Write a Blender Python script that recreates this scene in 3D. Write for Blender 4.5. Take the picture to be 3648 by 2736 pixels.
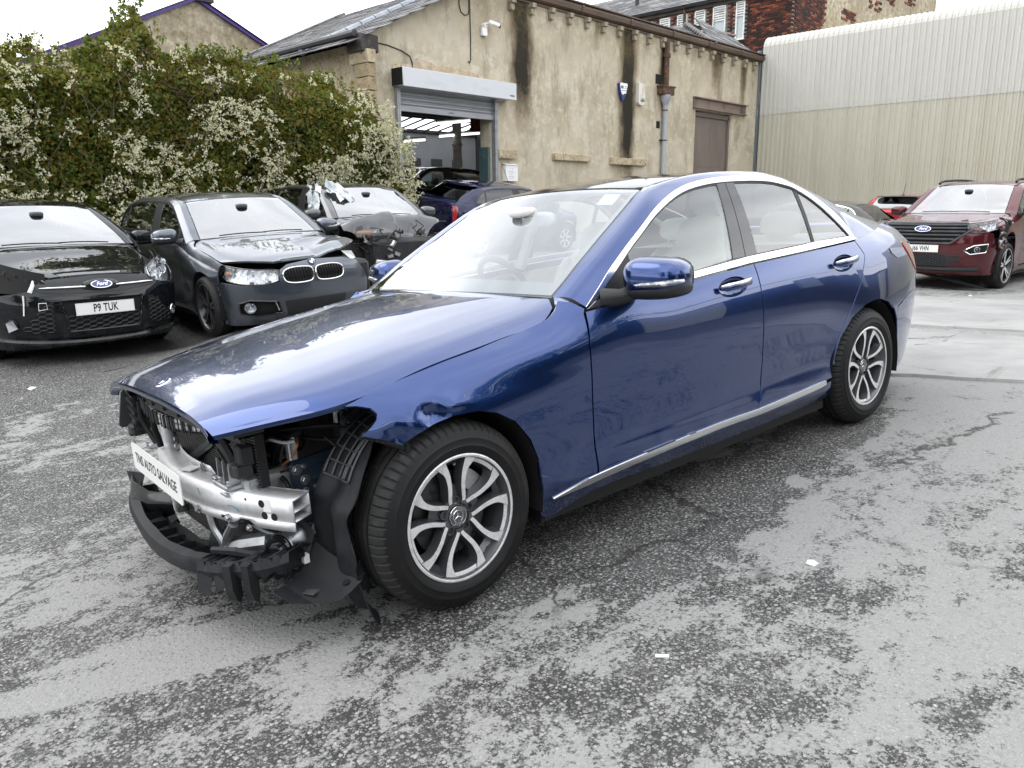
import bpy, bmesh, math, random
import numpy as np
from mathutils import Vector, Matrix
from mathutils.geometry import delaunay_2d_cdt

SC = bpy.context.scene
for _o in list(bpy.data.objects): bpy.data.objects.remove(_o)
COL = SC.collection
R = math.radians

# ---------------- camera ----------------
cam_d = bpy.data.cameras.new('camera'); cam = bpy.data.objects.new('camera', cam_d); COL.objects.link(cam)
cam_d.sensor_fit = 'HORIZONTAL'; cam_d.sensor_width = 36.0; cam_d.lens = 36.0*2775.5/3648
cam_d.clip_start = 0.05; cam_d.clip_end = 900
_r = Vector((.6889, -.7248, -.0090)); _u = Vector((.1668, .1466, .9749)); _f = _r.cross(_u)*-1
_r.normalize(); _f = _u.cross(_r).normalized(); _u = _r.cross(_f)
cam.matrix_world = Matrix(((_r.x, _u.x, -_f.x, -1.773), (_r.y, _u.y, -_f.y, -2.690), (_r.z, _u.z, -_f.z, 1.394), (0, 0, 0, 1)))
SC.camera = cam

# ---------------- sky, sun, exposure ----------------
SUN_EL, SUN_AZ = 52.0, 118.0            # azimuth measured from +x towards +y: where the sun stands
W = bpy.data.worlds.new('World'); SC.world = W; W.use_nodes = True
nt = W.node_tree; nt.nodes.clear()
def _n(t, x=0, y=0): return nt.nodes.new(t)
out = _n('ShaderNodeOutputWorld'); bg = _n('ShaderNodeBackground'); sky = _n('ShaderNodeTexSky')
sky.sky_type = 'NISHITA'; sky.sun_disc = False; sky.sun_elevation = R(SUN_EL); sky.sun_rotation = R(90-SUN_AZ)
sky.air_density = 1.0; sky.dust_density = 3.0
tc = _n('ShaderNodeTexCoord'); mp = _n('ShaderNodeMapping'); mp.inputs['Scale'].default_value = (1.0, 1.0, 2.2)
nz = _n('ShaderNodeTexNoise'); nz.inputs['Scale'].default_value = 2.3; nz.inputs['Detail'].default_value = 7; nz.inputs['Roughness'].default_value = .55
nz2 = _n('ShaderNodeTexNoise'); nz2.inputs['Scale'].default_value = 1.1; nz2.inputs['Detail'].default_value = 5
rp = _n('ShaderNodeValToRGB'); rp.color_ramp.elements[0].position = .34; rp.color_ramp.elements[1].position = .62
rp.color_ramp.elements[0].color = (.72, .72, .72, 1); rp.color_ramp.elements[1].color = (1, 1, 1, 1)
rp2 = _n('ShaderNodeValToRGB'); rp2.color_ramp.elements[0].position = .36; rp2.color_ramp.elements[1].position = .60
rp2.color_ramp.elements[0].color = (23.0, 24.0, 26.0, 1); rp2.color_ramp.elements[1].color = (33.0, 33.3, 33.8, 1)
mx = _n('ShaderNodeMix'); mx.data_type = 'RGBA'
L = nt.links.new
L(tc.outputs['Generated'], mp.inputs['Vector']); L(mp.outputs['Vector'], nz.inputs['Vector']); L(mp.outputs['Vector'], nz2.inputs['Vector'])
L(nz.outputs['Fac'], rp.inputs['Fac']); L(nz2.outputs['Fac'], rp2.inputs['Fac'])
L(rp.outputs['Color'], mx.inputs['Factor']); L(sky.outputs['Color'], mx.inputs[6]); L(rp2.outputs['Color'], mx.inputs[7])
L(mx.outputs[2], bg.inputs['Color']); bg.inputs['Strength'].default_value = 0.10; L(bg.outputs['Background'], out.inputs['Surface'])
sd = bpy.data.lights.new('sun', 'SUN'); sd.energy = 1.3; sd.angle = R(42); sd.color = (1, .965, .92)
sun = bpy.data.objects.new('sun', sd); COL.objects.link(sun)
_d = Vector((math.cos(R(SUN_EL))*math.cos(R(SUN_AZ)), math.cos(R(SUN_EL))*math.sin(R(SUN_AZ)), math.sin(R(SUN_EL))))
sun.rotation_euler = _d.to_track_quat('Z', 'Y').to_euler(); sun.location = (0, 0, 40)
SC.view_settings.view_transform = 'Standard'; SC.view_settings.look = 'None'; SC.view_settings.gamma = 1
SC.view_settings.exposure = -0.18; SC.view_settings.use_curve_mapping = False
SC.cycles.max_bounces = 10; SC.cycles.transparent_max_bounces = 16; SC.cycles.glossy_bounces = 5

# ---------------- materials ----------------
MATS = {}
def mat(name, col, rough=.5, metal=0, coat=0, var=None, bump=None, spec=.5, coatr=.03, coords='Object', sheen=0, emit=None):
    """var = [(colour2, scale, lo, hi, detail), ...] noise patches; bump = (scale, strength, distance)"""
    m = bpy.data.materials.new(name); m.use_nodes = True; t = m.node_tree; b = t.nodes['Principled BSDF']
    b.inputs['Base Color'].default_value = (*col, 1); b.inputs['Roughness'].default_value = rough; b.inputs['Metallic'].default_value = metal
    b.inputs['Specular IOR Level'].default_value = spec
    if coat: b.inputs['Coat Weight'].default_value = coat; b.inputs['Coat Roughness'].default_value = coatr
    if var or bump:
        c = t.nodes.new('ShaderNodeTexCoord')
    if var:
        prev = None
        for (c2, sc, lo, hi, det) in var:
            n = t.nodes.new('ShaderNodeTexNoise'); n.inputs['Detail'].default_value = det; n.inputs['Roughness'].default_value = .62
            if isinstance(sc, tuple):
                mpn = t.nodes.new('ShaderNodeMapping'); mpn.inputs['Scale'].default_value = sc; t.links.new(c.outputs[coords], mpn.inputs['Vector'])
                t.links.new(mpn.outputs['Vector'], n.inputs['Vector']); n.inputs['Scale'].default_value = 1
            else:
                n.inputs['Scale'].default_value = sc; t.links.new(c.outputs[coords], n.inputs['Vector'])
            mr = t.nodes.new('ShaderNodeMapRange'); mr.inputs['From Min'].default_value = lo; mr.inputs['From Max'].default_value = hi
            t.links.new(n.outputs['Fac'], mr.inputs['Value'])
            mi = t.nodes.new('ShaderNodeMix'); mi.data_type = 'RGBA'; t.links.new(mr.outputs['Result'], mi.inputs['Factor'])
            if prev is None: mi.inputs[6].default_value = (*col, 1)
            else: t.links.new(prev, mi.inputs[6])
            mi.inputs[7].default_value = (*c2, 1); prev = mi.outputs[2]
        t.links.new(prev, b.inputs['Base Color'])
    if bump:
        n = t.nodes.new('ShaderNodeTexNoise'); n.inputs['Scale'].default_value = bump[0]; n.inputs['Detail'].default_value = 6
        t.links.new(c.outputs[coords], n.inputs['Vector'])
        bp = t.nodes.new('ShaderNodeBump'); bp.inputs['Strength'].default_value = bump[1]; bp.inputs['Distance'].default_value = bump[2]
        t.links.new(n.outputs['Fac'], bp.inputs['Height']); t.links.new(bp.outputs['Normal'], b.inputs['Normal'])
    if emit: b.inputs['Emission Color'].default_value = (*emit[0], 1); b.inputs['Emission Strength'].default_value = emit[1]
    MATS[name] = m; return m
def glass(name, tint, f0=.06, f1=.96, power=5.0, rough=.0):
    """thin pane: tinted see-through plus a Schlick mirror"""
    m = bpy.data.materials.new(name); m.use_nodes = True; t = m.node_tree; t.nodes.clear()
    o = t.nodes.new('ShaderNodeOutputMaterial'); tr = t.nodes.new('ShaderNodeBsdfTransparent'); tr.inputs['Color'].default_value = (*tint, 1)
    gl = t.nodes.new('ShaderNodeBsdfGlossy'); gl.inputs['Roughness'].default_value = rough; gl.inputs['Color'].default_value = (1, 1, 1, 1)
    g = t.nodes.new('ShaderNodeNewGeometry'); dp = t.nodes.new('ShaderNodeVectorMath'); dp.operation = 'DOT_PRODUCT'
    t.links.new(g.outputs['Normal'], dp.inputs[0]); t.links.new(g.outputs['Incoming'], dp.inputs[1])
    def mth(op, a, b=None):
        n = t.nodes.new('ShaderNodeMath'); n.operation = op
        for i, v in enumerate((a, b)):
            if v is None: continue
            if isinstance(v, (int, float)): n.inputs[i].default_value = v
            else: t.links.new(v, n.inputs[i])
        return n.outputs[0]
    ab = mth('ABSOLUTE', dp.outputs['Value']); om = mth('SUBTRACT', 1.0, ab); pw = mth('POWER', om, power)
    fr = mth('ADD', mth('MULTIPLY', pw, f1-f0), f0)
    mi = t.nodes.new('ShaderNodeMixShader'); t.links.new(fr, mi.inputs[0]); t.links.new(tr.outputs[0], mi.inputs[1]); t.links.new(gl.outputs[0], mi.inputs[2])
    t.links.new(mi.outputs[0], o.inputs['Surface']); MATS[name] = m; return m
def paint(name, col, metal=.0, rough=.35, spec=.0, coat_ior=1.5):
    m = mat(name, col, rough=rough, metal=metal, coat=1.0, coatr=.012, spec=spec); t = m.node_tree; b = t.nodes['Principled BSDF']; b.inputs['Coat IOR'].default_value = coat_ior
    lk = t.links.new; c = t.nodes.new('ShaderNodeTexCoord')
    def noi(sc, det=5, ro=.65):
        n = t.nodes.new('ShaderNodeTexNoise'); n.inputs['Scale'].default_value = sc; n.inputs['Detail'].default_value = det; n.inputs['Roughness'].default_value = ro; lk(c.outputs['Object'], n.inputs['Vector']); return n.outputs['Fac']
    def mr(v, a, b2, lo=0., hi=1.):
        n = t.nodes.new('ShaderNodeMapRange'); lk(v, n.inputs[0]); n.inputs[1].default_value = a; n.inputs[2].default_value = b2; n.inputs[3].default_value = lo; n.inputs[4].default_value = hi; return n.outputs[0]
    def mul(a, b2, op='MULTIPLY'):
        n = t.nodes.new('ShaderNodeMath'); n.operation = op
        for i_, v in enumerate((a, b2)):
            if isinstance(v, float): n.inputs[i_].default_value = v
            else: lk(v, n.inputs[i_])
        return n.outputs[0]
    sp = t.nodes.new('ShaderNodeSeparateXYZ'); lk(c.outputs['Object'], sp.inputs[0])
    road = mul(mul(mr(sp.outputs[2], .52, .18), mr(noi(7.0), .42, .72)), .36); film = mul(mr(noi(3.0, 7), .50, .78), .05); spots = mul(mr(noi(75.0, 2), .735, .77), .35)
    grime = mul(mul(road, film, 'MAXIMUM'), spots, 'MAXIMUM')
    mi = t.nodes.new('ShaderNodeMix'); mi.data_type = 'RGBA'; lk(grime, mi.inputs['Factor']); mi.inputs[6].default_value = (*col, 1); mi.inputs[7].default_value = (.15, .145, .135, 1); lk(mi.outputs[2], b.inputs['Base Color'])
    lk(mr(grime, 0., .5, metal, 0.), b.inputs['Metallic']); lk(mr(grime, 0., .45, .012, .35), b.inputs['Coat Roughness'])
    if metal:
        v = t.nodes.new('ShaderNodeTexVoronoi'); v.inputs['Scale'].default_value = 700; lk(c.outputs['Object'], v.inputs['Vector']); bp = t.nodes.new('ShaderNodeBump'); bp.inputs['Strength'].default_value = .10; bp.inputs['Distance'].default_value = .0006; lk(v.outputs['Distance'], bp.inputs['Height']); lk(bp.outputs[0], b.inputs['Normal'])
    return m
paint('paint_blue', (.0050, .034, .155), metal=.90, rough=.24, spec=.5, coat_ior=1.62)
paint('paint_black', (.006, .007, .009)); paint('paint_grey', (.095, .108, .130), metal=.8, rough=.28, spec=.5)
paint('paint_maroon', (.085, .012, .016), metal=.45, rough=.35); paint('paint_red', (.42, .022, .02)); paint('paint_gunmetal', (.075, .077, .082), metal=.7, rough=.30, spec=.5)
paint('paint_navy', (.006, .008, .045), metal=.4, rough=.33); paint('paint_darkgreen', (.05, .056, .055), metal=.5, rough=.33)
mat('chrome', (.86, .87, .88), .09, 1); mat('satin_chrome', (.78, .79, .80), .20, 1)
mat('aluminium', (.74, .74, .745), .48, .55, var=[((.60, .605, .615), (3, 40, 40), .35, .75, 5)], bump=(60, .05, .001))
mat('cast_aluminium', (.56, .57, .58), .45, 1, var=[((.36, .37, .38), 14, .4, .7, 5)], bump=(90, .2, .002))
mat('steel', (.50, .51, .53), .38, 1, var=[((.25, .24, .23), 18, .5, .75, 5)])
mat('machined', (.86, .86, .86), .34, .55, var=[((.66, .66, .66), 50, .45, .7, 3)])
mat('rim_grey', (.105, .108, .115), .38, .6, coat=.4); mat('brake_disc', (.10, .10, .10), .45, .8, var=[((.04, .04, .04), 30, .5, .7, 3)]); mat('rim_black', (.02, .02, .022), .3, .3, coat=.6); mat('rim_dark', (.10, .10, .105), .35, .6, coat=.5)
mat('scuffed_metal', (.33, .32, .31), .55, .8, var=[((.05, .048, .045), 24, .42, .58, 6)], bump=(80, .4, .003))
mat('rubber', (.0075, .0075, .008), .55, 0, var=[((.018, .0175, .017), 9, .5, .8, 5)], bump=(160, .12, .002), spec=.3)
mat('tread', (.009, .009, .009), .7, 0, var=[((.055, .052, .048), 22, .58, .76, 6)], bump=(120, .25, .003))
mat('black_plastic', (.016, .017, .018), .48, 0, bump=(220, .12, .001)); mat('gloss_black', (.008, .008, .009), .12, 0, coat=.6)
mat('grey_plastic', (.045, .048, .052), .55, 0, var=[((.085, .085, .085), 8, .5, .75, 5)], bump=(120, .15, .002))
mat('dusty_plastic', (.014, .0155, .0175), .5, 0, var=[((.030, .032, .035), 6, .48, .74, 6), ((.075, .072, .068), 30, .70, .84, 4)], bump=(90, .18, .002), spec=.25)
mat('void_black', (.004, .004, .004), .9); mat('engine_dark', (.012, .012, .013), .6, var=[((.04, .04, .04), 10, .5, .8, 4)], bump=(30, .3, .01))
mat('rail_blue', (.020, .034, .055), .42, 0, coat=.3, var=[((.045, .06, .075), 7, .5, .8, 4)])
mat('radiator_core', (.010, .010, .011), .7); mat('radiator_fin', (.22, .215, .205), .5, .8)
mat('plate_white', (.80, .80, .78), .35); mat('plate_yellow', (.75, .55, .06), .35); mat('ink', (.010, .010, .011), .5); mat('badge_blue', (.015, .03, .16), .2, coat=1)
mat('leather', (.66, .63, .57), .55, bump=(70, .1, .003)); mat('headliner', (.68, .67, .64), .9); mat('dash_dark', (.045, .045, .047), .6); mat('cabin_dark', (.022, .022, .024), .8)
mat('carpet_dark', (.02, .02, .02), .95)
mat('red_lens', (.36, .012, .012), .12, coat=1); mat('amber', (.6, .16, .02), .3); mat('lamp_bowl', (.42, .43, .45), .22, .85, var=[((.75, .76, .78), 16, .48, .60, 2), ((.06, .06, .065), 11, .58, .66, 2)], bump=(22, .6, .03)); mat('white_led', (.85, .86, .88), .25)
mat('indicator_lens', (.22, .23, .24), .10, .5, coat=1, var=[((.70, .71, .72), (6, 30, 60), .5, .6, 2)]); mat('tube_light', (.9, .9, .9), .5, emit=((1, 1, .98), 2.2)); mat('copper', (.30, .12, .05), .5, .4); mat('primer_grey', (.34, .35, .36), .6); mat('sticker', (.30, .32, .38), .6, var=[((.2, .22, .3), 60, .55, .6, 2)])
mat('teal_ink', (.02, .22, .26), .6); mat('paper', (.66, .66, .65), .7); mat('bag_plastic', (.55, .57, .58), .25, var=[((.35, .42, .46), 8, .5, .65, 4)])
glass('glass_clear', (.86, .97, .965), f0=.13, power=3.4); glass('glass_screen', (.66, .74, .74), f0=.14, f1=1.0, power=2.9)
glass('glass_bg_screen', (.30, .33, .34), f0=.27, f1=1.0, power=2.6); glass('glass_dark', (.10, .11, .12), f0=.09); glass('lens', (.90, .91, .92), f0=.06)
def dark_screen(name, col): return mat(name, col, .03, 0, coat=1, spec=.9)
dark_screen('frit', (.010, .010, .012))
def paint_variant(m): return MATS[m]

# ---------------- mesh helpers ----------------
def link(o, parent=None):
    COL.objects.link(o)
    if parent is not None: o.parent = parent
    return o
def tag(o, label=None, cat=None, group=None, kind=None):
    if label: o['label'] = label
    if cat: o['category'] = cat
    if group: o['group'] = group
    if kind: o['kind'] = kind
    return o
def empty(name, loc=(0, 0, 0), rot=(0, 0, 0), label=None, cat=None, group=None):
    o = bpy.data.objects.new(name, None); link(o); o.location = loc; o.rotation_euler = rot; o.empty_display_size = .1
    return tag(o, label, cat, group)
def as_mats(m): return [MATS[x] if isinstance(x, str) else x for x in (m if isinstance(m, (list, tuple)) else [m])]
class MB:
    def __init__(s): s.v = []; s.f = []; s.m = []
    def add(s, vs, fs, mi=0):
        o = len(s.v); s.v.extend([tuple(map(float, p)) for p in vs]); s.f.extend([tuple(i+o for i in f) for f in fs]); s.m.extend([mi]*len(fs)); return s
    def box(s, c, d, rot=None, mi=0, bev=0):
        x, y, z = d[0]/2, d[1]/2, d[2]/2
        if bev <= 0:
            vs = [Vector(p) for p in ((-x,-y,-z),(x,-y,-z),(x,y,-z),(-x,y,-z),(-x,-y,z),(x,-y,z),(x,y,z),(-x,y,z))]
            fs = [(0,3,2,1),(4,5,6,7),(0,1,5,4),(1,2,6,5),(2,3,7,6),(3,0,4,7)]
        else:
            b = min(bev, x*.49, y*.49, z*.49); vs = []; idx = {}
            for sx in (-1, 1):
                for sy in (-1, 1):
                    for sz in (-1, 1):
                        for k, p in enumerate(((x, y-b, z-b), (x-b, y, z-b), (x-b, y-b, z))):
                            idx[(sx, sy, sz, k)] = len(vs); vs.append(Vector((sx*p[0], sy*p[1], sz*p[2])))
            I = idx; fs = []
            for sg in (-1, 1):
                fs.append([I[(sg,-1,-1,0)], I[(sg,1,-1,0)], I[(sg,1,1,0)], I[(sg,-1,1,0)]][::sg])
                fs.append([I[(-1,sg,-1,1)], I[(-1,sg,1,1)], I[(1,sg,1,1)], I[(1,sg,-1,1)]][::sg])
                fs.append([I[(-1,-1,sg,2)], I[(1,-1,sg,2)], I[(1,1,sg,2)], I[(-1,1,sg,2)]][::sg])
            for a in (-1, 1):
                for c2 in (-1, 1):
                    fs.append([I[(a,c2,-1,0)], I[(a,c2,1,0)], I[(a,c2,1,1)], I[(a,c2,-1,1)]][::(1 if a*c2 < 0 else -1)])
                    fs.append([I[(a,-1,c2,0)], I[(a,1,c2,0)], I[(a,1,c2,2)], I[(a,-1,c2,2)]][::(1 if a*c2 > 0 else -1)])
                    fs.append([I[(-1,a,c2,1)], I[(1,a,c2,1)], I[(1,a,c2,2)], I[(-1,a,c2,2)]][::(1 if a*c2 < 0 else -1)])
            for a in (-1, 1):
                for b2 in (-1, 1):
                    for c2 in (-1, 1):
                        fs.append([I[(a,b2,c2,0)], I[(a,b2,c2,1)], I[(a,b2,c2,2)]][::(1 if a*b2*c2 > 0 else -1)])
        M = (rot.to_3x3() if rot is not None else Matrix.Identity(3)); c = Vector(c)
        return s.add([M @ v + c for v in vs], [tuple(f) for f in fs], mi)
    def tube(s, pts, r, n=8, mi=0, cap=True, closed=False):
        P = [Vector(p) for p in pts]; k = len(P); rs = r if isinstance(r, (list, tuple)) else [r]*k
        up = None; rings = []
        for i in range(k):
            a = P[(i-1) % k] if (i > 0 or closed) else P[i]; b = P[(i+1) % k] if (i < k-1 or closed) else P[i]
            t = (b-a); t = t.normalized() if t.length > 1e-9 else Vector((0, 0, 1))
            if up is None:
                up = Vector((0, 0, 1)) if abs(t.z) < .9 else Vector((1, 0, 0))
            u = (up - t*up.dot(t)); u = u.normalized() if u.length > 1e-6 else t.orthogonal().normalized(); w = t.cross(u); up = u
            rings.append([P[i] + (u*math.cos(2*math.pi*j/n) + w*math.sin(2*math.pi*j/n))*rs[i] for j in range(n)])
        vs = [v for rg in rings for v in rg]; fs = []
        for i in range(k if closed else k-1):
            i2 = (i+1) % k
            for j in range(n): fs.append((i*n+j, i*n+(j+1) % n, i2*n+(j+1) % n, i2*n+j))
        if cap and not closed: fs.append(tuple(range(n))[::-1]); fs.append(tuple((k-1)*n+j for j in range(n)))
        return s.add(vs, fs, mi)
    def cyl(s, a, b, r, n=16, mi=0, r2=None): return s.tube([a, b], [r, r if r2 is None else r2], n, mi)
    def lathe(s, prof, o, axis, n=32, mi=0, mis=None, ph=0):
        """prof = [(radius, height along axis)]"""
        ax = Vector(axis).normalized(); u = ax.orthogonal().normalized() if abs(ax.y) < .9 else Vector((1, 0, 0)); w = ax.cross(u); o = Vector(o); k = len(prof)
        vs = [o + ax*h + (u*math.cos(ph+2*math.pi*j/n) + w*math.sin(ph+2*math.pi*j/n))*r for (r, h) in prof for j in range(n)]
        o2 = len(s.v); s.add(vs, [])
        for i in range(k-1):
            s.f += [(o2+i*n+j, o2+i*n+(j+1) % n, o2+(i+1)*n+(j+1) % n, o2+(i+1)*n+j) for j in range(n)]; s.m += [mis[i] if mis else mi]*n
        return s
    def prism(s, poly, fn, t, mi=0):
        """polygon in 2D, fn(a,b,h) -> 3D, extruded from h=0 to h=t"""
        n = len(poly); vs = [fn(a, b, 0) for a, b in poly] + [fn(a, b, t) for a, b in poly]
        return s.add(vs, [tuple(range(n))[::-1], tuple(range(n, 2*n))] + [(i, (i+1) % n, n+(i+1) % n, n+i) for i in range(n)], mi)
    def rbox(s, c, d, e=3.2, rot=None, mi=0, nu=18, nv=10, taper=None):
        """cushion: superellipsoid of size d"""
        M = (rot.to_3x3() if rot is not None else Matrix.Identity(3)); c = Vector(c); q = 2.0/e; vs = []
        def p(v): return math.copysign(abs(v)**q, v)
        for i in range(nv+1):
            la = -math.pi/2 + math.pi*i/nv
            for j in range(nu):
                lo = 2*math.pi*j/nu
                v = Vector((d[0]/2*p(math.cos(la))*p(math.cos(lo)), d[1]/2*p(math.cos(la))*p(math.sin(lo)), d[2]/2*p(math.sin(la))))
                if taper: v = taper(v)
                vs.append(M @ v + c)
        fs = [(i*nu+j, i*nu+(j+1) % nu, (i+1)*nu+(j+1) % nu, (i+1)*nu+j) for i in range(nv) for j in range(nu)]
        return s.add(vs, fs, mi)
    def grid(s, G, mi=0, closed=False):
        """G[i][j] 3D points"""
        a, b = len(G), len(G[0])
        return s.add([p for row in G for p in row], [(i*b+j, i*b+(j+1) % b, (i+1)*b+(j+1) % b, (i+1)*b+j) for i in range(a-1) for j in range(b if closed else b-1)], mi)
    def mesh(s, name, mats, angle=38):
        me = bpy.data.meshes.new(name); me.from_pydata(s.v, [], s.f)
        for m in as_mats(mats): me.materials.append(m)
        if len(me.materials) > 1: me.polygons.foreach_set('material_index', s.m)
        if angle: me.shade_smooth(); me.set_sharp_from_angle(angle=R(angle))
        me.update(); return me
    def build(s, name, mats, parent=None, angle=38, M=None):
        o = bpy.data.objects.new(name, s.mesh(name, mats, angle)); link(o, parent)
        if M is not None: o.matrix_local = M
        return o
def copy_under(src, parent, M=None, name=None):
    c = src.copy(); COL.objects.link(c); c.parent = parent
    if M is not None: c.matrix_local = M
    for ch in src.children: copy_under(ch, c, ch.matrix_local.copy())
    return c
def frame(o, x, y, z):
    x, y, z = Vector(x), Vector(y), Vector(z)
    return Matrix(((x.x, y.x, z.x, o[0]), (x.y, y.y, z.y, o[1]), (x.z, y.z, z.z, o[2]), (0, 0, 0, 1)))
_fonts = {}
def text(name, s, size, M, m, parent, depth=.0012, shear=0, sx=1.0, bold=0.0, space=1.0):
    c = bpy.data.curves.new(name, 'FONT'); c.body = s; c.size = size; c.extrude = depth; c.align_x = 'CENTER'; c.align_y = 'CENTER'; c.shear = shear; c.offset = bold; c.space_character = space
    o = bpy.data.objects.new(name, c); COL.objects.link(o); bpy.context.view_layer.update()
    me = bpy.data.meshes.new_from_object(o.evaluated_get(bpy.context.evaluated_depsgraph_get())); bpy.data.objects.remove(o)
    me.materials.clear(); me.materials.append(MATS[m])
    ob = bpy.data.objects.new(name, me); link(ob, parent); ob.matrix_local = M @ Matrix.Diagonal((sx, 1, 1, 1)); return ob
def resample(loop, res, closed=True):
    P = [np.array(p, float) for p in loop]; out = []
    n = len(P)
    for i in range(n if closed else n-1):
        a, b = P[i], P[(i+1) % n]; k = max(1, int(math.ceil(np.linalg.norm(b-a)/res)))
        out += [a + (b-a)*t/k for t in range(k)]
    if not closed: out.append(P[-1])
    return np.array(out)
def smooth_loop(pts, k=6, closed=False):
    """Catmull-Rom through 2D or 3D points"""
    P = [np.array(p, float) for p in pts]; n = len(P); out = []
    for i in range(n if closed else n-1):
        p0 = P[(i-1) % n] if (closed or i > 0) else 2*P[0]-P[1]; p1 = P[i]; p2 = P[(i+1) % n]
        p3 = P[(i+2) % n] if (closed or i+2 < n) else 2*P[-1]-P[-2]
        for j in range(k):
            t = j/k; out.append(.5*((2*p1) + (p2-p0)*t + (2*p0-5*p1+4*p2-p3)*t*t + (3*p1-p0-3*p2+p3)*t**3))
    if not closed: out.append(P[-1])
    return [tuple(p) for p in out]
def in_poly(q, poly):
    x, y = q[:, 0], q[:, 1]; r = np.zeros(len(q), bool); n = len(poly)
    for i in range(n):
        x1, y1 = poly[i]; x2, y2 = poly[(i+1) % n]
        if y1 == y2: continue
        c = ((y1 > y) != (y2 > y)) & (x < (x2-x1)*(y-y1)/(y2-y1) + x1); r ^= c
    return r
def edge_dist(q, poly):
    d = np.full(len(q), 1e9); n = len(poly)
    for i in range(n):
        a, b = poly[i], poly[(i+1) % n]; ab = b-a; l = max(1e-12, ab @ ab)
        t = np.clip(((q-a) @ ab)/l, 0, 1); d = np.minimum(d, np.linalg.norm(q-(a+t[:, None]*ab), axis=1))
    return d
def patch(name, loop, fn, mats, parent=None, holes=(), res=.06, flange=.012, off=0.0, ref=None, bres=None, two=False):
    """a panel: a 2D outline (with holes) triangulated and laid on the surface fn(a, b) -> (N,3), edges turned in by flange"""
    lo = resample(loop, bres or res*.6); hs = [resample(h, bres or res*.6) for h in holes]
    mn, mxx = lo.min(0), lo.max(0)
    gx, gy = np.meshgrid(np.arange(mn[0]+res*.37, mxx[0], res), np.arange(mn[1]+res*.41, mxx[1], res)); q = np.stack([gx.ravel(), gy.ravel()], 1)
    if len(q):
        k = in_poly(q, lo) & (edge_dist(q, lo) > res*.4)
        for h in hs: k &= ~in_poly(q, h) & (edge_dist(q, h) > res*.4)
        q = q[k]
    vs = []; es = []
    for lp in [lo]+hs:
        b = len(vs); n = len(lp); vs += [Vector(p) for p in lp]; es += [(b+i, b+(i+1) % n) for i in range(n)]
    vs += [Vector(p) for p in q]
    V, E, F, _, _, _ = delaunay_2d_cdt(vs, es, [], 0, 1e-7)
    V = np.array([tuple(v) for v in V]); F = np.array([f for f in F if len(f) == 3])
    ce = V[F].mean(1); k = in_poly(ce, lo)
    for h in hs: k &= ~in_poly(ce, h)
    F = F[k]
    used = np.unique(F); mp = -np.ones(len(V), int); mp[used] = np.arange(len(used)); V = V[used]; F = mp[F]
    P = fn(V[:, 0], V[:, 1]); e = 1e-4
    da = fn(V[:, 0]+e, V[:, 1])-fn(V[:, 0]-e, V[:, 1]); db = fn(V[:, 0], V[:, 1]+e)-fn(V[:, 0], V[:, 1]-e)
    N = np.cross(da, db); N /= np.maximum(np.linalg.norm(N, axis=1, keepdims=True), 1e-12)
    if ref is None: ref = np.array([P[:, 0].mean(), 0, min(.55, P[:, 2].min())])
    if (N*(P-np.asarray(ref))).sum() < 0: N = -N
    P = P + N*off
    tri = P[F]; fnm = np.cross(tri[:, 1]-tri[:, 0], tri[:, 2]-tri[:, 0]); fl = (fnm*N[F].sum(1)).sum(1) < 0
    F[fl] = F[fl][:, ::-1]
    faces = [tuple(int(i) for i in f) for f in F]; nv = len(P); verts = P.tolist(); ln = N[F.ravel()].tolist()
    if flange:
        cnt = {}
        for f in faces:
            for i in range(3):
                a, b = f[i], f[(i+1) % 3]; cnt[(a, b)] = cnt.get((a, b), 0)+1
        bd = [(a, b) for (a, b) in cnt if (b, a) not in cnt]
        for a, b in bd:
            i0 = len(verts); A, B = P[a], P[b]; nn = N[a]; verts += [A.tolist(), B.tolist(), (B-N[b]*flange).tolist(), (A-N[a]*flange).tolist()]
            faces.append((i0+1, i0, i0+3, i0+2)); g = np.cross(B-A, nn); l = np.linalg.norm(g); g = g/l if l > 1e-12 else nn
            # a soft rolled edge: start from the panel normal, end sideways
            s1 = (N[a]*.35+g*.65); s2 = (N[b]*.35+g*.65); ln += [s2.tolist(), s1.tolist(), g.tolist(), g.tolist()]
    me = bpy.data.meshes.new(name); me.from_pydata(verts, [], faces)
    for m in as_mats(mats): me.materials.append(m)
    me.shade_smooth(); me.normals_split_custom_set(ln)
    o = bpy.data.objects.new(name, me); link(o, parent); return o
# ---------- smooth tables that describe a saloon body (metres, front axle at x=0, x to the rear, w = half width) ----------
def cw(kn, q):
    """weights of a cubic Hermite spline through knots kn at query q: (N, n)"""
    kn = np.asarray(kn, float); q = np.clip(np.asarray(q, float), kn[0], kn[-1]); n = len(kn)
    i = np.clip(np.searchsorted(kn, q, side='right') - 1, 0, n - 2)
    h = kn[i + 1] - kn[i]; t = (q - kn[i]) / h
    h00 = 2*t**3 - 3*t**2 + 1; h10 = t**3 - 2*t**2 + t; h01 = -2*t**3 + 3*t**2; h11 = t**3 - t**2
    D = np.zeros((n, n))                       # slope at each knot from the values
    for k in range(n):
        if k == 0: D[0, 0], D[0, 1] = -1/(kn[1]-kn[0]), 1/(kn[1]-kn[0])
        elif k == n - 1: D[k, k-1], D[k, k] = -1/(kn[k]-kn[k-1]), 1/(kn[k]-kn[k-1])
        else:
            a, b = kn[k]-kn[k-1], kn[k+1]-kn[k]
            D[k, k-1] += -b/(a*(a+b)); D[k, k] += (b-a)/(a*b); D[k, k+1] += a/(b*(a+b))
    Wt = np.zeros((len(q), n)); r = np.arange(len(q))
    Wt[r, i] += h00; Wt[r, i+1] += h01
    return Wt + (h10*h)[:, None]*D[i] + (h11*h)[:, None]*D[i+1]
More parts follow.
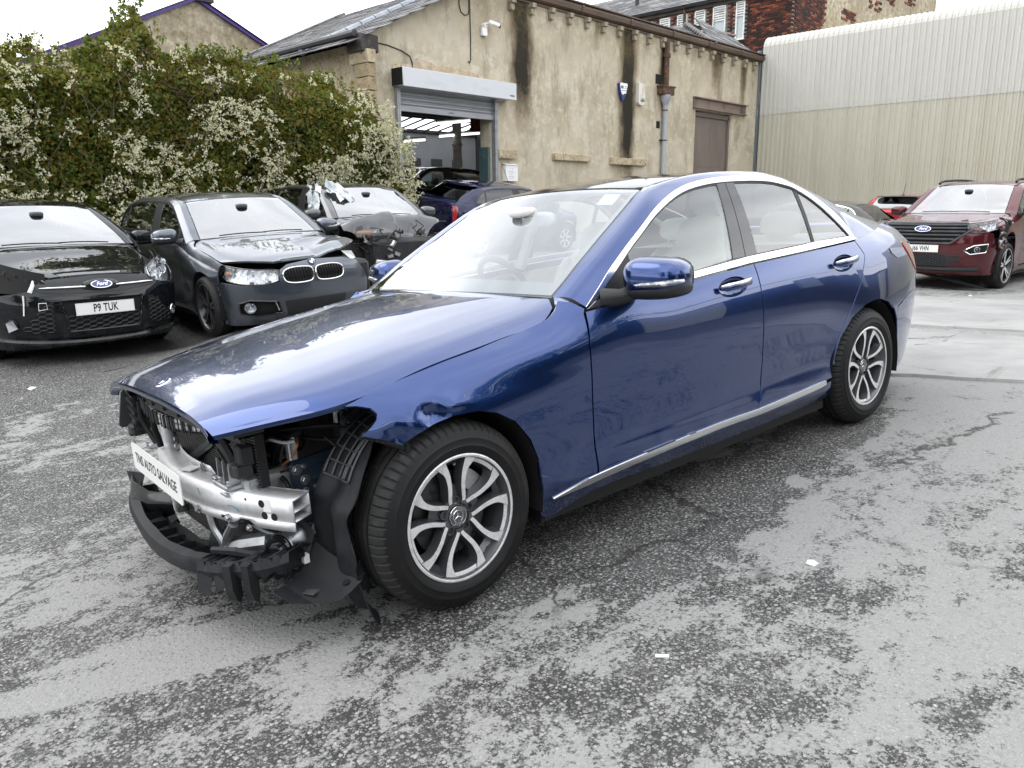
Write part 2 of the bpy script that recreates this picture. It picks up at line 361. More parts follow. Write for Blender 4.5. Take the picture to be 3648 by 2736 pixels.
def spl(kn, val, q): return cw(kn, np.atleast_1d(q)) @ np.asarray(val, float)
def tab(xs, zs, T, x, z): return np.einsum('ni,ij,nj->n', cw(xs, x), np.asarray(T, float), cw(zs, z))
LX = [-.75, -.4, 0, .4, .7, 1.2, 1.8, 2.4, 2.84, 3.2, 3.5, 3.65, 3.8]
LZ = [.15, .28, .42, .58, .72, .84, .93, 1.02, 1.10]
LT = [[.70,.71,.72,.73,.72,.66,.58,.48,.40],
      [.80,.815,.83,.845,.835,.745,.62,.50,.40],
      [.84,.865,.885,.902,.890,.805,.66,.53,.42],
      [.83,.872,.880,.892,.893,.860,.752,.61,.50],
      [.80,.872,.868,.877,.887,.883,.846,.775,.71],
      [.80,.875,.866,.876,.889,.886,.860,.815,.77],
      [.80,.877,.866,.876,.889,.886,.867,.832,.79],
      [.80,.878,.870,.882,.894,.886,.868,.834,.79],
      [.80,.86,.888,.906,.902,.884,.864,.822,.765],
      [.80,.845,.868,.882,.880,.864,.846,.795,.70],
      [.75,.79,.815,.832,.834,.822,.795,.73,.61],
      [.70,.735,.76,.782,.787,.775,.745,.675,.56],
      [.60,.635,.655,.675,.68,.67,.645,.58,.48]]
def Lw(x, z): return tab(LX, LZ, LT, x, z)
GZ = [.90, .95, 1.05, 1.15, 1.25, 1.35, 1.41, 1.47]
GW = [.850, .838, .812, .780, .742, .696, .660, .60]
def Gw(x, z): return spl(GZ, GW, z) - .02*np.clip((x-2.5)/.6, 0, 1)**2
HX = [-.69, -.58, -.344, 0, .3, .53, .66]
HW = [.60, .665, .785, .800, .800, .793, .735]
HS = [0, .25, .5, .7, .82, .92, 1]
HT = [[.797,.796,.791,.782,.773,.758,.727],
      [.829,.827,.821,.809,.796,.777,.743],
      [.873,.871,.863,.847,.831,.808,.776],
      [.926,.924,.917,.903,.890,.872,.842],
      [.967,.965,.957,.943,.931,.913,.882],
      [.993,.991,.984,.972,.962,.946,.918],
      [1.006,1.004,.999,.992,.987,.983,.981]]
def Hz(x, s): return tab(HX, HS, HT, x, np.abs(s))
# ---------------- a car body from the tables, its outlines given in (x, z) ----------------
ARC_O = [(.697,.947),(.79,1.012),(.868,1.069),(.952,1.121),(1.027,1.165),(1.115,1.213),(1.28,1.302),(1.444,1.362),(1.612,1.393),(1.844,1.407),(2.155,1.401),(2.285,1.378),(2.41,1.342),(2.548,1.273),(2.691,1.178),(2.770,1.104),(2.826,1.036)]
ARC_I = [(.750,.962),(1.004,1.128),(1.10,1.183),(1.244,1.262),(1.422,1.332),(1.59,1.367),(1.823,1.383),(2.132,1.377),(2.30,1.352),(2.40,1.322),(2.532,1.250),(2.67,1.148),(2.778,1.056)]
INNER = [(.655,.700,.985),(.75,.685,1.04),(.83,.672,1.09),(.92,.655,1.14),(.99,.642,1.18),(1.08,.626,1.23),(1.25,.597,1.325),(1.36,.575,1.378),(1.58,.562,1.415),(1.84,.555,1.432),(2.15,.55,1.428),(2.32,.55,1.412),(2.47,.548,1.388),(2.66,.548,1.345),(2.90,.552,1.27),(3.15,.565,1.185),(3.45,.62,1.085)]
F_ARCH = [(-.19,.63),(-.153,.65),(-.101,.667),(-.003,.684),(.098,.680),(.178,.657),(.262,.605),(.332,.520),(.369,.437),(.378,.337),(.385,.212)]
R_ARCH = [(3.245,.300),(3.251,.424),(3.206,.543),(3.154,.610),(3.053,.667),(2.953,.693),(2.871,.698),(2.762,.684),(2.63,.632),(2.539,.539),(2.504,.443)]
LAMP_CUT = [(-.352,.779),(-.30,.773),(-.262,.760),(-.250,.742),(-.258,.724),(-.282,.706),(-.316,.686)]
SEAM_H = [(.612,.978),(.575,.942),(.530,.919),(.41,.896),(.30,.881),(.192,.864),(.05,.847),(-.10,.825),(-.216,.808)]
OUT = dict(
    fender=[(-.336,.778)]+LAMP_CUT[1:]+[(-.25,.66)]+F_ARCH+[(.40,.19),(.675,.205),(.668,.45),(.659,.65),(.654,.81),(.676,.922),(.690,.940),(.655,.968)]+SEAM_H,
    fender_full=[(-.345,.760),(-.345,.20),(-.335,.20),(-.345,.30),(-.335,.44),(-.28,.55)]+F_ARCH+[(.40,.19),(.675,.205),(.668,.45),(.659,.65),(.654,.81),(.676,.922),(.690,.940),(.655,.968)]+SEAM_H+[(-.336,.782)],
    front_door=[(.684,.290),(.676,.45),(.667,.65),(.662,.81),(.690,.928),(.924,.945),(1.369,.975),(1.806,.998),(1.805,.853),(1.809,.72),(1.820,.535),(1.813,.406),(1.772,.310),(1.41,.312)],
    rear_door=[(1.780,.310),(1.821,.406),(1.828,.535),(1.817,.72),(1.813,.853),(1.814,.998),(2.237,1.010),(2.800,1.024),(2.838,.947),(2.75,.828),(2.66,.737),(2.585,.648),(2.53,.56),(2.487,.46),(2.462,.335),(2.2,.322)],
    quarter=[(2.808,1.026),(2.846,.947),(2.758,.826),(2.667,.734),(2.592,.645),(2.537,.557),(2.494,.459),(2.482,.42)]+R_ARCH[::-1]+[],
    sill=[(.385,.242),(.69,.272),(1.41,.294),(1.776,.292),(2.2,.304),(2.452,.316),(2.46,.22),(1.4,.18),(.42,.17)])
OUT['quarter'] = [(2.808,1.026),(2.846,.947),(2.758,.826),(2.667,.734),(2.592,.645),(2.537,.557),(2.494,.459),(2.484,.400),(2.498,.400)] + R_ARCH[::-1][0:9] + [(3.206,.62),(3.41,.672),(3.875,.685),(3.875,.93),(3.75,.995),(3.60,1.045),(3.45,1.083),(3.13,1.062),(2.835,1.036)]
OUT['rear_bumper'] = [(3.212,.612),(3.41,.664),(3.875,.677),(3.875,.26),(3.35,.20),(3.245,.22)] + R_ARCH[0:3]
GLS = dict(
    front=[(1.004,1.122),(1.10,1.178),(1.244,1.257),(1.422,1.327),(1.59,1.362),(1.757,1.373),(1.685,1.036),(1.39,1.010),(1.02,.985)],
    sail=[(.752,.964),(1.002,1.125),(1.015,.984),(.87,.974)],
    pillar_a=[(1.760,1.376),(1.826,1.379),(1.782,1.036),(1.688,1.034)], pillar_b=[(1.832,1.379),(1.897,1.378),(1.882,1.040),(1.788,1.036)],
    rear=[(1.900,1.377),(2.132,1.372),(2.30,1.347),(2.372,1.329),(2.380,1.054),(1.884,1.040)],
    divider=[(2.374,1.329),(2.404,1.318),(2.408,1.055),(2.382,1.054)],
    quarter=[(2.407,1.314),(2.532,1.246),(2.67,1.144),(2.768,1.058),(2.411,1.055)])
INNER[-1] = (3.45, float(Lw([3.45], [1.083])[0])+.002, 1.085)
def make_car(P):
    """builds a car; returns (root, T, surf) where T morphs template points (N,3) and surf(a) gives named surfaces"""
    root = empty(P['name'], label=P['label'], cat='car', group=P.get('group'))
    pm = P['paint']; T = P.get('morph') or (lambda q: q); big = P.get('res', .07); lod = P.get('lod', 0)
    dent = P.get('dent')
    def side(sg, dn=None):
        def fn(a, b):
            w = Lw(a, b)
            if dn is not None: w = w + dn(a, b)
            return T(np.stack([a, sg*w, b], 1))
        return fn
    def gs(sg, extra=0):
        return lambda a, b: T(np.stack([a, sg*(Gw(a, b)+extra), b], 1))
    def hood(a, b):
        w = spl(HX, HW, a); z = Hz(a, np.clip(b, -1, 1)); q = np.stack([a, b*w, z], 1)
        if P.get('hood_dent'): q = P['hood_dent'](q)
        return T(q)
    IN = np.array(INNER); it = np.arange(len(IN))
    def ends(i0, i1, C):
        """surface strung between the two pillars' inner edges; C = centre-line (x, z) at v = 0..1"""
        C = np.array(C, float); cv = np.linspace(0, 1, len(C))
        def fn(s, v):
            e = spl(it, IN, i0+(i1-i0)*np.clip(v, -.01, 1.01)); c = spl(cv, C, v); k = np.abs(s)**2.2
            return T(np.stack([c[:, 0]+(e[:, 0]-c[:, 0])*k, s*e[:, 1], c[:, 1]+(e[:, 2]-c[:, 1])*k], 1))
        return fn
    ws = ends(0, 7, [(.600,1.0),(.955,1.205),(1.315,1.408)]); rf = ends(7, 12, [(1.315,1.408),(1.56,1.446),(1.86,1.462),(2.18,1.455),(2.44,1.420)])
    rw = ends(12, 16, [(2.44,1.420),(2.93,1.285),(3.38,1.105)])
    # panels of both flanks
    for sg in (-1, 1):
        seen = sg in P.get('sides', (-1, 1))
        if not seen: continue
        f = side(sg, dent if sg == P.get('dent_side', -1) else None)
        fkey = P.get('fender', 'fender_full')
        if fkey: patch('front_fender', OUT[fkey], f, pm, root, res=P.get('fender_res', big))
        if sg in P.get('no_door', ()): pass
        bowl = (lambda hx, hz: [[(hx+.112*math.cos(t), hz+.043*math.sin(t)+.006*math.cos(t)) for t in np.linspace(0, 2*math.pi, 29)[:-1]]]) if P.get('lod', 0) == 0 else (lambda hx, hz: [])
        fd = patch('front_door', OUT['front_door'], side(sg), pm, root, res=big, holes=bowl(1.605, .917), bres=.028 if not P.get('lod', 0) else None)
        rd = patch('rear_door', OUT['rear_door'], side(sg), pm, root, res=big, holes=bowl(2.595, .926), bres=.028 if not P.get('lod', 0) else None)
        patch('rear_quarter', OUT['quarter'], side(sg), pm, root, res=big, bres=.028 if not P.get('lod', 0) else None)
        patch('sill', OUT['sill'], side(sg), P.get('sill_mat', pm), root, res=big)
        patch('rear_bumper', OUT['rear_bumper'], side(sg), pm, root, res=big*1.2)
        # pillars and roof rail in one sweep
        o = np.array([(x, Gw(np.array([x]), np.array([z]))[0], z) for x, z in ARC_O]); n = len(o); rows = []
        for i in range(n):
            a, b = o[i], IN[i]; m = (a+b)/2; dr = np.array([0, b[2]-a[2], a[1]-b[1]]); dr /= np.linalg.norm(dr); m = m + dr*(.016 if i < 14 else .02+.008*(i-13))
            if i == n-1: tt = np.linspace(0, 1, 9); lx_, lz_ = 2.826+.624*tt, 1.034+.050*tt; rows.append(np.stack([lx_, Lw(lx_, lz_)+.001, lz_], 1)); continue
            rows.append(np.array(smooth_loop([a, m, b], 4)))
        G = np.array(rows); G = np.array([smooth_loop(G[:, j], 2) for j in range(G.shape[1])]).transpose(1, 0, 2); sh = G.shape
        q = T((G*np.array([1, sg, 1])).reshape(-1, 3)).reshape(sh)
        MB().grid(q.tolist()).build('roof_pillar', P.get('pillar_mat', pm), root, angle=60)
        # side glass, bright trim
        gm = P.get('side_glass', 'glass_clear'); tr = P.get('trim', 'black_plastic')
        for k, nm in (('front', 'side_window'), ('rear', 'side_window'), ('quarter', 'quarter_window')):
            if k == 'front' and sg in P.get('no_window', ()): continue
            patch(nm, GLS[k], gs(sg, -.006), gm, root, res=.12, flange=0)
        for k in ('pillar_a', 'pillar_b'): patch('window_pillar', GLS[k], gs(sg, -.002), P.get('bpillar', 'black_plastic'), root, res=.12)
        patch('window_divider', GLS['divider'], gs(sg, -.003), 'black_plastic', root, res=.12, flange=.008)
        patch('mirror_sail', GLS['sail'], gs(sg, -.002), 'black_plastic', root, res=.1)
        arc_o = smooth_loop(ARC_O, 3); arc_i = smooth_loop(ARC_I, 3)
        patch('window_arch_trim', arc_o + arc_i[::-1], gs(sg, .001), tr, root, res=.08, bres=.03, flange=.010, off=.004)
        patch('window_seal', smooth_loop(ARC_I, 2) + [(x+.0, z-.010) for x, z in smooth_loop(ARC_I, 2)[::-1]], gs(sg, -.003), 'black_plastic', root, res=.1, bres=.04, flange=.006)
        lo = [(.700,.938),(.924,.953),(1.369,.982),(1.80,1.005),(2.24,1.016),(2.838,1.034)]; up = [(2.778,1.055),(2.408,1.054),(2.278,1.048),(1.789,1.034),(1.393,1.009),(1.02,.984),(.871,.973),(.752,.962)]
        patch('belt_trim', lo+up, gs(sg, .004), tr, root, res=.1, bres=.05, flange=.012, off=.004)
        # door mirror
        mirror(P, root, T, sg)
        for (hx, hz) in ((1.605, .917), (2.595, .926)):
            handle(P, root, T, sg, hx, hz)
        # wheels and liners
        for wx, st in ((0, 0), (2.84, 0)):
            c = T(np.array([[wx, 0, .328]]))[0]; yy = abs(T(np.array([[wx, .796, .328]]))[0][1])
            b = MB(); Rw = P.get('wheel_r', .328); sxk = 1.0
            arc = [(c[0]+math.cos(R(t))*(Rw+.055), math.sin(R(t))*(Rw+.055)+Rw) for t in range(-15, 92 if (P.get('lod', 0) == 0 and wx == 0 and sg == -1) else 196, 14)]
            b.grid([[(x, sg*w, z) for x, z in arc] for w in (yy+.085, yy-.22)]); b.add([(x, sg*(yy-.22), z) for x, z in arc], [tuple(range(len(arc)))])
            b.build('wheel_arch_liner', 'void_black', root)
    pat_h = P.get('hood_outline') or ([(x, s) for x, s in [(-.688,-.66),(-.692,-.4),(-.694,0),(-.692,.4),(-.688,.66),(-.60,.80),(-.46,.905),(-.30,.985),(0,.996),(.3,.996),(.53,.996),(.60,.99),(.645,.93),(.655,.7),(.66,0),(.655,-.7),(.645,-.93),(.60,-.99),(.53,-.996),(.3,-.996),(0,-.996),(-.30,-.985),(-.46,-.905),(-.60,-.80)]] if P.get('lod', 0) else None) or [(x, s) for x, s in ([(-.688,-.9),(-.692,-.5),(-.694,0),(-.692,.5),(-.688,.9),(-.675,.996),(-.6,.996),(-.344,.996),(0,.996),(.3,.996),(.53,.996),(.60,.99),(.645,.93),(.655,.7),(.66,0),(.655,-.7),(.645,-.93),(.60,-.99),(.53,-.996),(.3,-.996),(0,-.996),(-.344,-.996),(-.6,-.996),(-.675,-.996)])]
    if P.get('hood', True): P['_hood'] = patch('bonnet', pat_h, hood, P.get('hood_mat', pm), root, res=P.get('hood_res', .08), bres=.04, flange=.022)
    patch('windscreen', [(-.985,.012),(0,.0),(.985,.012),(.985,.985),(0,.985),(-.985,.985)], ws, P.get('screen', 'glass_bg_screen'), root, res=.14, flange=0, ref=(1.4, 0, .7))
    edge = [(-.99,0),(.99,0),(.99,.99),(-.99,.99)]
    patch('windscreen_border', edge, ws, 'frit', root, holes=[[(-.93,.12),(.93,.12),(.945,.955),(-.945,.955)]], res=.12, flange=0, off=-.004, ref=(1.4, 0, .7))
    b = MB()
    for v0, v1 in (() if P.get('lod', 0) == 0 else ((-.72, -.02), (-.06, .70))):
        q = rf(np.array([0.]), np.array([0.])); pts = [ws(np.array([v0+(v1-v0)*t]), np.array([.010+.020*math.sin(t*2.6)]))[0]+np.array([-.012, 0, .014]) for t in np.linspace(0, 1, 8)]
        b.tube(pts, .0065, 6)
    if b.v: b.build('wiper', 'black_plastic', root)
    patch('roof_panel', [(-.99,.005),(0,.004),(.99,.005),(.99,.995),(0,.995),(-.99,.995)], rf, P.get('roof_mat', pm), root, res=.14, flange=.006)
    patch('rear_window', [(-.97,.02),(.97,.02),(.97,.97),(-.97,.97)], rw, P.get('rear_glass', 'glass_dark'), root, res=.16, flange=.0)
    # boot lid and rear skin
    TR = np.array([(x, float(Lw([x], [z])[0])+.003, z+.003) for x, z in ((3.45,1.083),(3.60,1.046),(3.75,.997),(3.875,.932))]); TC = np.array([(3.38,1.105),(3.6,1.085),(3.8,1.055),(3.89,1.02)])
    def boot(s, v):
        e = spl([0, .33, .67, 1], TR, v); c = spl([0, .33, .67, 1], TC, v); k = np.abs(s)**2.4
        return T(np.stack([c[:, 0]+(e[:, 0]-c[:, 0])*k, s*e[:, 1], c[:, 1]+(e[:, 2]-c[:, 1])*k], 1))
    patch('boot_lid', [(-1,0),(1,0),(1,1),(-1,1)], boot, pm, root, res=.2)
    def rear(s, z):
        w = Lw(np.full_like(z, 3.875), np.clip(z, .2, .93)); w = np.where(z > .93, w*(1-(z-.93)*1.2), w)
        return T(np.stack([3.875+.055*np.sqrt(np.clip(1-s*s, 0, 1)), s*w, z+.09*(1-s*s)*(z > .9)*np.clip((z-.9)/.03, 0, 1)], 1))
    patch('tailgate', [(-1,.2),(1,.2),(1,.93),(-1,.93)], rear, pm, root, res=.16, ref=(3, 0, .6))
    cabin(P, root, T)
    return root, T, dict(side=side, gs=gs, hood=hood, ws=ws, rf=rf, rw=rw, rear=rear)
def cabin(P, root, T):
    """floor, bulkheads, seats, wheel, dash"""
    sm = P.get('seat_mat', 'dash_dark'); q = lambda x, y, z: tuple(T(np.array([[x, y, z]]))[0])
    b = MB(); x0 = P.get('floor_from', -.55)
    def slab(x0, x1, y0, y1, z0, z1):
        p = [q(x, y, z) for z in (z0, z1) for x, y in ((x0, y0), (x1, y0), (x1, y1), (x0, y1))]
        b.add(p, [(0,3,2,1),(4,5,6,7),(0,1,5,4),(1,2,6,5),(2,3,7,6),(3,0,4,7)])
    slab(.40, 2.45, -.835, .835, .165, .26); slab(2.42, 3.8, -.60, .60, .20, .50); slab(.42, .50, -.73, .73, .2, .93); slab(x0, .42, -.5, .5, .21, .33)
    slab(.50, 2.5, -.775, -.74, .2, .60); slab(.50, 2.5, .74, .775, .2, .60)
    b.build('underbody', 'void_black', root, angle=0)
    if P.get('lod', 0) > 1: return
    b = MB(); dm = P.get('door_card', 'cabin_dark')
    for sg in (-1, 1):
        b.add([q(x, sg*y, z) for x, z, y in ((.75,.5,.78),(2.55,.5,.78),(2.72,.99,.785),(.80,.925,.80))], [(0,1,2,3)])
        for px in (1.80,): b.tube([q(px-.05, sg*.775, .98), q(px+.01, sg*.72, 1.2), q(px+.05, sg*.60, 1.385)], .035, 6)
        b.tube([q(.78, sg*.73, 1.0), q(1.1, sg*.665, 1.2), q(1.36, sg*.585, 1.36), q(1.8, sg*.57, 1.40), q(2.4, sg*.56, 1.37), q(2.8, sg*.60, 1.22), q(3.15, sg*.64, 1.07)], .022, 6)
    b.add([q(*p) for p in ((1.36,-.56,1.385),(2.46,-.54,1.385),(2.46,.54,1.385),(1.36,.56,1.385))], [(0,1,2,3)])
    b.add([q(*p) for p in ((2.62,-.62,1.03),(3.36,-.62,1.045),(3.36,.62,1.045),(2.62,.62,1.03))], [(0,1,2,3)])
    b.build('cabin_lining', dm, root, angle=0)
    b = MB(); b.rbox(q(.93, 0, .87), (.62, 1.42, .22), 4.5); b.rbox(q(1.0, .37, .955), (.30, .42, .10), 3); b.build('dashboard', P.get('dash_mat', 'dash_dark'), root)
    c = Vector(q(1.30, .37, .93)); ax = Vector((.86, 0, .5)).normalized(); u = Vector((0, 1, 0)); v = ax.cross(u); b = MB()
    b.tube([c + (u*math.cos(t)+v*math.sin(t))*.185 for t in np.linspace(0, 2*math.pi, 25)[:-1]], .016, 8, closed=True)
    for t in (0, math.pi, -math.pi/2): b.tube([c, c+(u*math.cos(t)+v*math.sin(t))*.18], .018, 6)
    b.rbox(c, (.06, .15, .13), 3); b.build('steering_wheel', 'dash_dark', root)
    tilt = Matrix.Rotation(R(20), 3, 'Y')
    for sy in (-.37, .37):
        b = MB(); b.rbox(q(1.66, sy, .52), (.56, .52, .20), 3.5)
        b.rbox(q(1.96, sy, .80), (.17, .50, .62), 3.4, rot=tilt); b.rbox(q(1.93, sy-.20, .78), (.20, .12, .52), 3, rot=tilt); b.rbox(q(1.93, sy+.20, .78), (.20, .12, .52), 3, rot=tilt)
        if P.get('round_seats'):
            b.rbox(q(2.06, sy, 1.105), (.13, .33, .25), 2.8, rot=tilt)
        else: b.rbox(q(2.08, sy, 1.15), (.12, .27, .19), 3, rot=tilt)
        for k in (-.06, .06): b.cyl(q(2.04, sy+k, 1.0), q(2.08, sy+k, 1.12), .007, 6)
        b.build('front_seat', sm, root)
    b = MB(); b.rbox(q(2.48, 0, .50), (.54, 1.30, .22), 4); b.rbox(q(2.77, 0, .80), (.18, 1.30, .56), 4, rot=Matrix.Rotation(R(24), 3, 'Y'))
    for sy in (-.38, .38):
        b.rbox(q(2.80, sy, 1.135), (.10, .27, .145), 3, rot=tilt)
        for k in (-.07, .07): b.cyl(q(2.78, sy+k, 1.0), q(2.80, sy+k, 1.1), .006, 6)
    b.build('rear_seat', sm, root)
    b = MB(); b.rbox(q(1.24, .0, 1.275), (.05, .24, .075), 3.2); b.cyl(q(1.20, 0, 1.33), q(1.23, 0, 1.28), .012, 6); b.rbox(q(1.14, 0, 1.315), (.12, .13, .05), 3); b.build('rear_view_mirror', 'headliner' if P.get('lod', 0) == 0 else 'grey_plastic', root)
def mirror(P, root, T, sg):
    q = lambda x, y, z: Vector(T(np.array([[x, sg*y, z]]))[0])
    c = q(.955, .985, 1.035)
    def tp(v):
        k = .80+.20*max(0, min(1, (.14-sg*v.y)/.22)); return Vector((v.x*(1.15 if v.x < 0 else .8), v.y, v.z*k))
    b = MB(); b.rbox(c, (.19, .265, .165), 2.9, nu=24, nv=14, taper=tp, rot=Matrix.Rotation(R(-8*sg), 3, 'Z'))
    o = b.build('door_mirror', [P['paint']], root, angle=70)
    b = MB(); b.rbox(c+Vector((.004, 0, -.042)), (.186, .262, .095), 2.8, nu=24, taper=tp, rot=Matrix.Rotation(R(-8*sg), 3, 'Z'))
    b.tube([q(.80, .815, .962), q(.86, .87, .965), q(.93, .92, .985)], [.045, .032, .028], 10); b.rbox(c+Vector((.058, 0, .0)), (.06, .235, .14), 2.8)
    b.build('mirror_base', 'black_plastic', o)
    if P.get('lod', 0) > 0 and not P.get('mirror_led'): return
    b = MB(); RM = Matrix.Rotation(R(-8*sg), 3, 'Z'); pts = []
    for v in np.linspace(-.045, .1300, 12):
        xx = -.096*1.15*max(0, 1-(abs(v)/.1325)**2.9)**(1/2.9); zz = -.022+.10*max(0, v)**1.2; k_ = (1-.12*abs(zz)/.08); pts.append(c+RM @ Vector((xx*k_-.001, sg*v, zz)))
    b.tube(pts, [.002]+[.0065, .0085, .0095, .010, .0105, .011, .011, .011, .011, .011]+[.008], 8); b.build('indicator', 'indicator_lens', o)
def handle(P, root, T, sg, hx, hz):
    q = lambda x, z, k=0: Vector((T(np.array([[x, sg*Lw(np.array([x]), np.array([z]))[0], z]]))[0])) + Vector((0, sg*k, 0))
    if P.get('lod', 0) == 0:
        el = [(hx+.114*math.cos(t), hz+.045*math.sin(t)+.006*math.cos(t)) for t in np.linspace(0, 2*math.pi, 29)[:-1]]
        patch('handle_bowl', el, lambda a, b: T(np.stack([a, sg*(Lw(a, b)-.034*np.clip(1-((a-hx)/.114)**2-((b-hz-.006*(a-hx)/.112)/.045)**2, 0, 1)**.5-.001), b], 1)), 'paint_blue', root, res=.014, bres=.02, flange=.0)
    b = MB(); pts = [q(hx-.112+.224*t, hz+.004+.012*t, .012+.030*math.sin(math.pi*t)**.6) for t in np.linspace(0, 1, 9)]
    b.tube(pts, [.009]+[.017]*7+[.010], 8, mi=0)
    if P.get('trim') == 'satin_chrome':
        b.tube([p+Vector((0, sg*.006, .0095)) for p in pts[:]], [.004]+[.0105]*7+[.006], 8, mi=1)
    b.build('door_handle', [P['paint'], 'satin_chrome'], root, angle=50)
# ---------------- wheels ----------------
_wheel_cache = {}
def wheel_meshes(style, Rt, rr, wid):
    """tyre, rim and brake meshes; axis along -y (outer face at y = -wid/2)"""
    key = (style, Rt, rr, wid)
    if key in _wheel_cache: return _wheel_cache[key]
    h = wid/2; n = 384 if style == 'hero' else 64
    b = MB(); sw = Rt-rr
    prof = [(rr-.012, h-.022), (rr+.004, h-.012), (rr+sw*.16, h-.002), (rr+sw*.30, h+.003), (rr+sw*.34, h+.0005), (rr+sw*.52, h+.001), (rr+sw*.56, h-.003), (rr+sw*.74, h-.010), (rr+sw*.80, h-.016), (Rt-.014, h-.027), (Rt-.005, h-.042), (Rt-.001, h-.060)]
    tread = []
    for gy in (.036, 0.0, -.036): tread += [(Rt, gy+.006), (Rt-.008, gy+.0055), (Rt-.008, gy-.0055), (Rt, gy-.006)]
    full = prof + tread + [(r, -y) for r, y in prof[::-1]]
    mis = [0 if (i < 8 or i > len(full)-10) else 1 for i in range(len(full)-1)]
    ax = Vector((0, -1, 0)); k = len(full); vs = []
    for i, (r, y) in enumerate(full):
        sh = (8 <= i <= 11) or (k-12 <= i <= k-9)
        for j in range(n):
            t = 2*math.pi*j/n; r2 = r-(.0065 if (sh and j % 6 == 0 and style == 'hero') else 0); vs.append((r2*math.cos(t), -y, r2*math.sin(t)))
    b.add(vs, []); 
    for i in range(k-1):
        b.f += [(i*n+j, i*n+(j+1) % n, (i+1)*n+(j+1) % n, (i+1)*n+j) for j in range(n)]; b.m += [mis[i]]*n
    ty = b.mesh('tyre', ['rubber', 'tread'], 34)
    b = MB(); rr2 = rr+.004
    b.lathe([(rr2, h-.014), (rr2+.001, h-.008), (rr2-.004, h-.006), (rr2-.010, h-.008), (rr2-.013, h-.016), (rr2-.030, h-.045), (rr2-.036, -h+.02), (rr2, -h+.01)], (0, 0, 0), ax, 72, mis=[1, 0, 0, 1, 1, 1, 1])
    if style == 'hero':
        yo = -(h-.020)                                             # face plane of the spokes
        for k5 in range(5):
            ph = R(54+72*k5)
            for s in (-1, 1):
                cl = [(.049, 4.5, .010), (.062, 9.0, .0135), (.088, 17.5, .0155), (.115, 22.0, .0165), (.145, 23.2, .0185), (.170, 22.4, .023), (.190, 20.5, .032), (.204, 19.2, .040), (rr2-.003, 18.6, .050)]
                cl = smooth_loop([(r, a, w) for r, a, w in cl], 3); L1 = []; L2 = []
                for i, (r, a, w) in enumerate(cl):
                    p = Vector((r*math.cos(ph+s*R(a)), 0, r*math.sin(ph+s*R(a)))); j = min(i+1, len(cl)-1); j0 = max(i-1, 0)
                    pa = Vector((cl[j][0]*math.cos(ph+s*R(cl[j][1])), 0, cl[j][0]*math.sin(ph+s*R(cl[j][1])))); pb = Vector((cl[j0][0]*math.cos(ph+s*R(cl[j0][1])), 0, cl[j0][0]*math.sin(ph+s*R(cl[j0][1]))))
                    t = (pa-pb).normalized(); nn = Vector((-t.z, 0, t.x)); L1.append(p+nn*w/2); L2.append(p-nn*w/2)
                m = len(L1); dep = [yo-.0028+.018*(1-i/(m-1))**1.5 for i in range(m)]
                top = [Vector((p.x, dep[i], p.z)) for i, p in enumerate(L1)]; top2 = [Vector((p.x, dep[i], p.z)) for i, p in enumerate(L2)]
                mid = [(a+b2)/2 for a, b2 in zip(L1, L2)]
                w1 = [Vector((p.x, dep[i]+.040, p.z)) + (p-mid[i])*.55 for i, p in enumerate(L1)]; w2 = [Vector((p.x, dep[i]+.040, p.z)) + (p-mid[i])*.55 for i, p in enumerate(L2)]
                b.grid([top, top2], 0); b.grid([w1, top], 1); b.grid([top2, w2], 1)
            aa = [ph+R(t) for t in np.linspace(-21, 21, 13)]
            b.grid([[(r*math.cos(t), y, r*math.sin(t)) for t in aa] for r, y in ((.1925, yo+.0035), (.2005, yo+.0005), (rr2-.004, yo-.003))], 0); b.grid([[(r*math.cos(t), y, r*math.sin(t)) for t in aa] for r, y in ((.187, yo+.045), (.1925, yo+.0035))], 1)
        # channel floors between the pairs, hub and bolt holes
        for k5 in range(5):
            ph = R(18+72*k5); P1 = []; P2 = []
            for r, a, y in ((.045, 16, yo+.030), (.075, 14, yo+.034), (.11, 13.5, yo+.040), (.15, 10.5, yo+.046)): 
                P1.append((r*math.cos(ph+R(a)), y, r*math.sin(ph+R(a)))); P2.append((r*math.cos(ph-R(a)), y, r*math.sin(ph-R(a))))
            if k5 >= 0: b.grid([P1[:3], P2[:3]], 1)
            P1 = []; P2 = []
            for r, a, y in ((.178, 14, yo+.040), (.197, 16.5, yo+.020), (rr2-.008, 17, yo+.006)):
                P1.append((r*math.cos(ph+R(a)), y, r*math.sin(ph+R(a)))); P2.append((r*math.cos(ph-R(a)), y, r*math.sin(ph-R(a))))
            b.grid([P1, [(( p[0]+q[0])/2*1.03, p[1], (p[2]+q[2])/2*1.03) for p, q in zip(P1, P2)], P2], 1)
            cx, cz = .056*math.cos(ph), .056*math.sin(ph)
            b.lathe([(.0155, .012), (.0155, .016), (.0125, .016), (.0120, -.004)], (cx, yo+.036, cz), ax, 14, mi=1); b.lathe([(.0120, 0), (.0, 0)], (cx, yo+.038, cz), ax, 12, mi=2)
        b.lathe([(.047, -.03), (.047, .004), (.042, .008), (.0375, .008)], (0, yo+.028, 0), ax, 40, mi=1)
        for k5 in range(5):
            ph = R(18+72*k5+36); b.box((.058*math.cos(ph), yo+.020, .058*math.sin(ph)), (.026, .014, .030), Matrix.Rotation(-ph, 3, 'Y'), 1)
    else:
        ns = dict(split5=5, ten=5, plain=7)[style]; yo = -(h-.022); fm = 0
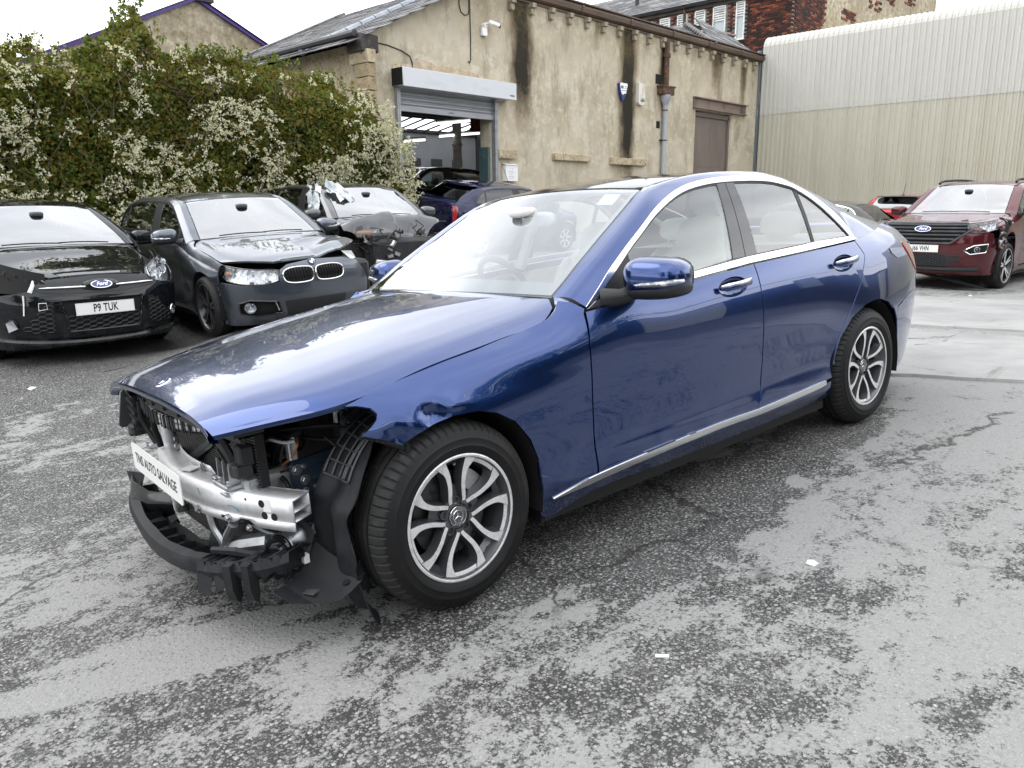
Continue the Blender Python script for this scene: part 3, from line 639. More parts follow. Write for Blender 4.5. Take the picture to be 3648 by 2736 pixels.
        for k5 in range(ns):
            ph = 2*math.pi*k5/ns+.35
            for s in ((-1, 1) if style != 'plain' else (0,)):
                da = .17 if style == 'split5' else .13
                pts = [(.04, s*.25), (.10, s*.15), (rr-.05, s*da), (rr-.002, s*da*1.08)]; w = .013 if style != 'plain' else .022
                L1 = []; L2 = []
                for r, a in pts:
                    p = Vector((r*math.cos(ph+a), yo+.02*(1-r/rr), r*math.sin(ph+a))); nn = Vector((-math.sin(ph+a), 0, math.cos(ph+a))); L1.append(p+nn*w); L2.append(p-nn*w)
                bk = lambda Q: [Vector((p.x*.99, p.y+.03, p.z*.99)) for p in Q]
                b.grid([L1, L2], 0); b.grid([bk(L1), L1], 1); b.grid([L2, bk(L2)], 1)
        b.lathe([(.055, -.02), (.055, .0), (.03, .006), (0, .006)], (0, yo+.018, 0), ax, 24, mi=1)
    rm = dict(hero=['machined', 'rim_grey', 'void_black'], split5=['rim_dark', 'rim_black', 'void_black'], ten=['machined', 'rim_black', 'void_black'], plain=['machined', 'rim_grey', 'void_black'])[style]
    ri = b.mesh('rim', rm, 35)
    b = MB(); b.lathe([(.06, .03), (.075, .03), (.15, .028), (.152, .012), (.07, .012)], (0, 0, 0), ax, 48, mi=0); b.lathe([(.06, .05), (.06, -.05)], (0, 0, 0), ax, 20, mi=1)
    b.lathe([(rr-.03, -.06), (0, -.06)], (0, 0, 0), ax, 32, mi=1)
    a0 = [R(20+4*i) for i in range(14)]
    b.grid([[(r*math.cos(t), y, r*math.sin(t)) for t in a0] for r, y in ((.10, -.045), (.165, -.045), (.172, .03))], 2)
    br = b.mesh('brake', ['brake_disc', 'void_black', 'cast_aluminium'], 40)
    _wheel_cache[key] = (ty, ri, br); return _wheel_cache[key]
def put_wheel(root, style, x, y, z, Rt, rr, wid, steer=0, spin=0):
    ty, ri, br = wheel_meshes(style, Rt, rr, wid)
    w = bpy.data.objects.new('wheel', br); link(w, root); w.location = (x, y, z)
    w.rotation_euler = (0, 0, steer + (math.pi if y > 0 else 0))
    for nm, me in (('tyre', ty), ('rim', ri)):
        o = bpy.data.objects.new(nm, me); link(o, w)
        if spin: o.rotation_euler = (0, spin, 0)
    return w
# ---------------- ground: one sheet, shaped through measured heights ----------------
HM = Matrix(((.99274, .113528, -.039737, 0), (-.111174, .992157, .05714, 0), (.045912, -.052307, .997575, 0), (0, 0, 0, 1)))   # the blue saloon's own slope
_c = []
for x in (-2.4, -.6, 1.2, 3.0, 4.6):
    for y in (-3.4, -1.3, 1.0, 2.0): p = HM @ Vector((x, y, 0)); _c.append(tuple(p))
_c += [(.0,5.3,-.01),(1.8,5.3,.0),(.9,6.1,.012),(.0,8.8,.05),(1.8,8.8,.09),(2.0,5.0,.15),(3.5,5.0,.16),(2.7,7.7,.20),(4.9,6.9,.25),(6.4,6.9,.27),(6.3,9.6,.38),(7.5,8.6,.33),(11.5,8.6,.42),(9,10.9,.70),(13,10.9,.72),(19,10.9,.62),(25,10.5,.5),
       (11.5,.2,.06),(11.5,2.1,.06),(16,.2,.08),(16,2.1,.08),(16.5,4,.06),(24,0,.25),(24,6,.3),(-6,8,-.15),(-6,2,-.1),(-6,-5,.0),(3,-8,.25),(10,-6,.3),(20,-8,.3),(-12,12,-.2),(30,20,.6),(-20,-20,0),(30,-20,.4),(-15,25,0)]
_c = np.array(_c, float)
def _tk(r2): return np.where(r2 > 1e-12, .5*r2*np.log(np.maximum(r2, 1e-12)), 0)
_K = _tk(((_c[:, None, :2]-_c[None, :, :2])**2).sum(-1)) + 1e-3*np.eye(len(_c)); _P = np.c_[np.ones(len(_c)), _c[:, :2]]
_S = np.linalg.solve(np.block([[_K, _P], [_P.T, np.zeros((3, 3))]]), np.r_[_c[:, 2], 0, 0, 0])
def gh(x, y):
    x = np.atleast_1d(np.asarray(x, float)); y = np.atleast_1d(np.asarray(y, float)); cx = np.clip(x, -18, 30); cy = np.clip(y, -18, 24)
    return _tk((cx[:, None]-_c[:, 0])**2+(cy[:, None]-_c[:, 1])**2) @ _S[:-3] + _S[-3] + _S[-2]*cx + _S[-1]*cy
def g1(x, y): return float(gh(x, y)[0])
def nodes(name):
    m = bpy.data.materials.new(name); m.use_nodes = True; MATS[name] = m; return m, m.node_tree, m.node_tree.nodes['Principled BSDF']
class NT:
    def __init__(s, t): s.t = t
    def n(s, ty, **k):
        q = s.t.nodes.new(ty)
        for a, b in k.items(): setattr(q, a, b)
        return q
    def link(s, a, b): s.t.links.new(a, b)
    def put(s, sock, v):
        if isinstance(v, (int, float)): sock.default_value = v
        elif isinstance(v, tuple): sock.default_value = v if len(v) == 4 or sock.type == 'VECTOR' else (*v, 1)
        else: s.t.links.new(v, sock)
    def math(s, op, a, b=0.0, c=None, clamp=False):
        q = s.n('ShaderNodeMath', operation=op, use_clamp=clamp); s.put(q.inputs[0], a); s.put(q.inputs[1], b)
        if c is not None: s.put(q.inputs[2], c)
        return q.outputs[0]
    def noise(s, vec, sc, det=5, ro=.6, col=False, dist=0):
        q = s.n('ShaderNodeTexNoise'); q.inputs['Scale'].default_value = sc; q.inputs['Detail'].default_value = det; q.inputs['Roughness'].default_value = ro; q.inputs['Distortion'].default_value = dist
        s.link(vec, q.inputs['Vector']); return q.outputs['Color' if col else 'Fac']
    def vor(s, vec, sc, out='Distance', feat='F1', rnd=1):
        q = s.n('ShaderNodeTexVoronoi', feature=feat); q.inputs['Scale'].default_value = sc; q.inputs['Randomness'].default_value = rnd; s.link(vec, q.inputs['Vector']); return q.outputs[out]
    def mapr(s, v, a, b, c=0.0, d=1.0, smooth=False):
        q = s.n('ShaderNodeMapRange'); q.interpolation_type = 'SMOOTHSTEP' if smooth else 'LINEAR'; s.put(q.inputs['Value'], v)
        for k, x in zip(('From Min', 'From Max', 'To Min', 'To Max'), (a, b, c, d)): s.put(q.inputs[k], x)
        return q.outputs['Result']
    def mix(s, f, a, b, mode='MIX'):
        q = s.n('ShaderNodeMix', data_type='RGBA', blend_type=mode); s.put(q.inputs['Factor'], f); s.put(q.inputs[6], a); s.put(q.inputs[7], b); return q.outputs[2]
    def maps(s, vec, sc, rot=(0, 0, 0)):
        q = s.n('ShaderNodeMapping'); q.inputs['Scale'].default_value = sc; q.inputs['Rotation'].default_value = rot; s.link(vec, q.inputs['Vector']); return q.outputs[0]
    def xyz(s, vec): q = s.n('ShaderNodeSeparateXYZ'); s.link(vec, q.inputs[0]); return q.outputs
    def ramp(s, v, pts):
        q = s.n('ShaderNodeValToRGB'); e = q.color_ramp.elements
        while len(e) < len(pts): e.new(.5)
        for el, (p, c) in zip(e, pts): el.position = p; el.color = (*c, 1) if len(c) == 3 else c
        s.link(v, q.inputs['Fac']); return q.outputs['Color']
    def bump(s, h, st, dist, bsdf, prev=None):
        q = s.n('ShaderNodeBump'); q.inputs['Strength'].default_value = st; q.inputs['Distance'].default_value = dist; s.link(h, q.inputs['Height'])
        if prev is not None: s.link(prev, q.inputs['Normal'])
        s.link(q.outputs[0], bsdf.inputs['Normal']); return q.outputs[0]
    def geo(s): return s.n('ShaderNodeNewGeometry').outputs['Position']
    def obj(s): return s.n('ShaderNodeTexCoord').outputs['Object']
# asphalt: stones in dark binder, worn and dusted pale in patches
m, t, b = nodes('asphalt'); N = NT(t); P = N.geo()
v1 = N.maps(P, (1, 1, .2)); wob = N.n('ShaderNodeVectorMath', operation='ADD'); cn = N.noise(v1, 30, 3, .6, True); sc_ = N.n('ShaderNodeVectorMath', operation='SCALE'); N.link(cn, sc_.inputs[0]); sc_.inputs['Scale'].default_value = .012
N.link(v1, wob.inputs[0]); N.link(sc_.outputs[0], wob.inputs[1]); V = wob.outputs[0]
d1 = N.vor(V, 62); c1 = N.vor(V, 62, 'Color'); d2 = N.vor(V, 150); c2 = N.vor(V, 150, 'Color')
r1 = N.xyz(c1)[0]; r2 = N.xyz(c2)[1]
stone = N.mapr(N.math('ADD', d1, N.math('MULTIPLY', N.noise(P, 240, 2), .12)), .50, .36)          # 1 on a stone
keep = N.mapr(r1, .16, .20); stone = N.math('MULTIPLY', stone, keep)
fine = N.math('MULTIPLY', N.mapr(d2, .55, .38), N.mapr(r2, .35, .42))
shade = N.ramp(r1, [(.22, (.10, .10, .098)), (.45, (.19, .19, .185)), (.75, (.25, .248, .24)), (1, (.37, .365, .355))])
shade2 = N.ramp(r2, [(.45, (.06, .06, .06)), (.75, (.17, .168, .16)), (1, (.33, .325, .315))])
binder = N.mix(N.noise(P, 9, 5), (.020, .020, .0195), (.048, .047, .044))
col = N.mix(fine, binder, shade2); col = N.mix(stone, col, shade)
# dust: pale film, broken edges, lies thickest between the stones
a1 = N.noise(N.maps(P, (.62, 1.05, .3), (0, 0, R(24))), 1.05, 9, .66, dist=.35); a2 = N.noise(N.maps(P, (.8, 1.25, .4), (0, 0, R(24))), 5.2, 8, .72); a3 = N.noise(P, 70, 4, .7)
xy = N.xyz(P)
spread = N.mapr(N.math('ADD', N.math('MULTIPLY', xy[0], .62), N.math('MULTIPLY', xy[1], -.40)), -1.3, 2.2, -.020, .034)   # paler to the right where cars turn
a4 = N.noise(P, 24, 6, .75); dm = N.math('ADD', N.math('ADD', N.math('MULTIPLY', a1, .34), N.math('MULTIPLY', a2, .34)), N.math('ADD', N.math('MULTIPLY', a3, .20), N.math('MULTIPLY', a4, .24))); dm = N.math('SUBTRACT', dm, N.math('MULTIPLY', stone, .012)); dm = N.math('ADD', N.math('ADD', dm, spread), N.mapr(xy[1], -4.6, -3.6, -.22, 0))
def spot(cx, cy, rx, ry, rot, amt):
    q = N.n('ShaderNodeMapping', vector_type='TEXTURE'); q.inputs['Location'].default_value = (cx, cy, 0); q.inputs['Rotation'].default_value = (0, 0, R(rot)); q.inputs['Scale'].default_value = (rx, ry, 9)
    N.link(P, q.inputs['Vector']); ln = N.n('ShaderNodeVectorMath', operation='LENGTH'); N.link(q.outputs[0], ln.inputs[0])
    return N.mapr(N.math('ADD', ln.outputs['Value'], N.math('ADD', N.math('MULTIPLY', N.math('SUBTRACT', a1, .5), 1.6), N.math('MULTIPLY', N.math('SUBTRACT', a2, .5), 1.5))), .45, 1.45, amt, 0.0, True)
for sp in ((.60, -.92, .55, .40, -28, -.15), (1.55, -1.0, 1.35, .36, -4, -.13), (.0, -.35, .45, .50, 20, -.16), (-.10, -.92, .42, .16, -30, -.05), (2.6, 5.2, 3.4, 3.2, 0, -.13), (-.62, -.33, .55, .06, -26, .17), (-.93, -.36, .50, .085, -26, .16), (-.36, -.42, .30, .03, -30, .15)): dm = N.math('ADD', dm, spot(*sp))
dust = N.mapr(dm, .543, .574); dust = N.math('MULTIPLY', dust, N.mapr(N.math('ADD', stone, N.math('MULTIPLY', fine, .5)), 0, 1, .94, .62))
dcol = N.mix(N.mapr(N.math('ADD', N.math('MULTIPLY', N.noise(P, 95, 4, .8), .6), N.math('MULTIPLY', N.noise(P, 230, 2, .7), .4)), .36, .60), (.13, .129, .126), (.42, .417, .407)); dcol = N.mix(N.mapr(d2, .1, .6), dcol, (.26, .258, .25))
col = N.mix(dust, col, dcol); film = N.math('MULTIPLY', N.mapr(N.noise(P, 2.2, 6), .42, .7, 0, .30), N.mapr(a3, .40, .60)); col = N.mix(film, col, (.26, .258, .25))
q_ = N.n('ShaderNodeVectorMath', operation='ADD'); q2 = N.n('ShaderNodeVectorMath', operation='SCALE'); N.link(N.noise(P, 2.6, 6, .7, True), q2.inputs[0]); q2.inputs['Scale'].default_value = .5; N.link(P, q_.inputs[0]); N.link(q2.outputs[0], q_.inputs[1])
crk = N.vor(N.maps(q_.outputs[0], (1, 1, .05)), .42, 'Distance', 'DISTANCE_TO_EDGE'); crk = N.math('MULTIPLY', N.mapr(crk, .002, .007, 1, 0), N.mapr(N.noise(P, .55, 3), .53, .58)); col = N.mix(N.math('MULTIPLY', crk, .8), col, (.020, .019, .018))
oil = N.mapr(N.math('ADD', N.noise(P, 1.7, 5, .6), N.math('MULTIPLY', a3, .06)), .70, .78, 0, .65); col = N.mix(oil, col, (.030, .029, .028))
N.link(col, b.inputs['Base Color']); N.put(b.inputs['Roughness'], N.mapr(dust, 0, 1, .62, .86)); b.inputs['Specular IOR Level'].default_value = .35
hh = N.math('ADD', N.math('MULTIPLY', N.mapr(d1, .1, .55, 1, 0), N.math('MULTIPLY', keep, .8)), N.math('MULTIPLY', N.mapr(d2, .1, .5, 1, 0), .35)); hh = N.math('MULTIPLY', hh, N.mapr(dust, 0, 1, 1, .45))
N.bump(hh, .75, .006, b)
# concrete
m, t, b = nodes('concrete'); N = NT(t); P = N.geo()
c = N.mix(N.mapr(N.noise(P, 1.3, 8, .65), .35, .65), (.22, .22, .214), (.33, .33, .32)); c = N.mix(N.mapr(N.noise(N.maps(P, (.5, 2.6, 1)), 1.6, 7, .7), .60, .72), c, (.16, .158, .15)); c = N.mix(N.mapr(N.noise(P, 60, 4, .7), .5, .8, 0, .4), c, (.30, .30, .29))
cr = N.vor(N.maps(P, (1.0, 1.0, .1)), .9, 'Distance', 'DISTANCE_TO_EDGE'); w1 = N.math('ADD', cr, N.math('MULTIPLY', N.math('SUBTRACT', N.noise(P, 6, 6, .7), .5), .10)); c = N.mix(N.math('MULTIPLY', N.mapr(N.math('ABSOLUTE', w1), 0, .008, 1, 0), N.mapr(N.noise(P, .6, 3), .5, .6)), c, (.07, .07, .068))
N.link(c, b.inputs['Base Color']); b.inputs['Roughness'].default_value = .8; N.bump(N.noise(P, 90, 5, .7), .3, .003, b)
# rendered wall: warm sand render, algae bloom, black runs under the gutter joints
m, t, b = nodes('render_wall'); N = NT(t); P = N.geo(); X = N.xyz(P)
n1 = N.noise(P, .9, 7, .62); n2 = N.noise(P, 4.5, 7, .68); n3 = N.noise(N.maps(P, (1.5, 1.5, .50)), 1.5, 7, .70); n4 = N.noise(P, 45, 4, .7)
c = N.mix(N.mapr(n1, .35, .65), (.40, .345, .245), (.56, .50, .385)); c = N.mix(N.mapr(n2, .50, .60, 0, .75), c, (.59, .545, .445)); c = N.mix(N.mapr(n3, .52, .68, 0, .70), c, (.23, .195, .13))
c = N.mix(N.mapr(n4, .55, .75, 0, .35), c, (.30, .25, .16)); c = N.mix(N.mapr(N.math('ADD', X[2], N.math('MULTIPLY', n2, 2.2)), 2.6, 4.2, .55, 0), c, (.52, .465, .365))
run = None
wv = N.math('MULTIPLY', N.math('SUBTRACT', N.noise(N.maps(P, (1, 1, .35)), 2.6, 6, .7), .5), .55)
fr = N.math('MULTIPLY', N.math('SUBTRACT', N.noise(P, 3.5, 6, .75), .5), 1.5)
for x0, w_, zb, k in ((13.02, .31, 3.15, 1), (15.95, .16, 5.15, .7), (17.42, .33, 1.8, 1), (19.20, .20, 3.9, .85), (22.35, .28, 4.75, .95), (24.15, .20, 4.3, .75), (9.7, .7, 4.25, .0), (20.9, .15, 5.4, .4), (14.6, .15, 5.6, .35)):
    ax_ = N.math('ABSOLUTE', N.math('ADD', N.math('SUBTRACT', X[0], x0), wv)); g = N.mapr(ax_, w_*1.75, w_*.22, 0, k, True); zf = N.mapr(N.math('ADD', X[2], fr), zb-.1, zb+1.3); g = N.math('MULTIPLY', g, zf)
    run = g if run is None else N.math('MAXIMUM', run, g)
halo = N.mapr(run, .02, .40); c = N.mix(N.math('MULTIPLY', halo, .62), c, (.175, .125, .062)); c = N.mix(N.mapr(run, .34, .86), c, (.030, .026, .019))
c = N.mix(N.math('MULTIPLY', N.mapr(N.math('ADD', X[2], N.math('MULTIPLY', n2, .8)), 5.2, 6.9, 0, .8), N.mapr(n2, .38, .62)), c, (.15, .11, .05))
ck = N.vor(N.n('ShaderNodeVectorMath', operation='ADD').outputs[0] if False else P, 3.2, 'Distance', 'DISTANCE_TO_EDGE'); ckm = N.math('MULTIPLY', N.mapr(N.math('ADD', ck, N.math('MULTIPLY', n4, .02)), .010, .018, 1, 0), N.mapr(N.noise(P, .8, 3), .56, .62)); c = N.mix(N.math('MULTIPLY', ckm, .85), c, (.16, .13, .09))
N.link(c, b.inputs['Base Color']); b.inputs['Roughness'].default_value = .92; b.inputs['Specular IOR Level'].default_value = .2
bb = N.bump(N.math('ADD', N.math('MULTIPLY', n2, .6), N.math('MULTIPLY', n4, .5)), .55, .03, b)
def stone(name, c1, c2, c3, sc=3, rough=.9): return mat(name, c1, rough, var=[(c2, sc, .4, .65, 6), (c3, sc*5, .52, .72, 6)], bump=(sc*14, .5, .012), spec=.25, coords='Object')
stone('sill_stone', (.50, .43, .30), (.36, .29, .18), (.06, .05, .035)); stone('quoin_stone', (.36, .295, .185), (.26, .20, .11), (.08, .06, .04), 6); stone('dark_stone', (.075, .07, .065), (.04, .038, .036), (.14, .13, .12))
stone('corbel_stone', (.33, .29, .21), (.16, .13, .09), (.45, .42, .34), 8)
for i, (a, b2) in enumerate((((.125, .036, .022), (.060, .022, .017)), ((.060, .024, .018), (.024, .016, .015)), ((.235, .080, .040), (.140, .045, .026)), ((.032, .020, .017), (.014, .012, .012)))): mat('brick_%d' % i, a, .85, var=[(b2, 9, .35, .7, 5)], bump=(70, .4, .006), spec=.25)
mat('mortar', (.30, .28, .25), .95, var=[((.12, .11, .10), 3, .4, .7, 5)]); mat('soot_stone', (.055, .048, .040), .9, var=[((.11, .09, .06), 2, .45, .7, 5)])
for i, c in enumerate(((.10, .10, .104), (.15, .148, .144), (.070, .070, .074), (.22, .215, .205))): mat('slate_%d' % i, c, .62, var=[((.25, .245, .21), 7, .60, .78, 6), ((.03, .03, .033), 4, .5, .8, 5)], bump=(40, .3, .006))
mat('lead', (.36, .38, .41), .42, .6, var=[((.22, .24, .27), 4, .4, .7, 5)]); mat('gutter_brown', (.085, .050, .028), .55, var=[((.035, .024, .017), (1.2, 8, 8), .45, .7, 5)]); mat('gutter_black', (.018, .018, .019), .5)
mat('lintel_steel', (.22, .165, .135), .7, var=[((.05, .042, .038), (2, 2, .8), .50, .72, 6)]); mat('door_brown', (.185, .150, .130), .65, var=[((.145, .115, .098), (2.5, 2.5, .7), .4, .7, 5)]); mat('door_frame', (.150, .125, .110), .6)
mat('pvc_grey', (.36, .375, .40), .45, var=[((.25, .26, .28), (3, 3, .6), .5, .75, 4)]); mat('rusty_iron', (.075, .045, .028), .8, var=[((.23, .095, .035), 9, .5, .7, 6), ((.02, .016, .013), 6, .5, .75, 5)], bump=(30, .5, .01))
mat('shutter_white', (.56, .575, .60), .38, var=[((.47, .48, .51), (1.5, 4, 4), .5, .8, 5)]); mat('shutter_grey', (.33, .345, .36), .42, .3, var=[((.22, .23, .24), (1, 3, 9), .45, .75, 5)])
mat('clad_cream', (.465, .455, .375), .55, var=[((.415, .395, .31), (.6, 1.8, .35), .40, .7, 6), ((.47, .44, .34), (.5, 9, .25), .58, .8, 4)]); mat('clad_pale', (.505, .50, .455), .5, var=[((.45, .445, .40), (.6, 1.8, .35), .40, .7, 6), ((.50, .49, .43), (.5, 9, .25), .62, .8, 4)])
mat('flashing_grey', (.115, .125, .14), .5, var=[((.35, .36, .37), (9, 9, 1.2), .62, .7, 6)]); mat('purple_paint', (.075, .04, .24), .5)
mat('white_paint', (.70, .70, .68), .6, var=[((.35, .34, .32), (2, 2, 6), .5, .75, 6)]); mat('white_plastic', (.80, .80, .79), .4); mat('aged_plastic', (.66, .64, .56), .5, var=[((.30, .22, .12), (5, 5, 1.5), .55, .75, 5)]); mat('blue_plastic', (.012, .03, .16), .4)
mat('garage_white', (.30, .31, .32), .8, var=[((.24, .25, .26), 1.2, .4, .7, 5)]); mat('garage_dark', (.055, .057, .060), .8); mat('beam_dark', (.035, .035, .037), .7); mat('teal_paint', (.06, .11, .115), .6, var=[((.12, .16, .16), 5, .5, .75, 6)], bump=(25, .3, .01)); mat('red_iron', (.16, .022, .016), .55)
mat('window_pale', (.36, .42, .42), .15, spec=.8); mat('bark', (.075, .055, .035), .9, bump=(20, .6, .02))
# the sheet itself
def gx(c, near, far, nn, nf):
    a = np.linspace(c[0], c[1], nn); k = np.linspace(0, 1, nf+1)[1:]**2; return np.r_[(c[0]-near*0-(far)*k)[::-1], a, c[1]+far*k]
xs = gx((-5, 26), 0, 110, 94, 12); ys = gx((-8, 14), 0, 110, 68, 12)
XX, YY = np.meshgrid(xs, ys, indexing='ij'); ZZ = gh(XX.ravel(), YY.ravel()).reshape(XX.shape)
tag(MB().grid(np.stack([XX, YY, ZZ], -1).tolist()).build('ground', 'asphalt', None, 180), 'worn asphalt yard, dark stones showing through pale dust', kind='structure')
def slab(name, loop, th, label):
    fn = lambda a, b: np.stack([a, b, gh(a, b)+th], 1)
    rg = np.random.default_rng(5); lp = resample(loop, .18); lp = lp + rg.normal(0, .018, lp.shape)
    tag(patch(name, lp.tolist(), fn, 'concrete', None, res=.5, bres=.2, flange=.06, ref=(0, 0, -50)), label, kind='structure')
slab('concrete_apron', [(3.86,-.4),(3.92,-.93),(4.01,-1.72),(4.12,-3.2),(5.4,-3.2),(5.85,-1.40),(6.20,-.36),(6.35,.4),(6.2,2.2),(5.2,3.4),(3.9,2.6)], .022, 'pale cracked concrete apron beyond the blue saloon')
slab('concrete_yard', [(6.0,-3.2),(6.38,-1.26),(6.52,-.27),(6.60,.4),(6.5,2.4),(7.0,4.2),(9.0,5.0),(10.4,4.0),(10.35,.95),(10.25,-.51),(10.6,-3.2)], .020, 'pale concrete yard in front of the maroon car')
# ---------------- rendered workshop ----------------
YW = 11.0
ws_ = empty('workshop_building', (0, 0, 0), label='sand-rendered workshop with black water stains and a half-open roller shutter', cat='building')
wall_fn = lambda a, b: np.stack([a, np.full_like(a, YW), b], 1)
patch('front_wall', [(8.335,.2),(25.40,.2),(25.40,6.30),(12.6,6.30),(12.6,6.86),(8.335,4.78)], wall_fn, 'render_wall', ws_, holes=[[(9.15,.21),(11.99,.21),(11.99,4.0),(9.15,4.0)], [(21.12,.21),(23.50,.21),(23.50,4.36),(21.12,4.36)]], res=.8, flange=.42, ref=(15, 60, 3))
# ragged pale patch of missing render over the shutter
rg = np.random.default_rng(3)
pp = [(9.05,4.30),(9.20,4.34),(9.45,4.36),(9.62,4.34),(9.7,4.50),(9.95,4.48),(10.3,4.42),(10.8,4.43),(11.15,4.42),(11.5,4.37),(11.85,4.30),(12.15,4.22),(12.45,4.19),(12.45,4.0),(9.05,4.05)]
patch('exposed_undercoat', pp, lambda a, b: np.stack([a, np.full_like(a, YW-.012)-.006*np.sin(a*9)*np.sin(b*13), b], 1), mat('undercoat', (.42, .33, .22), .95, var=[((.55, .46, .36), 5, .45, .6, 6), ((.22, .17, .11), 9, .55, .75, 6)], bump=(14, .8, .03)), ws_, res=.1, flange=.02, ref=(10, 60, 4))
def tiles(parent, name, spots, size, mats, base, kindname=None, maxn=300, jit=.3, bev=.006):
    """spots = [(Matrix, scale_u)] ordered nearest first: the first maxn become parts that share meshes, the rest one joined part"""
    mm = [MB().box((0, 0, 0), size, bev=bev).mesh(name, [k], 30) for k in mats]; rr = random.Random(len(spots)); rest = MB()
    wts = base
    for i, (M, s) in enumerate(spots):
        k = rr.choices(range(len(mats)), wts)[0]
        if i < maxn:
            o = bpy.data.objects.new(name, mm[k]); link(o, parent); o.matrix_local = M @ Matrix.Diagonal((s, 1, 1, 1))
        else:
            rest.add([M @ Vector((x*s*size[0]/2, y*size[1]/2, z*size[2]/2)) for x, y, z in ((-1,-1,-1),(1,-1,-1),(1,1,-1),(-1,1,-1),(-1,-1,1),(1,-1,1),(1,1,1),(-1,1,1))], [(0,3,2,1),(4,5,6,7),(0,1,5,4),(1,2,6,5),(2,3,7,6),(3,0,4,7)], k)
    if rest.v: tag(rest.build(name+'_field', list(mats), parent, 0), kind='stuff')
def slate_plane(parent, O, U, Vv, poly, su, sv, name='slate', maxn=120):
    """rows of slates on a roof plane: O origin, U along the rows, V up the slope (unit vectors), poly in (u, v)"""
    U = Vector(U).normalized(); Vv = Vector(Vv); Vv = (Vv-U*Vv.dot(U)).normalized(); Nn = U.cross(Vv)
    if Nn.z < 0: Nn = -Nn
    pl = np.array(poly, float); rr = random.Random(7); sp = []
    nv = int((pl[:, 1].max()-pl[:, 1].min())/sv)+1
    for j in range(nv):
        v = pl[:, 1].min()+(j+.5)*sv; u0 = pl[:, 0].min()+(.5*su if j % 2 else 0)
        us = np.arange(u0, pl[:, 0].max()+su, su); ok = in_poly(np.stack([us, np.full_like(us, v)], 1), pl)
        for u in us[ok]:
            p = Vector(O)+U*u+Vv*v+Nn*(.012+rr.uniform(0, .008)); tl = Vv*1.0+Nn*-.045; tl.normalize(); n2 = U.cross(tl); n2 = n2 if n2.z > 0 else -n2
            sp.append((frame(p, U, tl, U.cross(tl)), rr.uniform(.93, 1.0)))
    base = [Vector(O)+U*a+Vv*c for a, c in poly]; mb = MB(); mb.add(base, [tuple(range(len(base)))]); mb.build('roof_deck', 'gutter_black', parent, 0)
    cw_ = Vector((-1.77, -2.69, 1.39)); sp.sort(key=lambda q: (q[0].translation-cw_).length)
    tiles(parent, name, sp, (su*.985, sv*1.25, .012), ['slate_0', 'slate_1', 'slate_2', 'slate_3'], (5, 4, 3, 2), maxn=maxn, bev=0)
# left slope, seen along its length
sl = math.atan(.48); up_ = Vector((math.cos(sl), 0, math.sin(sl)))
slate_plane(ws_, (7.75, 10.82, 4.78-.48*.585), (0, 1, 0), up_, [(0,0),(7.2,0),(7.2,5.6),(0,5.6)], .42, .24, maxn=150)
b = MB()
for i in range(12):
    p = Vector((7.9, 12.75, 4.57+.03))+up_*(.1+i*.44); b.tube([p, p+up_*.42], [.085, .080], 8)
b.build('roof_flashing', 'lead', ws_)
b = MB()
for i in range(15): p = Vector((7.85, 18.0, 4.57+.02))+up_*(i*.38); b.box(p, (.36, .3, .07), Matrix.Rotation(-sl, 3, 'Y'), 0, .01)
b.build('verge_stone', 'slate_1', ws_)
b = MB(); b.box((8.28, 10.95, 4.58), (.44, .5, .33), None, 0, .02); b.build('kneeler_stone', 'dark_stone', ws_)
b = MB(); b.tube([(8.0, 10.8, 4.74), (8.0, 18, 4.74)], .07, 8); b.build('side_gutter', 'gutter_black', ws_)
MB().box((8.42, 14.6, 2.4), (.16, 7.0, 4.5)).build('side_wall', 'sill_stone', ws_, 0)
# quoins on the left corner
qs = []
for j in range(14):
    z = .95+j*.26; ln = .46 if j % 2 else .30
    qs.append((Matrix.Translation((8.25-.0, 11.0+ln/2-.30, z)), 1.0))
b_ = ['quoin_stone', 'sill_stone', 'quoin_stone']
for j, (M_, _) in enumerate(qs): MB().box((0, 0, 0), (.20, .62 if j % 2 else .42, .245), None, 0, .007).build('quoin', b_[j % 3], ws_, M=M_)
# eaves: gutter on corbels
b = MB(); prof = [(0, .10), (-.10, .10), (-.13, .04), (-.11, -.06), (-.05, -.10), (0, -.10)]
b.grid([[(x, YW-.03+p[0], 6.32+p[1]) for p in prof] for x in (12.0, 25.45)]); b.box((18.7, YW-.04, 6.455), (13.5, .26, .03)); b.box((18.7, YW-.015, 6.19), (13.4, .05, .05))
for x in (13.1, 15.2, 17.35, 19.5, 21.6, 23.7): b.grid([[(x+k, YW-.035+p[0]*1.09, 6.32+p[1]*1.09) for p in prof] for k in (-.05, .05)])
b.build('gutter', 'gutter_brown', ws_, 30)
cm = MB(); cm.box((0, -.075, .05), (.15, .17, .11), None, 0, .012); cm.box((0, -.05, -.08), (.13, .11, .15), None, 0, .015); cme = cm.mesh('corbel', ['corbel_stone'], 30)
for i in range(18): o = bpy.data.objects.new('corbel', cme); link(o, ws_); o.location = (12.62+.715*i, YW, 6.06)
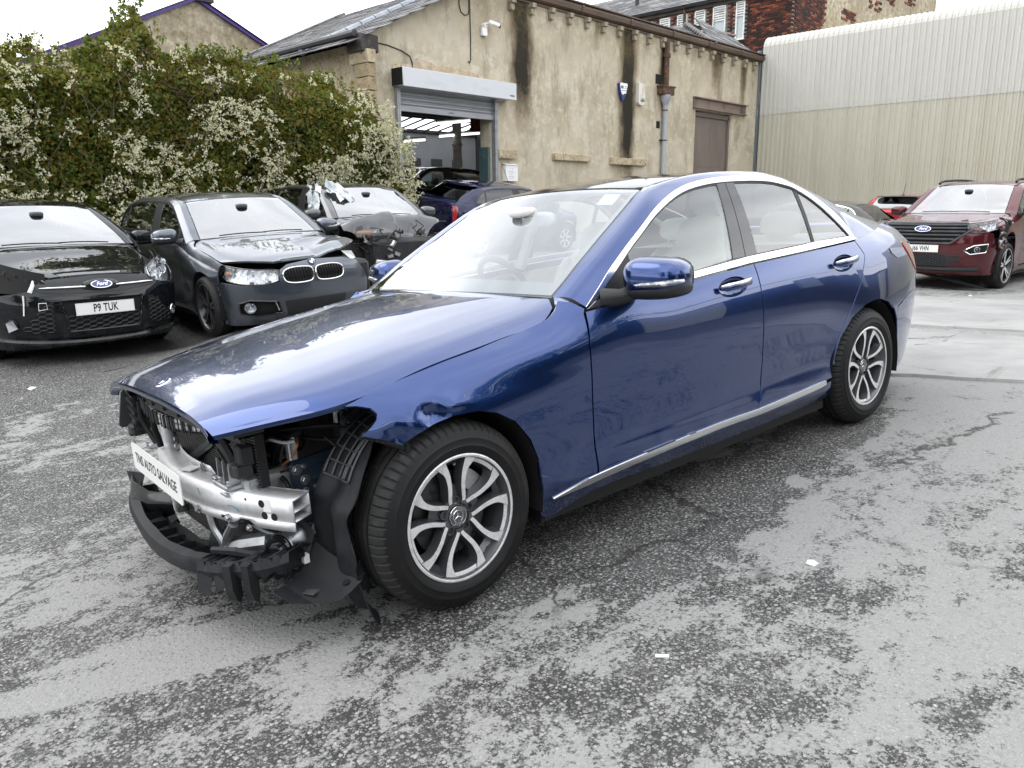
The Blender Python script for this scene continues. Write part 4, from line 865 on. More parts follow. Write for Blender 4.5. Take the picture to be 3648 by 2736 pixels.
# roofs over the main part
A = Vector((23.68, 13.0, 7.45)); f1 = Vector((21.94, 11.0, 6.40)); f2 = Vector((25.45, 11.05, 6.42)); f0 = Vector((16.3, 11.0, 6.40)); A2 = Vector((16.9, 13.0, 7.12))
def tri_roof(p, q, r, s=None, mx=90, su=.36, sv=.20):
    U = (q-p).normalized(); w = (r-p); Vv = (w-U*w.dot(U)).normalized(); cs = [p, q, r]+([s] if s else []); slate_plane(ws_, p, U, Vv, [((c-p).dot(U), (c-p).dot(Vv)) for c in cs], su, sv, maxn=mx)
tri_roof(f1, f2+Vector((.8, .3, .0)), Vector((25.9, 12.4, 7.30)), A, 120); tri_roof(Vector((17.6, 12.9, 6.45)), f1, A, None, 60)
tri_roof(Vector((12.2, 11.0, 6.40)), Vector((16.35, 11.0, 6.40)), A2+Vector((-.9, .0, .0)), Vector((12.2, 13.0, 7.1)), 60)
b = MB()
for i in range(11): p = f1.lerp(A, (i+.3)/11); b.box(p+Vector((0, 0, .05)), (.40, .36, .08), Matrix.Rotation(R(40), 3, 'Z') @ Matrix.Rotation(R(25), 3, 'X'), 0, .015)
for i in range(8): p = A.lerp(Vector((25.9, 12.4, 7.30)), (i+.5)/8); b.box(p+Vector((0, 0, .07)), (.30, .24, .07), Matrix.Rotation(R(-15), 3, 'Z'), 0, .015)
for i in range(9): p = Vector((16.5, 11.05, 6.42)).lerp(A2+Vector((-.9, 0, 0)), (i+.5)/9); b.box(p+Vector((0, 0, .06)), (.24, .30, .07), Matrix.Rotation(R(30), 3, 'Z'), 0, .015)
b.build('hip_stone', 'slate_3', ws_)
# roller shutter: box, curtain, guides
b = MB(); b.box((10.75, YW-.17, 4.045), (3.42, .36, .36), None, 0, .012); b.box((10.75, YW-.33, 3.868), (3.40, .05, .03)); bx = b.build('shutter_box', 'shutter_white', ws_)
b = MB(); b.box((9.03, YW-.17, 4.045), (.02, .34, .34)); b.build('end_plate', 'void_black', bx)
b = MB(); b.box((12.30, YW-.352, 3.945), (.16, .003, .012)); b.box((12.32, YW-.352, 3.925), (.12, .003, .010)); b.build('maker_label', 'ink', bx, 0)
sm = MB(); sm.grid([[(x, -.04*math.sin(math.pi*t)-.0, -.05+.10*t) for t in np.linspace(0, 1, 7)] for x in (-1.42, 1.42)]); sm.box((0, .01, -.05), (2.84, .03, .012)); sme = sm.mesh('shutter_slat', ['shutter_grey'], 60)
for i in range(4): o = bpy.data.objects.new('shutter_slat', sme); link(o, ws_); o.location = (10.57, YW+.02, 3.86-.10*i)
b = MB(); b.box((10.57, YW+.0, 3.455), (2.84, .06, .13), None, 0, .01); bl = b.build('bottom_rail', 'shutter_grey', ws_)
b = MB(); b.box((10.65, YW-.032, 3.455), (.19, .004, .07)); b.build('rail_label', 'pvc_grey', bl, 0); b = MB(); b.box((10.65, YW-.0345, 3.455), (.14, .002, .02)); b.build('label_print', 'ink', bl, 0)
for x in (9.12, 12.03): b = MB(); b.box((x, YW-.03, 2.0), (.09, .14, 3.7), None, 0, .006); b.box((x, YW-.102, 2.0), (.02, .01, 3.7)); b.build('shutter_guide', 'shutter_grey', ws_)
# inside of the garage
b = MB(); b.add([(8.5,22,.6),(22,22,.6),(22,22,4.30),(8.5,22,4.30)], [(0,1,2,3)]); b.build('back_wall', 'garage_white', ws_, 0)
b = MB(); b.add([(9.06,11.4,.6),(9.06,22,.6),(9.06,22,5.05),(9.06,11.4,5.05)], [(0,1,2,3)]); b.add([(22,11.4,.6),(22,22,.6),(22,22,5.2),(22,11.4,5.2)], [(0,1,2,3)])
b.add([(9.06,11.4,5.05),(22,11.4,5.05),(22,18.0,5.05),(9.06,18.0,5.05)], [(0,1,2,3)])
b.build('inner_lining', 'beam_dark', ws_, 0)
b = MB(); b.add([(8.5,11.1,.74),(22,11.1,.72),(22,22,.72),(8.5,22,.74)], [(0,1,2,3)]); b.build('garage_floor', 'concrete', ws_, 0)
b = MB()
for x in np.arange(9.2, 22, .62): b.tube([(x, 17.95, 5.02), (x, 22.0, 4.30)], .035, 4)
for y, z in ((18.0, 5.0), (20.0, 4.64), (21.95, 4.32)): b.box((15.5, y, z), (13, .10, .10))
b.build('rooflight_bar', 'beam_dark', ws_, 0)
for y, z in ((15.0, 4.05), (17.6, 4.35)): MB().box((14.5, y, z), (12.5, .20, .30), None, 0, .01).build('roof_beam', 'beam_dark', ws_)
b = MB(); b.cyl((14.05, 14.5, .7), (14.05, 14.5, 4.2), .13, 14); b.cyl((14.05, 14.5, 3.12), (14.05, 14.5, 3.17), .16, 14); b.build('iron_column', 'white_paint', ws_)
b = MB(); b.cyl((12.86, 12.5, 3.32), (12.86, 12.5, 4.3), .13, 12); b.cyl((12.86, 12.5, 3.30), (12.86, 12.5, 3.38), .16, 12); b.cyl((12.86, 12.5, 3.75), (12.86, 12.5, 3.80), .15, 12); b.build('red_pipe', 'red_iron', ws_)
for p, q in (((13.47,14.6,3.34),(14.75,14.3,3.48)), ((12.40,13.5,3.53),(13.6,13.4,3.68)), ((12.10,14.5,3.13),(12.85,14.5,3.21))):
    b = MB(); d = Vector(q)-Vector(p); b.tube([p, q], .028, 8); so = b.build('strip_light', 'tube_light', ws_); b = MB(); b.tube([Vector(p)+Vector((0, 0, .06)), Vector(q)+Vector((0, 0, .06))], .035, 4); b.build('light_batten', 'white_plastic', so)
cb = MB().box((0, 0, 0), (.56, .03, .26)).mesh('painted_block', ['garage_dark'], 0)
for r_ in range(5):
    for k in range(8):
        if (r_+k) % 2: o = bpy.data.objects.new('painted_block', cb); link(o, ws_); o.location = (17.0+.56*k+(.2 if r_ % 2 else 0), 21.98, 2.0+.29*r_)
js = ['brick_2', 'brick_0', 'brick_2']
for j in range(9): MB().box((0, 0, 0), (.36 if j % 2 else .30, .22, .085), Matrix.Rotation(R((j*37) % 7-3), 3, 'Z'), 0, .012).build('jamb_brick', js[j % 3], ws_, M=Matrix.Translation((12.17+(.03 if j % 2 else 0), 11.32, 2.84+.095*j)))
MB().box((12.15, 11.28, 1.8), (.42, .36, 2.0), None, 0, .03).build('jamb_block', 'teal_paint', ws_)
# side door under its steel lintel
b = MB(); b.box((22.65, YW-.04, 4.705), (3.46, .18, .03)); b.box((22.65, YW-.03, 4.475), (3.40, .03, .14)); b.box((22.65, YW-.02, 4.62), (3.42, .04, .14)); b.box((22.65, YW-.04, 4.395), (3.42, .16, .03)); b.build('door_lintel', 'lintel_steel', ws_)
b = MB(); b.box((21.18, YW+.14, 2.3), (.10, .12, 3.9)); b.box((23.44, YW+.14, 2.3), (.10, .12, 3.9)); b.box((22.31, YW+.14, 4.24), (2.3, .12, .12)); b.build('door_frame', 'door_frame', ws_)
for x in (21.78, 22.88):
    d = MB().box((x, YW+.17, 2.3), (1.085, .05, 3.85), None, 0, .006).build('door_leaf', 'door_brown', ws_)
    b = MB()
    for i in range(8): b.cyl((x-.45+.13*i, YW+.148, 2.62+.05*((i*3) % 3)), (x-.45+.13*i, YW+.140, 2.62+.05*((i*3) % 3)), .012, 8)
    b.build('door_stud', 'ink', d)
for x0, x1, z0, z1 in ((12.10, 12.72, 2.53, 2.74), (14.15, 15.65, 2.56, 2.73), (16.62, 18.30, 2.53, 2.72)):
    MB().box(((x0+x1)/2, YW-.05, (z0+z1)/2), (x1-x0, .14, z1-z0), None, 0, .015).build('stone_sill', 'sill_stone', ws_)
# pipe, hopper, boxes, camera, cables
pz = empty('downpipe', (19.22, YW-.10, 4.6), label='grey plastic downpipe with a rusty hopper below a brown iron stub', cat='pipe')
b = MB(); b.cyl((0, 0, .25), (0, 0, 1.55), .085, 14); b.cyl((0, 0, 1.05), (0, 0, 1.15), .115, 14); b.build('iron_stub', 'rusty_iron', pz)
b = MB(); b.box((0, 0, .12), (.62, .24, .24), None, 0, .02); b.box((0, 0, .23), (.68, .28, .04)); b.build('hopper', 'rusty_iron', pz)
b = MB(); b.lathe([(.16, 0), (.16, -.12), (.10, -.22), (.075, -.30)], (0, 0, 0), (0, 0, 1), 16); b.cyl((0, 0, -.28), (0, 0, -4.1), .075, 14); b.build('plastic_pipe', 'pvc_grey', pz)
b = MB(); b.cyl((0, 0, -.42), (0, 0, -.45), .085, 14); b.cyl((0, 0, -1.28), (0, 0, -1.31), .085, 14); b.box((-.05, .05, -1.29), (.2, .06, .03)); b.build('pipe_clip', 'ink', pz)
b = MB(); b.box((-.26, .10, .43), (.30, .04, .26)); b.box((-.22, .10, -.85), (.17, .03, .2)); b.build('wall_hole', 'void_black', pz)
al = empty('alarm_box', (17.10, YW-.01, 4.50), label='white and blue pointed alarm box on the sand-rendered wall', cat='alarm'); al.scale = (.85, 1, .85)
tr = [(-.20,.26),(.20,.26),(.22,.20),(.13,-.10),(.03,-.27),(-.03,-.27),(-.13,-.10),(-.22,.20)]
MB().prism(tr, lambda a, c, h: Vector((a, -h, c)), .08).build('alarm_case', 'blue_plastic', al); MB().prism([(x*.93, z if z > -.05 else -.06) for x, z in tr[:4]]+[(x*.93, -.06-.05*(i == 1)) for i, (x, z) in enumerate(tr[4:7])]+[(-.2, .20)], lambda a, c, h: Vector((a, -.075-h, c+.006)), .02).build('alarm_cover', 'white_plastic', al)
text('alarm_mark', 'MS', .12, frame((-.09, -.0965, .13), (1, 0, 0), (0, 0, 1), (0, -1, 0)), 'badge_blue', al, bold=.003)
b = MB()
for dx, dz in ((.10, .16), (.10, .11), (.02, .035)): b.box((dx, -.096, dz), (.12 if dx > .05 else .26, .002, .014))
b.build('alarm_print', 'badge_blue', al, 0)
sb = empty('siren_box', (17.98, YW-.01, 4.52), label='old stained white alarm box to the right of the black stain', cat='alarm')
MB().prism([(-.16,.30),(.16,.27),(.16,-.22),(.08,-.30),(-.10,-.30),(-.16,-.24)], lambda a, c, h: Vector((a, -h, c)), .10).build('siren_case', 'aged_plastic', sb); b = MB(); b.box((.03, -.11, -.17), (.2, .012, .012)); b.box((.03, -.11, -.20), (.17, .012, .010)); b.box((.04, -.11, -.13), (.14, .012, .010)); b.build('siren_slot', 'ink', sb)
cc = empty('security_camera', (11.72, YW, 5.44), label='white security camera high on the sand-rendered wall', cat='camera')
b = MB(); b.box((-.02, -.05, -.14), (.16, .08, .18), None, 0, .01); b.cyl((0, 0, 0), (0, -.10, .0), .055, 14); b.tube([(0, -.10, .02), (.05, -.16, .05)], .022, 8); b.build('camera_mount', 'white_plastic', cc)
b = MB(); b.box((.16, -.20, .03), (.28, .095, .09), Matrix.Rotation(R(14), 3, 'Y') @ Matrix.Rotation(R(-18), 3, 'Z'), 0, .02); b.build('camera_body', 'white_plastic', cc); b = MB(); b.cyl((.285, -.24, -.01), (.31, -.248, -.016), .04, 12); b.build('camera_lens', 'ink', cc)
cb_ = empty('wall_cable', (11.0, YW-.012, 5.6), label='black cable hanging from a small white junction box near the security camera', cat='cable')
b = MB(); b.tube([(.0,-.0,.8),(-.02,0,.35),(-.02,0,.15),(.03,0,.02),(.14,0,-.03),(.24,0,0),(.28,0,.10),(.28,0,.35)], .012, 6); b.tube([(.30,0,.35),(.31,0,-.5),(.30,0,-.95),(.26,0,-1.02),(.22,0,-.98)], .012, 6); b.build('cable_run', 'ink', cb_); MB().box((.30, -.02, .42), (.09, .05, .14), None, 0, .008).build('junction_box', 'white_plastic', cb_)
c2 = MB(); c2.tube([(8.55,YW-.012,4.68),(8.95,YW-.012,4.66),(9.3,YW-.012,4.60),(9.52,YW-.012,4.52),(9.58,YW-.012,4.40),(9.58,YW-.012,4.22)], .013, 6); tag(c2.build('corner_cable', 'ink'), 'black cable running from the dark corner stone down to the shutter box', 'cable')
lb = empty('letter_box', (12.50, YW-.002, 2.20), label='white metal letter box fixed beside the roller shutter', cat='letter box')
MB().box((0, -.07, -.01), (.42, .14, .38), None, 0, .008).build('box_body', 'white_plastic', lb); MB().prism([(-.16,.18),(-.15,.185),(0,.225),(0,.215)], lambda a, c, h: Vector((-.22+h, a, c)), .44).build('box_lid', 'white_plastic', lb)
b = MB(); b.cyl((0, -.14, .10), (0, -.146, .10), .012, 8); b.build('lock', 'steel', lb)
b = MB(); 
for i in range(5): b.box((-.03+.01*(i % 2), -.1415, .03-.04*i), (.20-.05*(i % 3), .002, .007))
b.build('printed_lines', 'pvc_grey', lb)
# ---------------- corrugated shed ----------------
XC = 25.35
sh = empty('corrugated_shed', (0, 0, 0), label='tall shed clad in cream corrugated sheets with rounded eaves', cat='building')
def sheet(z0, z1, curved, mname, proud):
    pit = .3345/2; n = 6; ys_ = []; 
    for k in range(n):
        y = k*pit
        for dy, h in ((0, 0), (.075, 0), (.095, .034), (.145, .034), (.165, 0)): ys_.append((y+dy*pit/.1672, h))
    rows = []
    zs = [(z0, 0.0), (z1, 0.0)] if not curved else [(z0, 0.0), (z1-.42, 0.0)]+[(z1-.42+.42*math.sin(a), .42*(1-math.cos(a))) for a in np.linspace(.12, 1.45, 13)]+[(z1+.01, 1.4)]
    for j, (z, xi) in enumerate(zs):
        rib = .012 if (curved and 2 <= j <= 9 and j % 2) else 0; ang = min(1.45, max(0, (j-1)*.11)) if curved else 0
        rows.append([(xi-(h+proud+rib)*math.cos(ang), y, z+(h+rib)*math.sin(ang)) for y, h in ys_])
    return MB().grid(rows).mesh('cladding_sheet', [mname], 25)
lo_s = sheet(.2, 4.53, False, 'clad_cream', 0.0); up_s = sheet(4.47, 7.06, True, 'clad_pale', .012)
for i in range(22):
    for me in (lo_s, up_s): o = bpy.data.objects.new('cladding_sheet', me); link(o, sh); o.location = (XC, 11.0-.06-1.0035*(i+1), 0)
b = MB()
for i in range(64):
    y = 10.9-.3345*i
    for z in (2.56, 4.60, 6.30): b.lathe([(.014, 0), (.014, .008), (.0, .012)], (XC-.046, y, z), (-1, 0, 0), 7)
tag(b.build('cladding_screw', 'steel', sh, 0), kind='stuff')
b = MB(); b.box((XC-.02, 11.02, 3.6), (.30, .14, 6.0), None, 0, .01); b.build('corner_flashing', 'flashing_grey', sh); b = MB(); b.add([(XC+1.4, y, z) for y, z in ((11, .2), (-12, .2), (-12, 7.07), (11, 7.07))]+[(XC+14, y, 7.2) for y in (11, -12)], [(0,1,2,3),(3,2,5,4)]); b.add([(XC, 11.0, .2), (XC+14, 11.0, .2), (XC+14, 11.0, 7.1), (XC+1.2, 11.0, 7.05), (XC+.25, 11.0, 6.95), (XC, 11.0, 6.6)], [(0,1,2,3,4,5)]); b.build('shed_body', 'clad_pale', sh, 0)
# ---------------- brick mill behind ----------------
ml = empty('brick_mill', (0, 0, 0), label='soot-darkened red brick mill with louvred windows under a slate roof', cat='building')
XB, YB = 31.0, 12.55
MB().box((XB+1.42, YB+7.02, 5.05), (2.8, 14, 10.0)).build('mill_core', 'mortar', ml, 0)
wins = [(14.72, 15.08, 8.30, 9.80), (15.62, 16.18, 8.45, 9.76), (16.62, 17.08, 8.9, 9.74), (17.52, 17.98, 9.1, 9.72), (18.42, 18.90, 9.15, 9.70), (19.32, 19.78, 9.2, 9.66)]
sp = []
for j in range(48):
    z = 6.55+j*.0775
    for i in range(60):
        y = 12.66+(i+(.5 if j % 2 else 0))*.228
        if y > 20.6 or any(w[0]-.12 < y < w[1]+.12 and w[2]-.03 < z < w[3]+.06 for w in wins) or z > 9.85: continue
        sp.append((Matrix.Translation((XB-.004+.006*((i*7+j*3) % 3), y, z)), .96))
for j in range(36):
    z = 7.6+j*.0775
    for i in range(12):
        x = XB+.12+(i+(.5 if j % 2 else 0))*.228
        if x < XB+2.75: sp.append((Matrix.Translation((x, YB+.0, z)) @ Matrix.Rotation(math.pi/2, 4, 'Z'), .96))
cw_ = Vector((-1.77, -2.69, 1.39)); vis = lambda p: (p.y < 15.5 and p.z > 7.0) or p.z > 8.4
sp.sort(key=lambda q: (not vis(q[0].translation), (q[0].translation-cw_).length))
tiles(ml, 'brick', sp, (.06, .215, .065), ['brick_0', 'brick_1', 'brick_2', 'brick_3'], (5, 5, 2, 4), maxn=300, bev=0)
for y0, y1, z0, z1 in wins:
    f = MB(); 
    for yy in (y0, y1): f.box((XB-.03, yy, (z0+z1)/2), (.08, .05, z1-z0))
    f.box((XB-.03, (y0+y1)/2, z1), (.08, y1-y0, .05)); f.box((XB-.04, (y0+y1)/2, z0), (.12, y1-y0+.1, .06)); fo = f.build('window', 'white_paint', ml, 0)
    MB().box((XB+.01, (y0+y1)/2, (z0+z1)/2), (.02, y1-y0, z1-z0)).build('pane', 'window_pale', fo, 0)
    zs_ = z1-.08
    while zs_ > max(z0+.05, z1-.62): MB().box((XB-.03, (y0+y1)/2, zs_), (.03, y1-y0-.06, .055), Matrix.Rotation(R(35), 3, 'Y')).build('louvre', 'white_paint', fo, 0); zs_ -= .095
MB().box((XB-.03, 19.5, 9.93), (.12, 14, .24)).build('stone_band', 'soot_stone', ml, 0)
b = MB(); b.tube([(XB-.22, 13.0, 10.02), (XB-.22, 26.5, 10.02)], .09, 8); b.build('mill_gutter', 'gutter_black', ml)
b = MB(); b.tube([(XB-.12, 17.6, 9.9), (XB-.12, 17.6, 7.6)], .06, 8); b.build('mill_downpipe', 'rusty_iron', ml)
slate_plane(ml, (XB-.3, 12.6, 10.05), (0, 1, 0), (1, 0, .55), [(0,0),(16,0),(16,3.8),(0,3.8)], .45, .24, maxn=200)
b = MB(); b.cyl((XB+1.2, 21.1, 10.6), (XB+1.2, 21.1, 12.4), .10, 10); b.build('flue_pipe', 'gutter_black', ml)
pn = empty('plastered_annexe', (0, 0, 0), label='sand-plastered wall with bare brick patches above the corrugated shed', cat='building')
patch('annexe_wall', [(33.6,4),(50,4),(50,13),(33.6,13)], lambda a, b: np.stack([a, np.full_like(a, 12.9), b], 1), 'render_wall', pn, res=2, flange=.3, ref=(40, 60, 5))
rr = random.Random(4)
for cx, cz in ((40.6, 10.9), (42.6, 11.5), (34.0, 9.4), (34.0, 9.9), (37.4, 9.9), (45.5, 11.9)):
    for j in range(4):
        for i in range(4):
            if rr.random() < .72: MB().box((0, 0, 0), (.36, .05, .11), None, 0, .01).build('brick', rr.choice(['brick_0', 'brick_2', 'brick_1']), pn, 0, M=Matrix.Translation((cx+(i-1.5+.5*(j % 2))*.38, 12.89, cz+(j-1.5)*.125)))
# ---------------- gable with purple barge boards ----------------
gb = empty('gabled_house', (0, 0, 0), label='sand-rendered gable with purple barge boards rising behind the hedge', cat='building')
patch('gable_wall', [(5.2,0),(13.6,0),(13.6,6.05),(10.25,7.62),(5.2,5.2)], lambda a, b: np.stack([a, np.full_like(a, 22.0), b], 1), 'render_wall', gb, res=1.2, flange=.2, ref=(10, 60, 3))
b = MB(); b.box((12.0, 21.93, 6.83), (3.95, .10, .09), Matrix.Rotation(R(25.2), 3, 'Y')); b.build('barge_board', 'purple_paint', gb, 0); b = MB(); b.box((7.7, 21.93, 6.42), (5.7, .10, .09), Matrix.Rotation(R(-25.6), 3, 'Y')); b.build('barge_board', 'purple_paint', gb, 0)
MB().box((10.5, 21.9, 7.72), (.5, .3, .3)).build('ridge_stone', 'dark_stone', gb, 0)
b = MB(); b.add([(10.25,21.8,7.72),(10.25,30,7.72),(14,30,5.95),(14,21.8,5.95),(4.8,21.8,5.1),(4.8,30,5.1)], [(0,1,2,3),(0,4,5,1)]); b.build('gable_roof', 'slate_0', gb, 0)
# ---------------- the yard behind the camera, seen only as reflections ----------------
bk = empty('stone_warehouse', (0, 0, 0), label='dark stone warehouse across the yard, opposite the rendered workshop', cat='building')
patch('warehouse_wall', [(-14,-.5),(46,-.5),(46,4.4),(-14,4.4)], lambda a, b: np.stack([a, np.full_like(a, -13.0)-.10*(a-2), b], 1), 'soot_stone', bk, res=2, flange=.3, ref=(4, -60, 3))
for x, w_ in ((-6, 1.0), (-3, 1.0), (.2, 2.6), (4.5, 1.0), (7.5, 1.0), (11, 2.6), (16, 1.0), (20, 1.0), (25, 2.6), (31, 1.0)):
    MB().box((x, -9.93-.10*(x-2), 3.2 if w_ < 2 else 1.7), (w_, .12, 1.5 if w_ < 2 else 3.4), Matrix.Rotation(R(-5.7), 3, 'Z')).build('window' if w_ < 2 else 'loading_door', 'window_pale' if w_ < 2 else 'white_paint', bk, 0)
b = MB(); b.add([(-14.3,-8.1,4.35),(46.3,-14.1,4.35),(46.3,-19,6.2),(-14.3,-13.5,6.2)], [(0,1,2,3)]); b.build('warehouse_roof', 'slate_2', bk, 0)
# ---------------- flowering vine hedge over an old wall ----------------
def leaf_mats():
    for n, c, c2 in (('leaf_dark', (.042, .072, .013), (.060, .092, .018)), ('leaf_green', (.098, .128, .018), (.135, .155, .026)), ('leaf_olive', (.155, .145, .022), (.20, .160, .032)), ('leaf_rust', (.175, .095, .022), (.23, .14, .036)), ('blossom', (.62, .59, .47), (.74, .72, .64)), ('blossom_green', (.42, .42, .25), (.54, .53, .37))):
        m = mat(n, c, .55 if 'leaf' in n else .8, var=[(c2, 6, .4, .65, 2)], spec=.3)
        b = m.node_tree.nodes['Principled BSDF']; t = m.node_tree
        tr = t.nodes.new('ShaderNodeBsdfTranslucent'); tr.inputs['Color'].default_value = (c[0]*1.6, c[1]*1.7, c[2], 1); ms = t.nodes.new('ShaderNodeMixShader'); ms.inputs[0].default_value = .25
        o = t.nodes['Material Output']; t.links.new(b.outputs[0], ms.inputs[1]); t.links.new(tr.outputs[0], ms.inputs[2]); t.links.new(ms.outputs[0], o.inputs[0])
leaf_mats()
HG = np.random.default_rng(11)
HX0, HX1, HY = -7.0, 8.75, 10.0
TOPX = [-7,-2,0,1.0,1.64,1.85,2.11,2.5,2.82,3.07,3.29,3.42,3.55,3.70,3.80,3.90,4.1,4.37,5.33,6.29,6.98,7.28,7.58,7.98,8.23,8.42,8.6,8.75]
TOPZ = [3.5,3.7,3.75,3.8,3.55,3.65,3.78,3.55,3.72,3.86,4.10,4.36,4.48,4.40,4.12,3.98,3.86,3.88,3.90,3.86,3.78,3.66,3.46,3.40,3.12,2.80,2.45,1.9]
def htop(x): return np.interp(x, TOPX, TOPZ)
def vnoise(x, z, s, seed):
    """smooth value noise on numpy arrays"""
    r = np.random.default_rng(seed); T_ = r.random((64, 64)); u, v = x*s, z*s; i, j = np.floor(u).astype(int), np.floor(v).astype(int); f, g = u-i, v-j; f = f*f*(3-2*f); g = g*g*(3-2*g)
    a = lambda p, q: T_[p % 64, q % 64]
    return (a(i, j)*(1-f)+a(i+1, j)*f)*(1-g)+(a(i, j+1)*(1-f)+a(i+1, j+1)*f)*g
def bulge(x, z): return .55*vnoise(x, z, .75, 1)+.34*vnoise(x, z, 1.9, 2)+.16*vnoise(x, z, 4.6, 3)
def quads(P, U, V, bend=None):
    """leaf blades: 2 bent quads... 6 verts per leaf"""
    n = len(P); Nn = np.cross(U, V); Nn /= np.maximum(np.linalg.norm(Nn, axis=1, keepdims=True), 1e-9); l = np.linalg.norm(U, axis=1, keepdims=True); k = Nn*l*.22
    vs = np.stack([P-V, P-U*.9-V*.1+k, P+V, P+U*.9-V*.1+k], 1).reshape(-1, 3)
    return vs, np.arange(n)[:, None]*4
def leaf_mesh(name, P, size, mats, wts, parent, flat=.5):
    n = len(P); a = HG.normal(0, 1, (n, 3)); a[:, 1] -= flat; V = HG.normal(0, 1, (n, 3)); V[:, 2] -= .6; V /= np.linalg.norm(V, axis=1, keepdims=True); U = np.cross(a, V); U /= np.maximum(np.linalg.norm(U, axis=1, keepdims=True), 1e-9)
    s = size*HG.uniform(.65, 1.3, (n, 1)); vs, o = quads(P, U*s*.42, V*s*.55)
    me = bpy.data.meshes.new(name); fs = np.concatenate([o+np.array([0, 1, 2]), o+np.array([0, 2, 3])], 1).reshape(-1, 3)
    me.from_pydata(vs.tolist(), [], fs.tolist())
    for m in mats: me.materials.append(MATS[m])
    mi = wts; me.polygons.foreach_set('material_index', np.repeat(mi, 2).astype(np.int32)); me.update()
    ob = bpy.data.objects.new(name, me); link(ob, parent); return ob
hd = empty('flowering_hedge', (0, 0, 0), label='tall vine hedge with sprays of cream blossom behind the parked cars', cat='hedge')
# leaves: a shell of clumps, thinner and further back in the hollows
n0 = 205000; x = HG.uniform(HX0, HX1, n0); zt = htop(x); gz = gh(x, np.full(n0, HY)); z = gz-.05+(zt-gz+.08)*HG.random(n0)**.92
keep = HG.random(n0) < np.where(x < .2, .30, 1.0); x, z, zt = x[keep], z[keep], zt[keep]
d = bulge(x, z); edge = np.clip((zt-z)/.5, 0, 1); depth = HG.exponential(.10, len(x)); y = HY+.42-d*.75*(.45+.55*edge)+depth+.30*(1-edge)
right = np.clip((x-7.9)/.8, 0, 1); y = y+right*.10
tone = vnoise(x, z, 1.1, 7)*.55+vnoise(x, z, 3.1, 8)*.45; top = np.clip((z-zt+1.3)/1.2, 0, 1)
r_ = HG.random(len(x)); warm = np.clip(vnoise(x, z, 1.3, 9)*1.5-.55, 0, 1)
mi = np.where(r_ < .32-.22*top, 0, np.where(r_ < .72-.1*top, 1, 2)); mi = np.where((HG.random(len(x)) < warm*.22), 3, mi); mi = np.where((HG.random(len(x)) < top*.25), 2, mi)
hole = (vnoise(x, z, 2.3, 10) < .24) & (HG.random(len(x)) < .72)
k = ~hole; leaf_mesh('leaves', np.stack([x, y, z], 1)[k], .070, ['leaf_dark', 'leaf_green', 'leaf_olive', 'leaf_rust'], mi[k], hd)['kind'] = 'stuff'
# loose shoots along the top edge
xs_ = HG.uniform(HX0, 8.6, 420); P = []
for xx in xs_:
    h = HG.uniform(.04, .20)*(1.4 if 3.2 < xx < 3.9 else 1); a = HG.normal(0, .5); m = int(h*70); t = HG.random(m); P.append(np.stack([xx+a*t*h+HG.normal(0, .02, m), HY+.35+HG.normal(0, .12)+HG.normal(0, .03, m), htop(xx)-.03+t*h], 1))
P = np.concatenate(P); leaf_mesh('shoot_leaves', P, .055, ['leaf_dark', 'leaf_green', 'leaf_olive'], HG.choice([0, 1, 2], len(P), p=[.35, .45, .2]), hd)['kind'] = 'stuff'
# blossom: feathery sprays, in drifts
ns = 5600; x = HG.uniform(HX0, HX1, ns); zt = htop(x); gz = gh(x, np.full(ns, HY)); z = gz+.2+(zt-gz-.15)*HG.random(ns)
low = np.clip((zt-z-.35)/1.7, 0, 1); pr = np.clip(vnoise(x, z, 1.05, 21)*1.1+vnoise(x, z, 2.7, 22)*.8-.74, 0, 1)*(.10+.95*low)*1.30; pr = np.maximum(pr, np.clip((x-6.6)/1.6, 0, 1)*.42*(z < zt-.15)); pr *= np.where(x < .2, .6, 1)
k = HG.random(ns) < pr; x, z = x[k], z[k]; nsp = len(x); P = []; S = []
yb = HY+.40-bulge(x, z)*.75-.10
for i in range(nsp):
    for b_ in range(HG.integers(3, 6)):
        L_ = HG.uniform(.12, .30); d_ = np.array([HG.normal(0, .8), -.55+HG.normal(0, .3), HG.normal(.25, .7)]); d_ /= np.linalg.norm(d_); m = int(L_*80); t = np.sqrt(HG.random(m))
        w = (1-t)*.026+.006; q = np.array([x[i], yb[i], z[i]])+d_*L_*t[:, None]+HG.normal(0, 1, (m, 3))*w[:, None]; q[:, 2] -= .25*L_*t*t; P.append(q)
P = np.concatenate(P); leaf_mesh('blossom', P, .031, ['blossom', 'blossom_green'], (HG.random(len(P)) < .30).astype(int), hd, .2)['kind'] = 'stuff'
# twigs, trunk and the old wall it climbs
b = MB(); rr = random.Random(9)
for i in range(260):
    xx = rr.uniform(.3, 8.4); zz = rr.uniform(.6, htop(xx)-.1); yy = HY+.30-.6*float(bulge(np.array([xx]), np.array([zz]))[0]); p = Vector((xx, yy, zz)); pts = [p]; dr = Vector((rr.gauss(0, .6), rr.gauss(0, .15), rr.gauss(-.2, .6)))
    for _ in range(6): dr += Vector((rr.gauss(0, .35), rr.gauss(0, .2), rr.gauss(-.12, .3))); pts.append(pts[-1]+dr.normalized()*rr.uniform(.06, .13))
    b.tube(pts, [.006]*6+[.002], 4)
tag(b.build('twigs', 'bark', hd, 60), kind='stuff')
for xx, zz in ((6.15, 2.9), (7.4, 2.4), (4.2, 3.0), (2.2, 3.0)): b = MB(); b.tube([(xx, HY+.5, .3), (xx+.1, HY+.42, 1.2), (xx-.08, HY+.5, zz)], [.06, .05, .03], 7); b.build('trunk', 'bark', hd)
